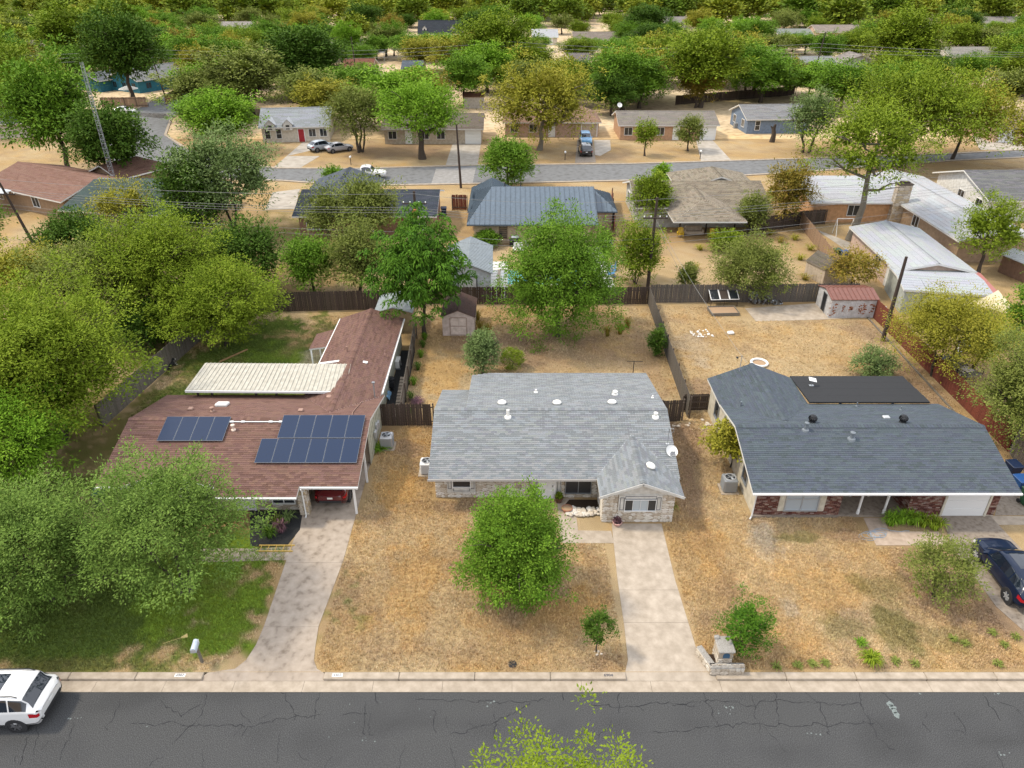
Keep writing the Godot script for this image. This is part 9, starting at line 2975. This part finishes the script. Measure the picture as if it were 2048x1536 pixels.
	var lw := ["bark_pale", "wood_bark", "metal_grey", "wood_dark"]
	for k in 150:
		var x := pow(r.randf(), 1.4) * 2.9 - 1.1
		var top := 1.1 * clampf(1.0 - (x + 1.1) / 2.9, 0.08, 1.0)
		part(t, "log", logs[r.randi() % 4], mats[lw[r.randi() % 3]], Transform3D(Basis.from_euler(Vector3(r.randf_range(-0.4, 0.4), r.randf_range(-0.6, 0.6), r.randf() * 3)), Vector3(x, 0.06 + r.randf() * top, r.randf_range(-0.3, 0.3))))
	mb = MB.new()
	mb.lathe(Vector3.ZERO, [Vector2(0.5, 0.02), Vector2(0.52, 0.2), Vector2(0.62, 0.22), Vector2(0.68, 0.16), Vector2(0.66, 0.0)].map(func(v): return v), 26)
	var ring := MB.new()
	var pr := PackedVector3Array()
	var qr := PackedFloat32Array()
	for k in 29:
		pr.append(Vector3(cos(TAU * k / 28.0) * 0.6, 0.12, sin(TAU * k / 28.0) * 0.6))
		qr.append(0.1)
	ring.tube(pr, qr, 8)
	t = thing("tyre_planter", "white-painted ring planter of dry weeds behind the slate roof gable", "planter", Vector3(19.00, 0.00, -49.25))
	part(t, "ring", ring, mats["plastic_white"])
	mb = MB.new()
	mb.lathe(Vector3.ZERO, [Vector2(0.55, 0.06), Vector2(0.0, 0.1)], 16)
	part(t, "soil", mb, mats["dry_soil"])
	t = thing("clothes_post", "T-shaped metal clothes post behind the grey shingle roof", "clothes post", Vector3(9.08, 0.00, -47.69))
	mb = MB.new()
	mb.rod(Vector3.ZERO, UP * 1.1, 0.03, 6)
	mb.rod(Vector3(-0.55, 1.1, 0), Vector3(0.65, 1.08, 0), 0.025, 6)
	part(t, "frame", mb, mats["metal_black"])
	mb = MB.new()
	mb.bar(Vector3(0, 0.05, 8.5), Vector3(0, 0.05, -8.5), 0.12, 0.1)
	single("timber_edging", "long pale timber edging lying along the foot of the red fence", "timber", mb, mats["bark_pale"], Transform3D(yaw(-0.03), Vector3(30.6, 0, -50.0)))
	t = thing("utility_trailer", "black-railed utility trailer loaded with boards beyond the red fence", "trailer", Vector3(33.30, 0.00, -47.92), 1.9)
	mb = MB.new()
	mb.cbox(Vector3(0, 0.55, 0), Vector3(3.2, 0.1, 1.6), 0.02)
	part(t, "bed", mb, mats["bark_pale"])
	for s in [-1, 1]:
		mb = MB.new()
		mb.bar(Vector3(-1.6, 0.95, s * 0.8), Vector3(1.6, 0.95, s * 0.8), 0.05, 0.05)
		for k in 5: mb.bar(Vector3(-1.6 + k * 0.8, 0.55, s * 0.8), Vector3(-1.6 + k * 0.8, 0.95, s * 0.8), 0.04, 0.04)
		part(t, "side_rail", mb, mats["metal_black"])
		mb = MB.new()
		mb.lathe(Vector3(0, 0.32, s * 0.85), [Vector2(0.32, -0.1), Vector2(0.32, 0.1), Vector2(0.12, 0.1)], 16, Basis(Vector3.RIGHT, PI / 2 * s))
		part(t, "wheel", mb, mats["rubber"])
	for k in 3:
		mb = MB.new()
		mb.cbox(Vector3(-0.6 + k * 0.7, 0.66 + k * 0.05, 0.1 * k), Vector3(1.0, 0.08, 1.1), 0.01, yaw(0.15 * k))
		part(t, "board", mb, mats[["stone_b", "bark_pale", "metal_black"][k]])
	mb = MB.new()
	mb.bar(Vector3(1.6, 0.45, 0), Vector3(2.6, 0.4, 0), 0.08, 0.08)
	part(t, "drawbar", mb, mats["metal_black"])
	t = thing("flatbed_trailer", "long dark flatbed trailer with white drawbar beyond the red fence", "trailer", Vector3(38.00, 0.00, -52.44), 0.55)
	mb = MB.new()
	mb.cbox(Vector3(0, 0.55, 0), Vector3(5.0, 0.16, 1.7), 0.02)
	part(t, "bed", mb, mat("trailer_deck", Color(0.11, 0.11, 0.115), 0.6))
	for k in 5:
		mb = MB.new()
		mb.box(Vector3(0, 0.68, -0.75 + k * 0.375), Vector3(5.0, 0.1, 0.07))
		part(t, "deck_rail", mb, mats["metal_black"])
	mb = MB.new()
	mb.bar(Vector3(-2.5, 0.5, 0.7), Vector3(-3.7, 0.4, 0), 0.08, 0.08)
	mb.bar(Vector3(-2.5, 0.5, -0.7), Vector3(-3.7, 0.4, 0), 0.08, 0.08)
	part(t, "drawbar", mb, mats["plastic_white"])
	for s in [-1, 1]:
		mb = MB.new()
		mb.lathe(Vector3(0.3, 0.3, s * 0.9), [Vector2(0.3, -0.1), Vector2(0.3, 0.1), Vector2(0.1, 0.1)], 16, Basis(Vector3.RIGHT, PI / 2 * s))
		part(t, "wheel", mb, mats["rubber"])
	mb = MB.new()
	mb.lathe(Vector3(-3.6, 0.16, 0.1), [Vector2(0.15, -0.04), Vector2(0.15, 0.04), Vector2(0, 0.04)], 12, Basis(Vector3.RIGHT, PI / 2))
	part(t, "jockey_wheel", mb, mats["rubber"])
	t = thing("shade_sail", "cream triangular shade sail stretched behind the feathery trees", "shade sail", Vector3(40.33, 0.00, -55.19))
	mb = MB.new()
	var c0 := Vector3(1.0, 2.6, -2.4)
	var c1 := Vector3(-3.2, 2.3, -0.2)
	var c2 := Vector3(1.9, 1.5, 1.2)
	var n := 10
	for i in n:
		for j in n - i:
			var g := func(a: int, b: int) -> Vector3:
				var u := a / float(n)
				var v := b / float(n)
				var w := 1.0 - u - v
				var e := c0 * u + c1 * v + c2 * w
				var mid := (c0 + c1 + c2) / 3.0
				return e.lerp(mid, 2.2 * (u * v + v * w + w * u) * 0.28 * (1.0 - 27.0 * u * v * w * 0.9)) - UP * 4.0 * u * v * w
			mb.tri(g.call(i, j), g.call(i + 1, j), g.call(i, j + 1))
			if j < n - i - 1: mb.tri(g.call(i + 1, j), g.call(i + 1, j + 1), g.call(i, j + 1))
	part(t, "cloth", mb, mat("sail", Color(0.6, 0.5, 0.33), 0.8, {"back": Color(0.4, 0.35, 0.25)}))
	for c in [c0, c1, c2]:
		mb = MB.new()
		mb.rod(Vector3(c.x, 0, c.z), c, 0.04, 6)
		part(t, "post", mb, mats["metal_grey"])
	t = thing("swing_frame", "white metal swing frame beside the pecan trunk", "swing frame", Vector3(37.18, 0.00, -79.48))
	mb = MB.new()
	for s in [-0.9, 0.9]:
		mb.rod(Vector3(s, 0, 0.6), Vector3(s, 1.9, 0), 0.035, 6)
		mb.rod(Vector3(s, 0, -0.6), Vector3(s, 1.9, 0), 0.035, 6)
	mb.rod(Vector3(-0.9, 1.9, 0), Vector3(0.9, 1.9, 0), 0.035, 6)
	part(t, "frame", mb, mats["plastic_white"])
	t = thing("tree_stump", "tall dead grey stump on the dry lawn of the blue house", "stump", Vector3(44.05, 0.00, -127.47))
	mb = MB.new()
	mb.tube(vs([Vector3(0, -0.1, 0), Vector3(0.1, 1.2, 0), Vector3(-0.1, 2.2, 0), Vector3(0.1, 2.9, 0)]), PackedFloat32Array([0.5, 0.38, 0.34, 0.2]), 9)
	mb.tube(vs([Vector3(0, 1.8, 0), Vector3(-0.6, 2.6, 0)]), PackedFloat32Array([0.22, 0.1]), 7)
	part(t, "trunk", mb, mats["wood_bark"])
	t = thing("porch_sofa", "pale patterned sofa on the cluttered back porch", "sofa", Vector3(20.39, 0.00, -79.48), 0.0)
	mb = MB.new()
	mb.cbox(Vector3(0, 0.32, 0), Vector3(2.1, 0.4, 0.85), 0.1)
	part(t, "seat", mb, mats["concrete_pale"])
	mb = MB.new()
	mb.cbox(Vector3(0, 0.68, -0.35), Vector3(2.1, 0.6, 0.25), 0.1)
	part(t, "backrest", mb, mats["concrete_pale"])
	for s in [-1, 1]:
		mb = MB.new()
		mb.cbox(Vector3(s * 1.0, 0.45, 0), Vector3(0.22, 0.55, 0.85), 0.08)
		part(t, "arm", mb, mats["concrete_pale"])
	chair("yellow chair at the middle of the cluttered back porch", Vector3(22.40, 0.00, -78.46), 0.3, mat("chair_yellow", Color(0.55, 0.36, 0.02), 0.5))
	chair("yellow chair at the end of the cluttered back porch", Vector3(18.79, 0.00, -78.79), -0.2, mats["chair_yellow"])
	for k in 3:
		mb = MB.new()
		mb.box(UP * 1.15, Vector3(0.14, 2.3, 0.14))
		single("porch_post", "dark timber post carrying the hip-roofed back porch", "post", mb, mats["wood_dark"], Transform3D(Basis.IDENTITY, [Vector3(18.88, 0.00, -79.82), Vector3(22.04, 0.00, -80.52), Vector3(25.47, 0.00, -81.22)][k]), "posts of the cluttered porch")
	t = thing("patio_umbrella", "white striped patio umbrella in front of the teal house", "umbrella", Vector3(-83.57, 0.00, -169.67))
	mb = MB.new()
	mb.rod(Vector3.ZERO, UP * 2.9, 0.05, 6)
	part(t, "pole", mb, mats["metal_grey"])
	mb = MB.new()
	mb.lathe(UP * 2.3, [Vector2(2.1, 0.0), Vector2(1.2, 0.35), Vector2(0.0, 0.7)], 8)
	part(t, "canopy", mb, mats["white_paint"])
	for k in 3: chair("white patio chair " + ["at the pale fence end", "between fence end and umbrella", "under the dark oak trunk"][k] + " by the teal house", [Vector3(-86.11, 0.00, -166.47), Vector3(-83.88, 0.00, -165.85), Vector3(-79.37, 0.00, -165.85)][k], k * 1.3, mats["plastic_white"])

func build_pool() -> void:
	var t := thing("swimming_pool", "turquoise swimming pool behind the pecan, edged with pale slabs", "pool", Vector3(2.98, 0.00, -66.70))
	var mb := MB.new()
	mb.box(Vector3(0, 0.03, 0), Vector3(8.2, 0.04, 3.6))
	part(t, "water", mb, mat("pool_water", Color(0.03, 0.3, 0.38), 0.05, {"spec": 0.5}))
	mb = MB.new()
	for s in [-1, 1]:
		mb.cbox(Vector3(0, 0.05, s * 1.95), Vector3(8.8, 0.1, 0.3), 0.02)
		mb.cbox(Vector3(s * 4.25, 0.05, 0), Vector3(0.3, 0.1, 3.6), 0.02)
	part(t, "coping", mb, mats["concrete_pale"])
	for k in 12:
		mb = MB.new()
		mb.cbox(UP * 0.04, Vector3(1.7, 0.08, 0.72), 0.02)
		single("poolside_slab", "white paving slab in the row beside the pool house", "paving slab", mb, mats["white_paint"], Transform3D(Basis.IDENTITY, Vector3(-1.25, 0, -61.6 - k * 0.82)), "slabs beside the pool house")
		mb = MB.new()
		mb.cbox(UP * 0.04, Vector3(1.9, 0.08, 0.95), 0.02)
		single("poolside_slab", "white paving slab in the row by the blue garden chairs", "paving slab", mb, mats["white_paint"], Transform3D(Basis.IDENTITY, Vector3(8.8, 0, -63.0 - k * 1.1)), "slabs by the blue chairs")
	var blue := mat("chair_blue", Color(0.06, 0.2, 0.42), 0.5)
	chair("blue garden chair beside the pool slabs, nearer the pool house fence", Vector3(9.70, 0.00, -67.09), -PI / 2, blue)
	chair("blue garden chair beside the pool slabs, nearer the metal-roofed house", Vector3(10.00, 0.00, -68.81), -PI / 2, blue)
	for k in 3: chair("white garden chair " + ["beside the grill", "second from the grill", "farthest from the grill"][k] + " by the beige siding", [Vector3(0.48, 0.00, -73.83), Vector3(1.11, 0.00, -73.83), Vector3(1.82, 0.00, -74.59)][k], k * 0.7, mats["plastic_white"])
	t = thing("barbecue_grill", "black barbecue grill against the beige siding", "grill", Vector3(0.33, 0.00, -75.85))
	mb = MB.new()
	mb.cbox(UP * 0.5, Vector3(1.2, 0.7, 0.6), 0.04)
	part(t, "cart", mb, mats["metal_black"])
	mb = MB.new()
	mb.cbox(UP * 1.0, Vector3(0.9, 0.35, 0.6), 0.14)
	part(t, "hood", mb, mats["metal_grey"])
	for s in [-1, 1]:
		mb = MB.new()
		mb.lathe(Vector3(s * 0.5, 0.1, 0.25), [Vector2(0.1, -0.02), Vector2(0.1, 0.02), Vector2(0, 0.02)], 10, Basis(Vector3.BACK, -PI / 2 * s))
		part(t, "wheel", mb, mats["rubber"])
	t = thing("patio_table", "white patio table among the shrubs right of the pool", "table", Vector3(10.05, 0.00, -74.59))
	mb = MB.new()
	mb.lathe(UP * 0.72, [Vector2(0.7, 0.0), Vector2(0.7, 0.05), Vector2(0, 0.05)], 16)
	part(t, "top", mb, mats["plastic_white"])
	for k in 4:
		mb = MB.new()
		mb.rod(yaw(k * PI / 2) * Vector3(0.5, 0, 0), yaw(k * PI / 2) * Vector3(0.4, 0.72, 0), 0.03, 6)
		part(t, "leg", mb, mats["plastic_white"])
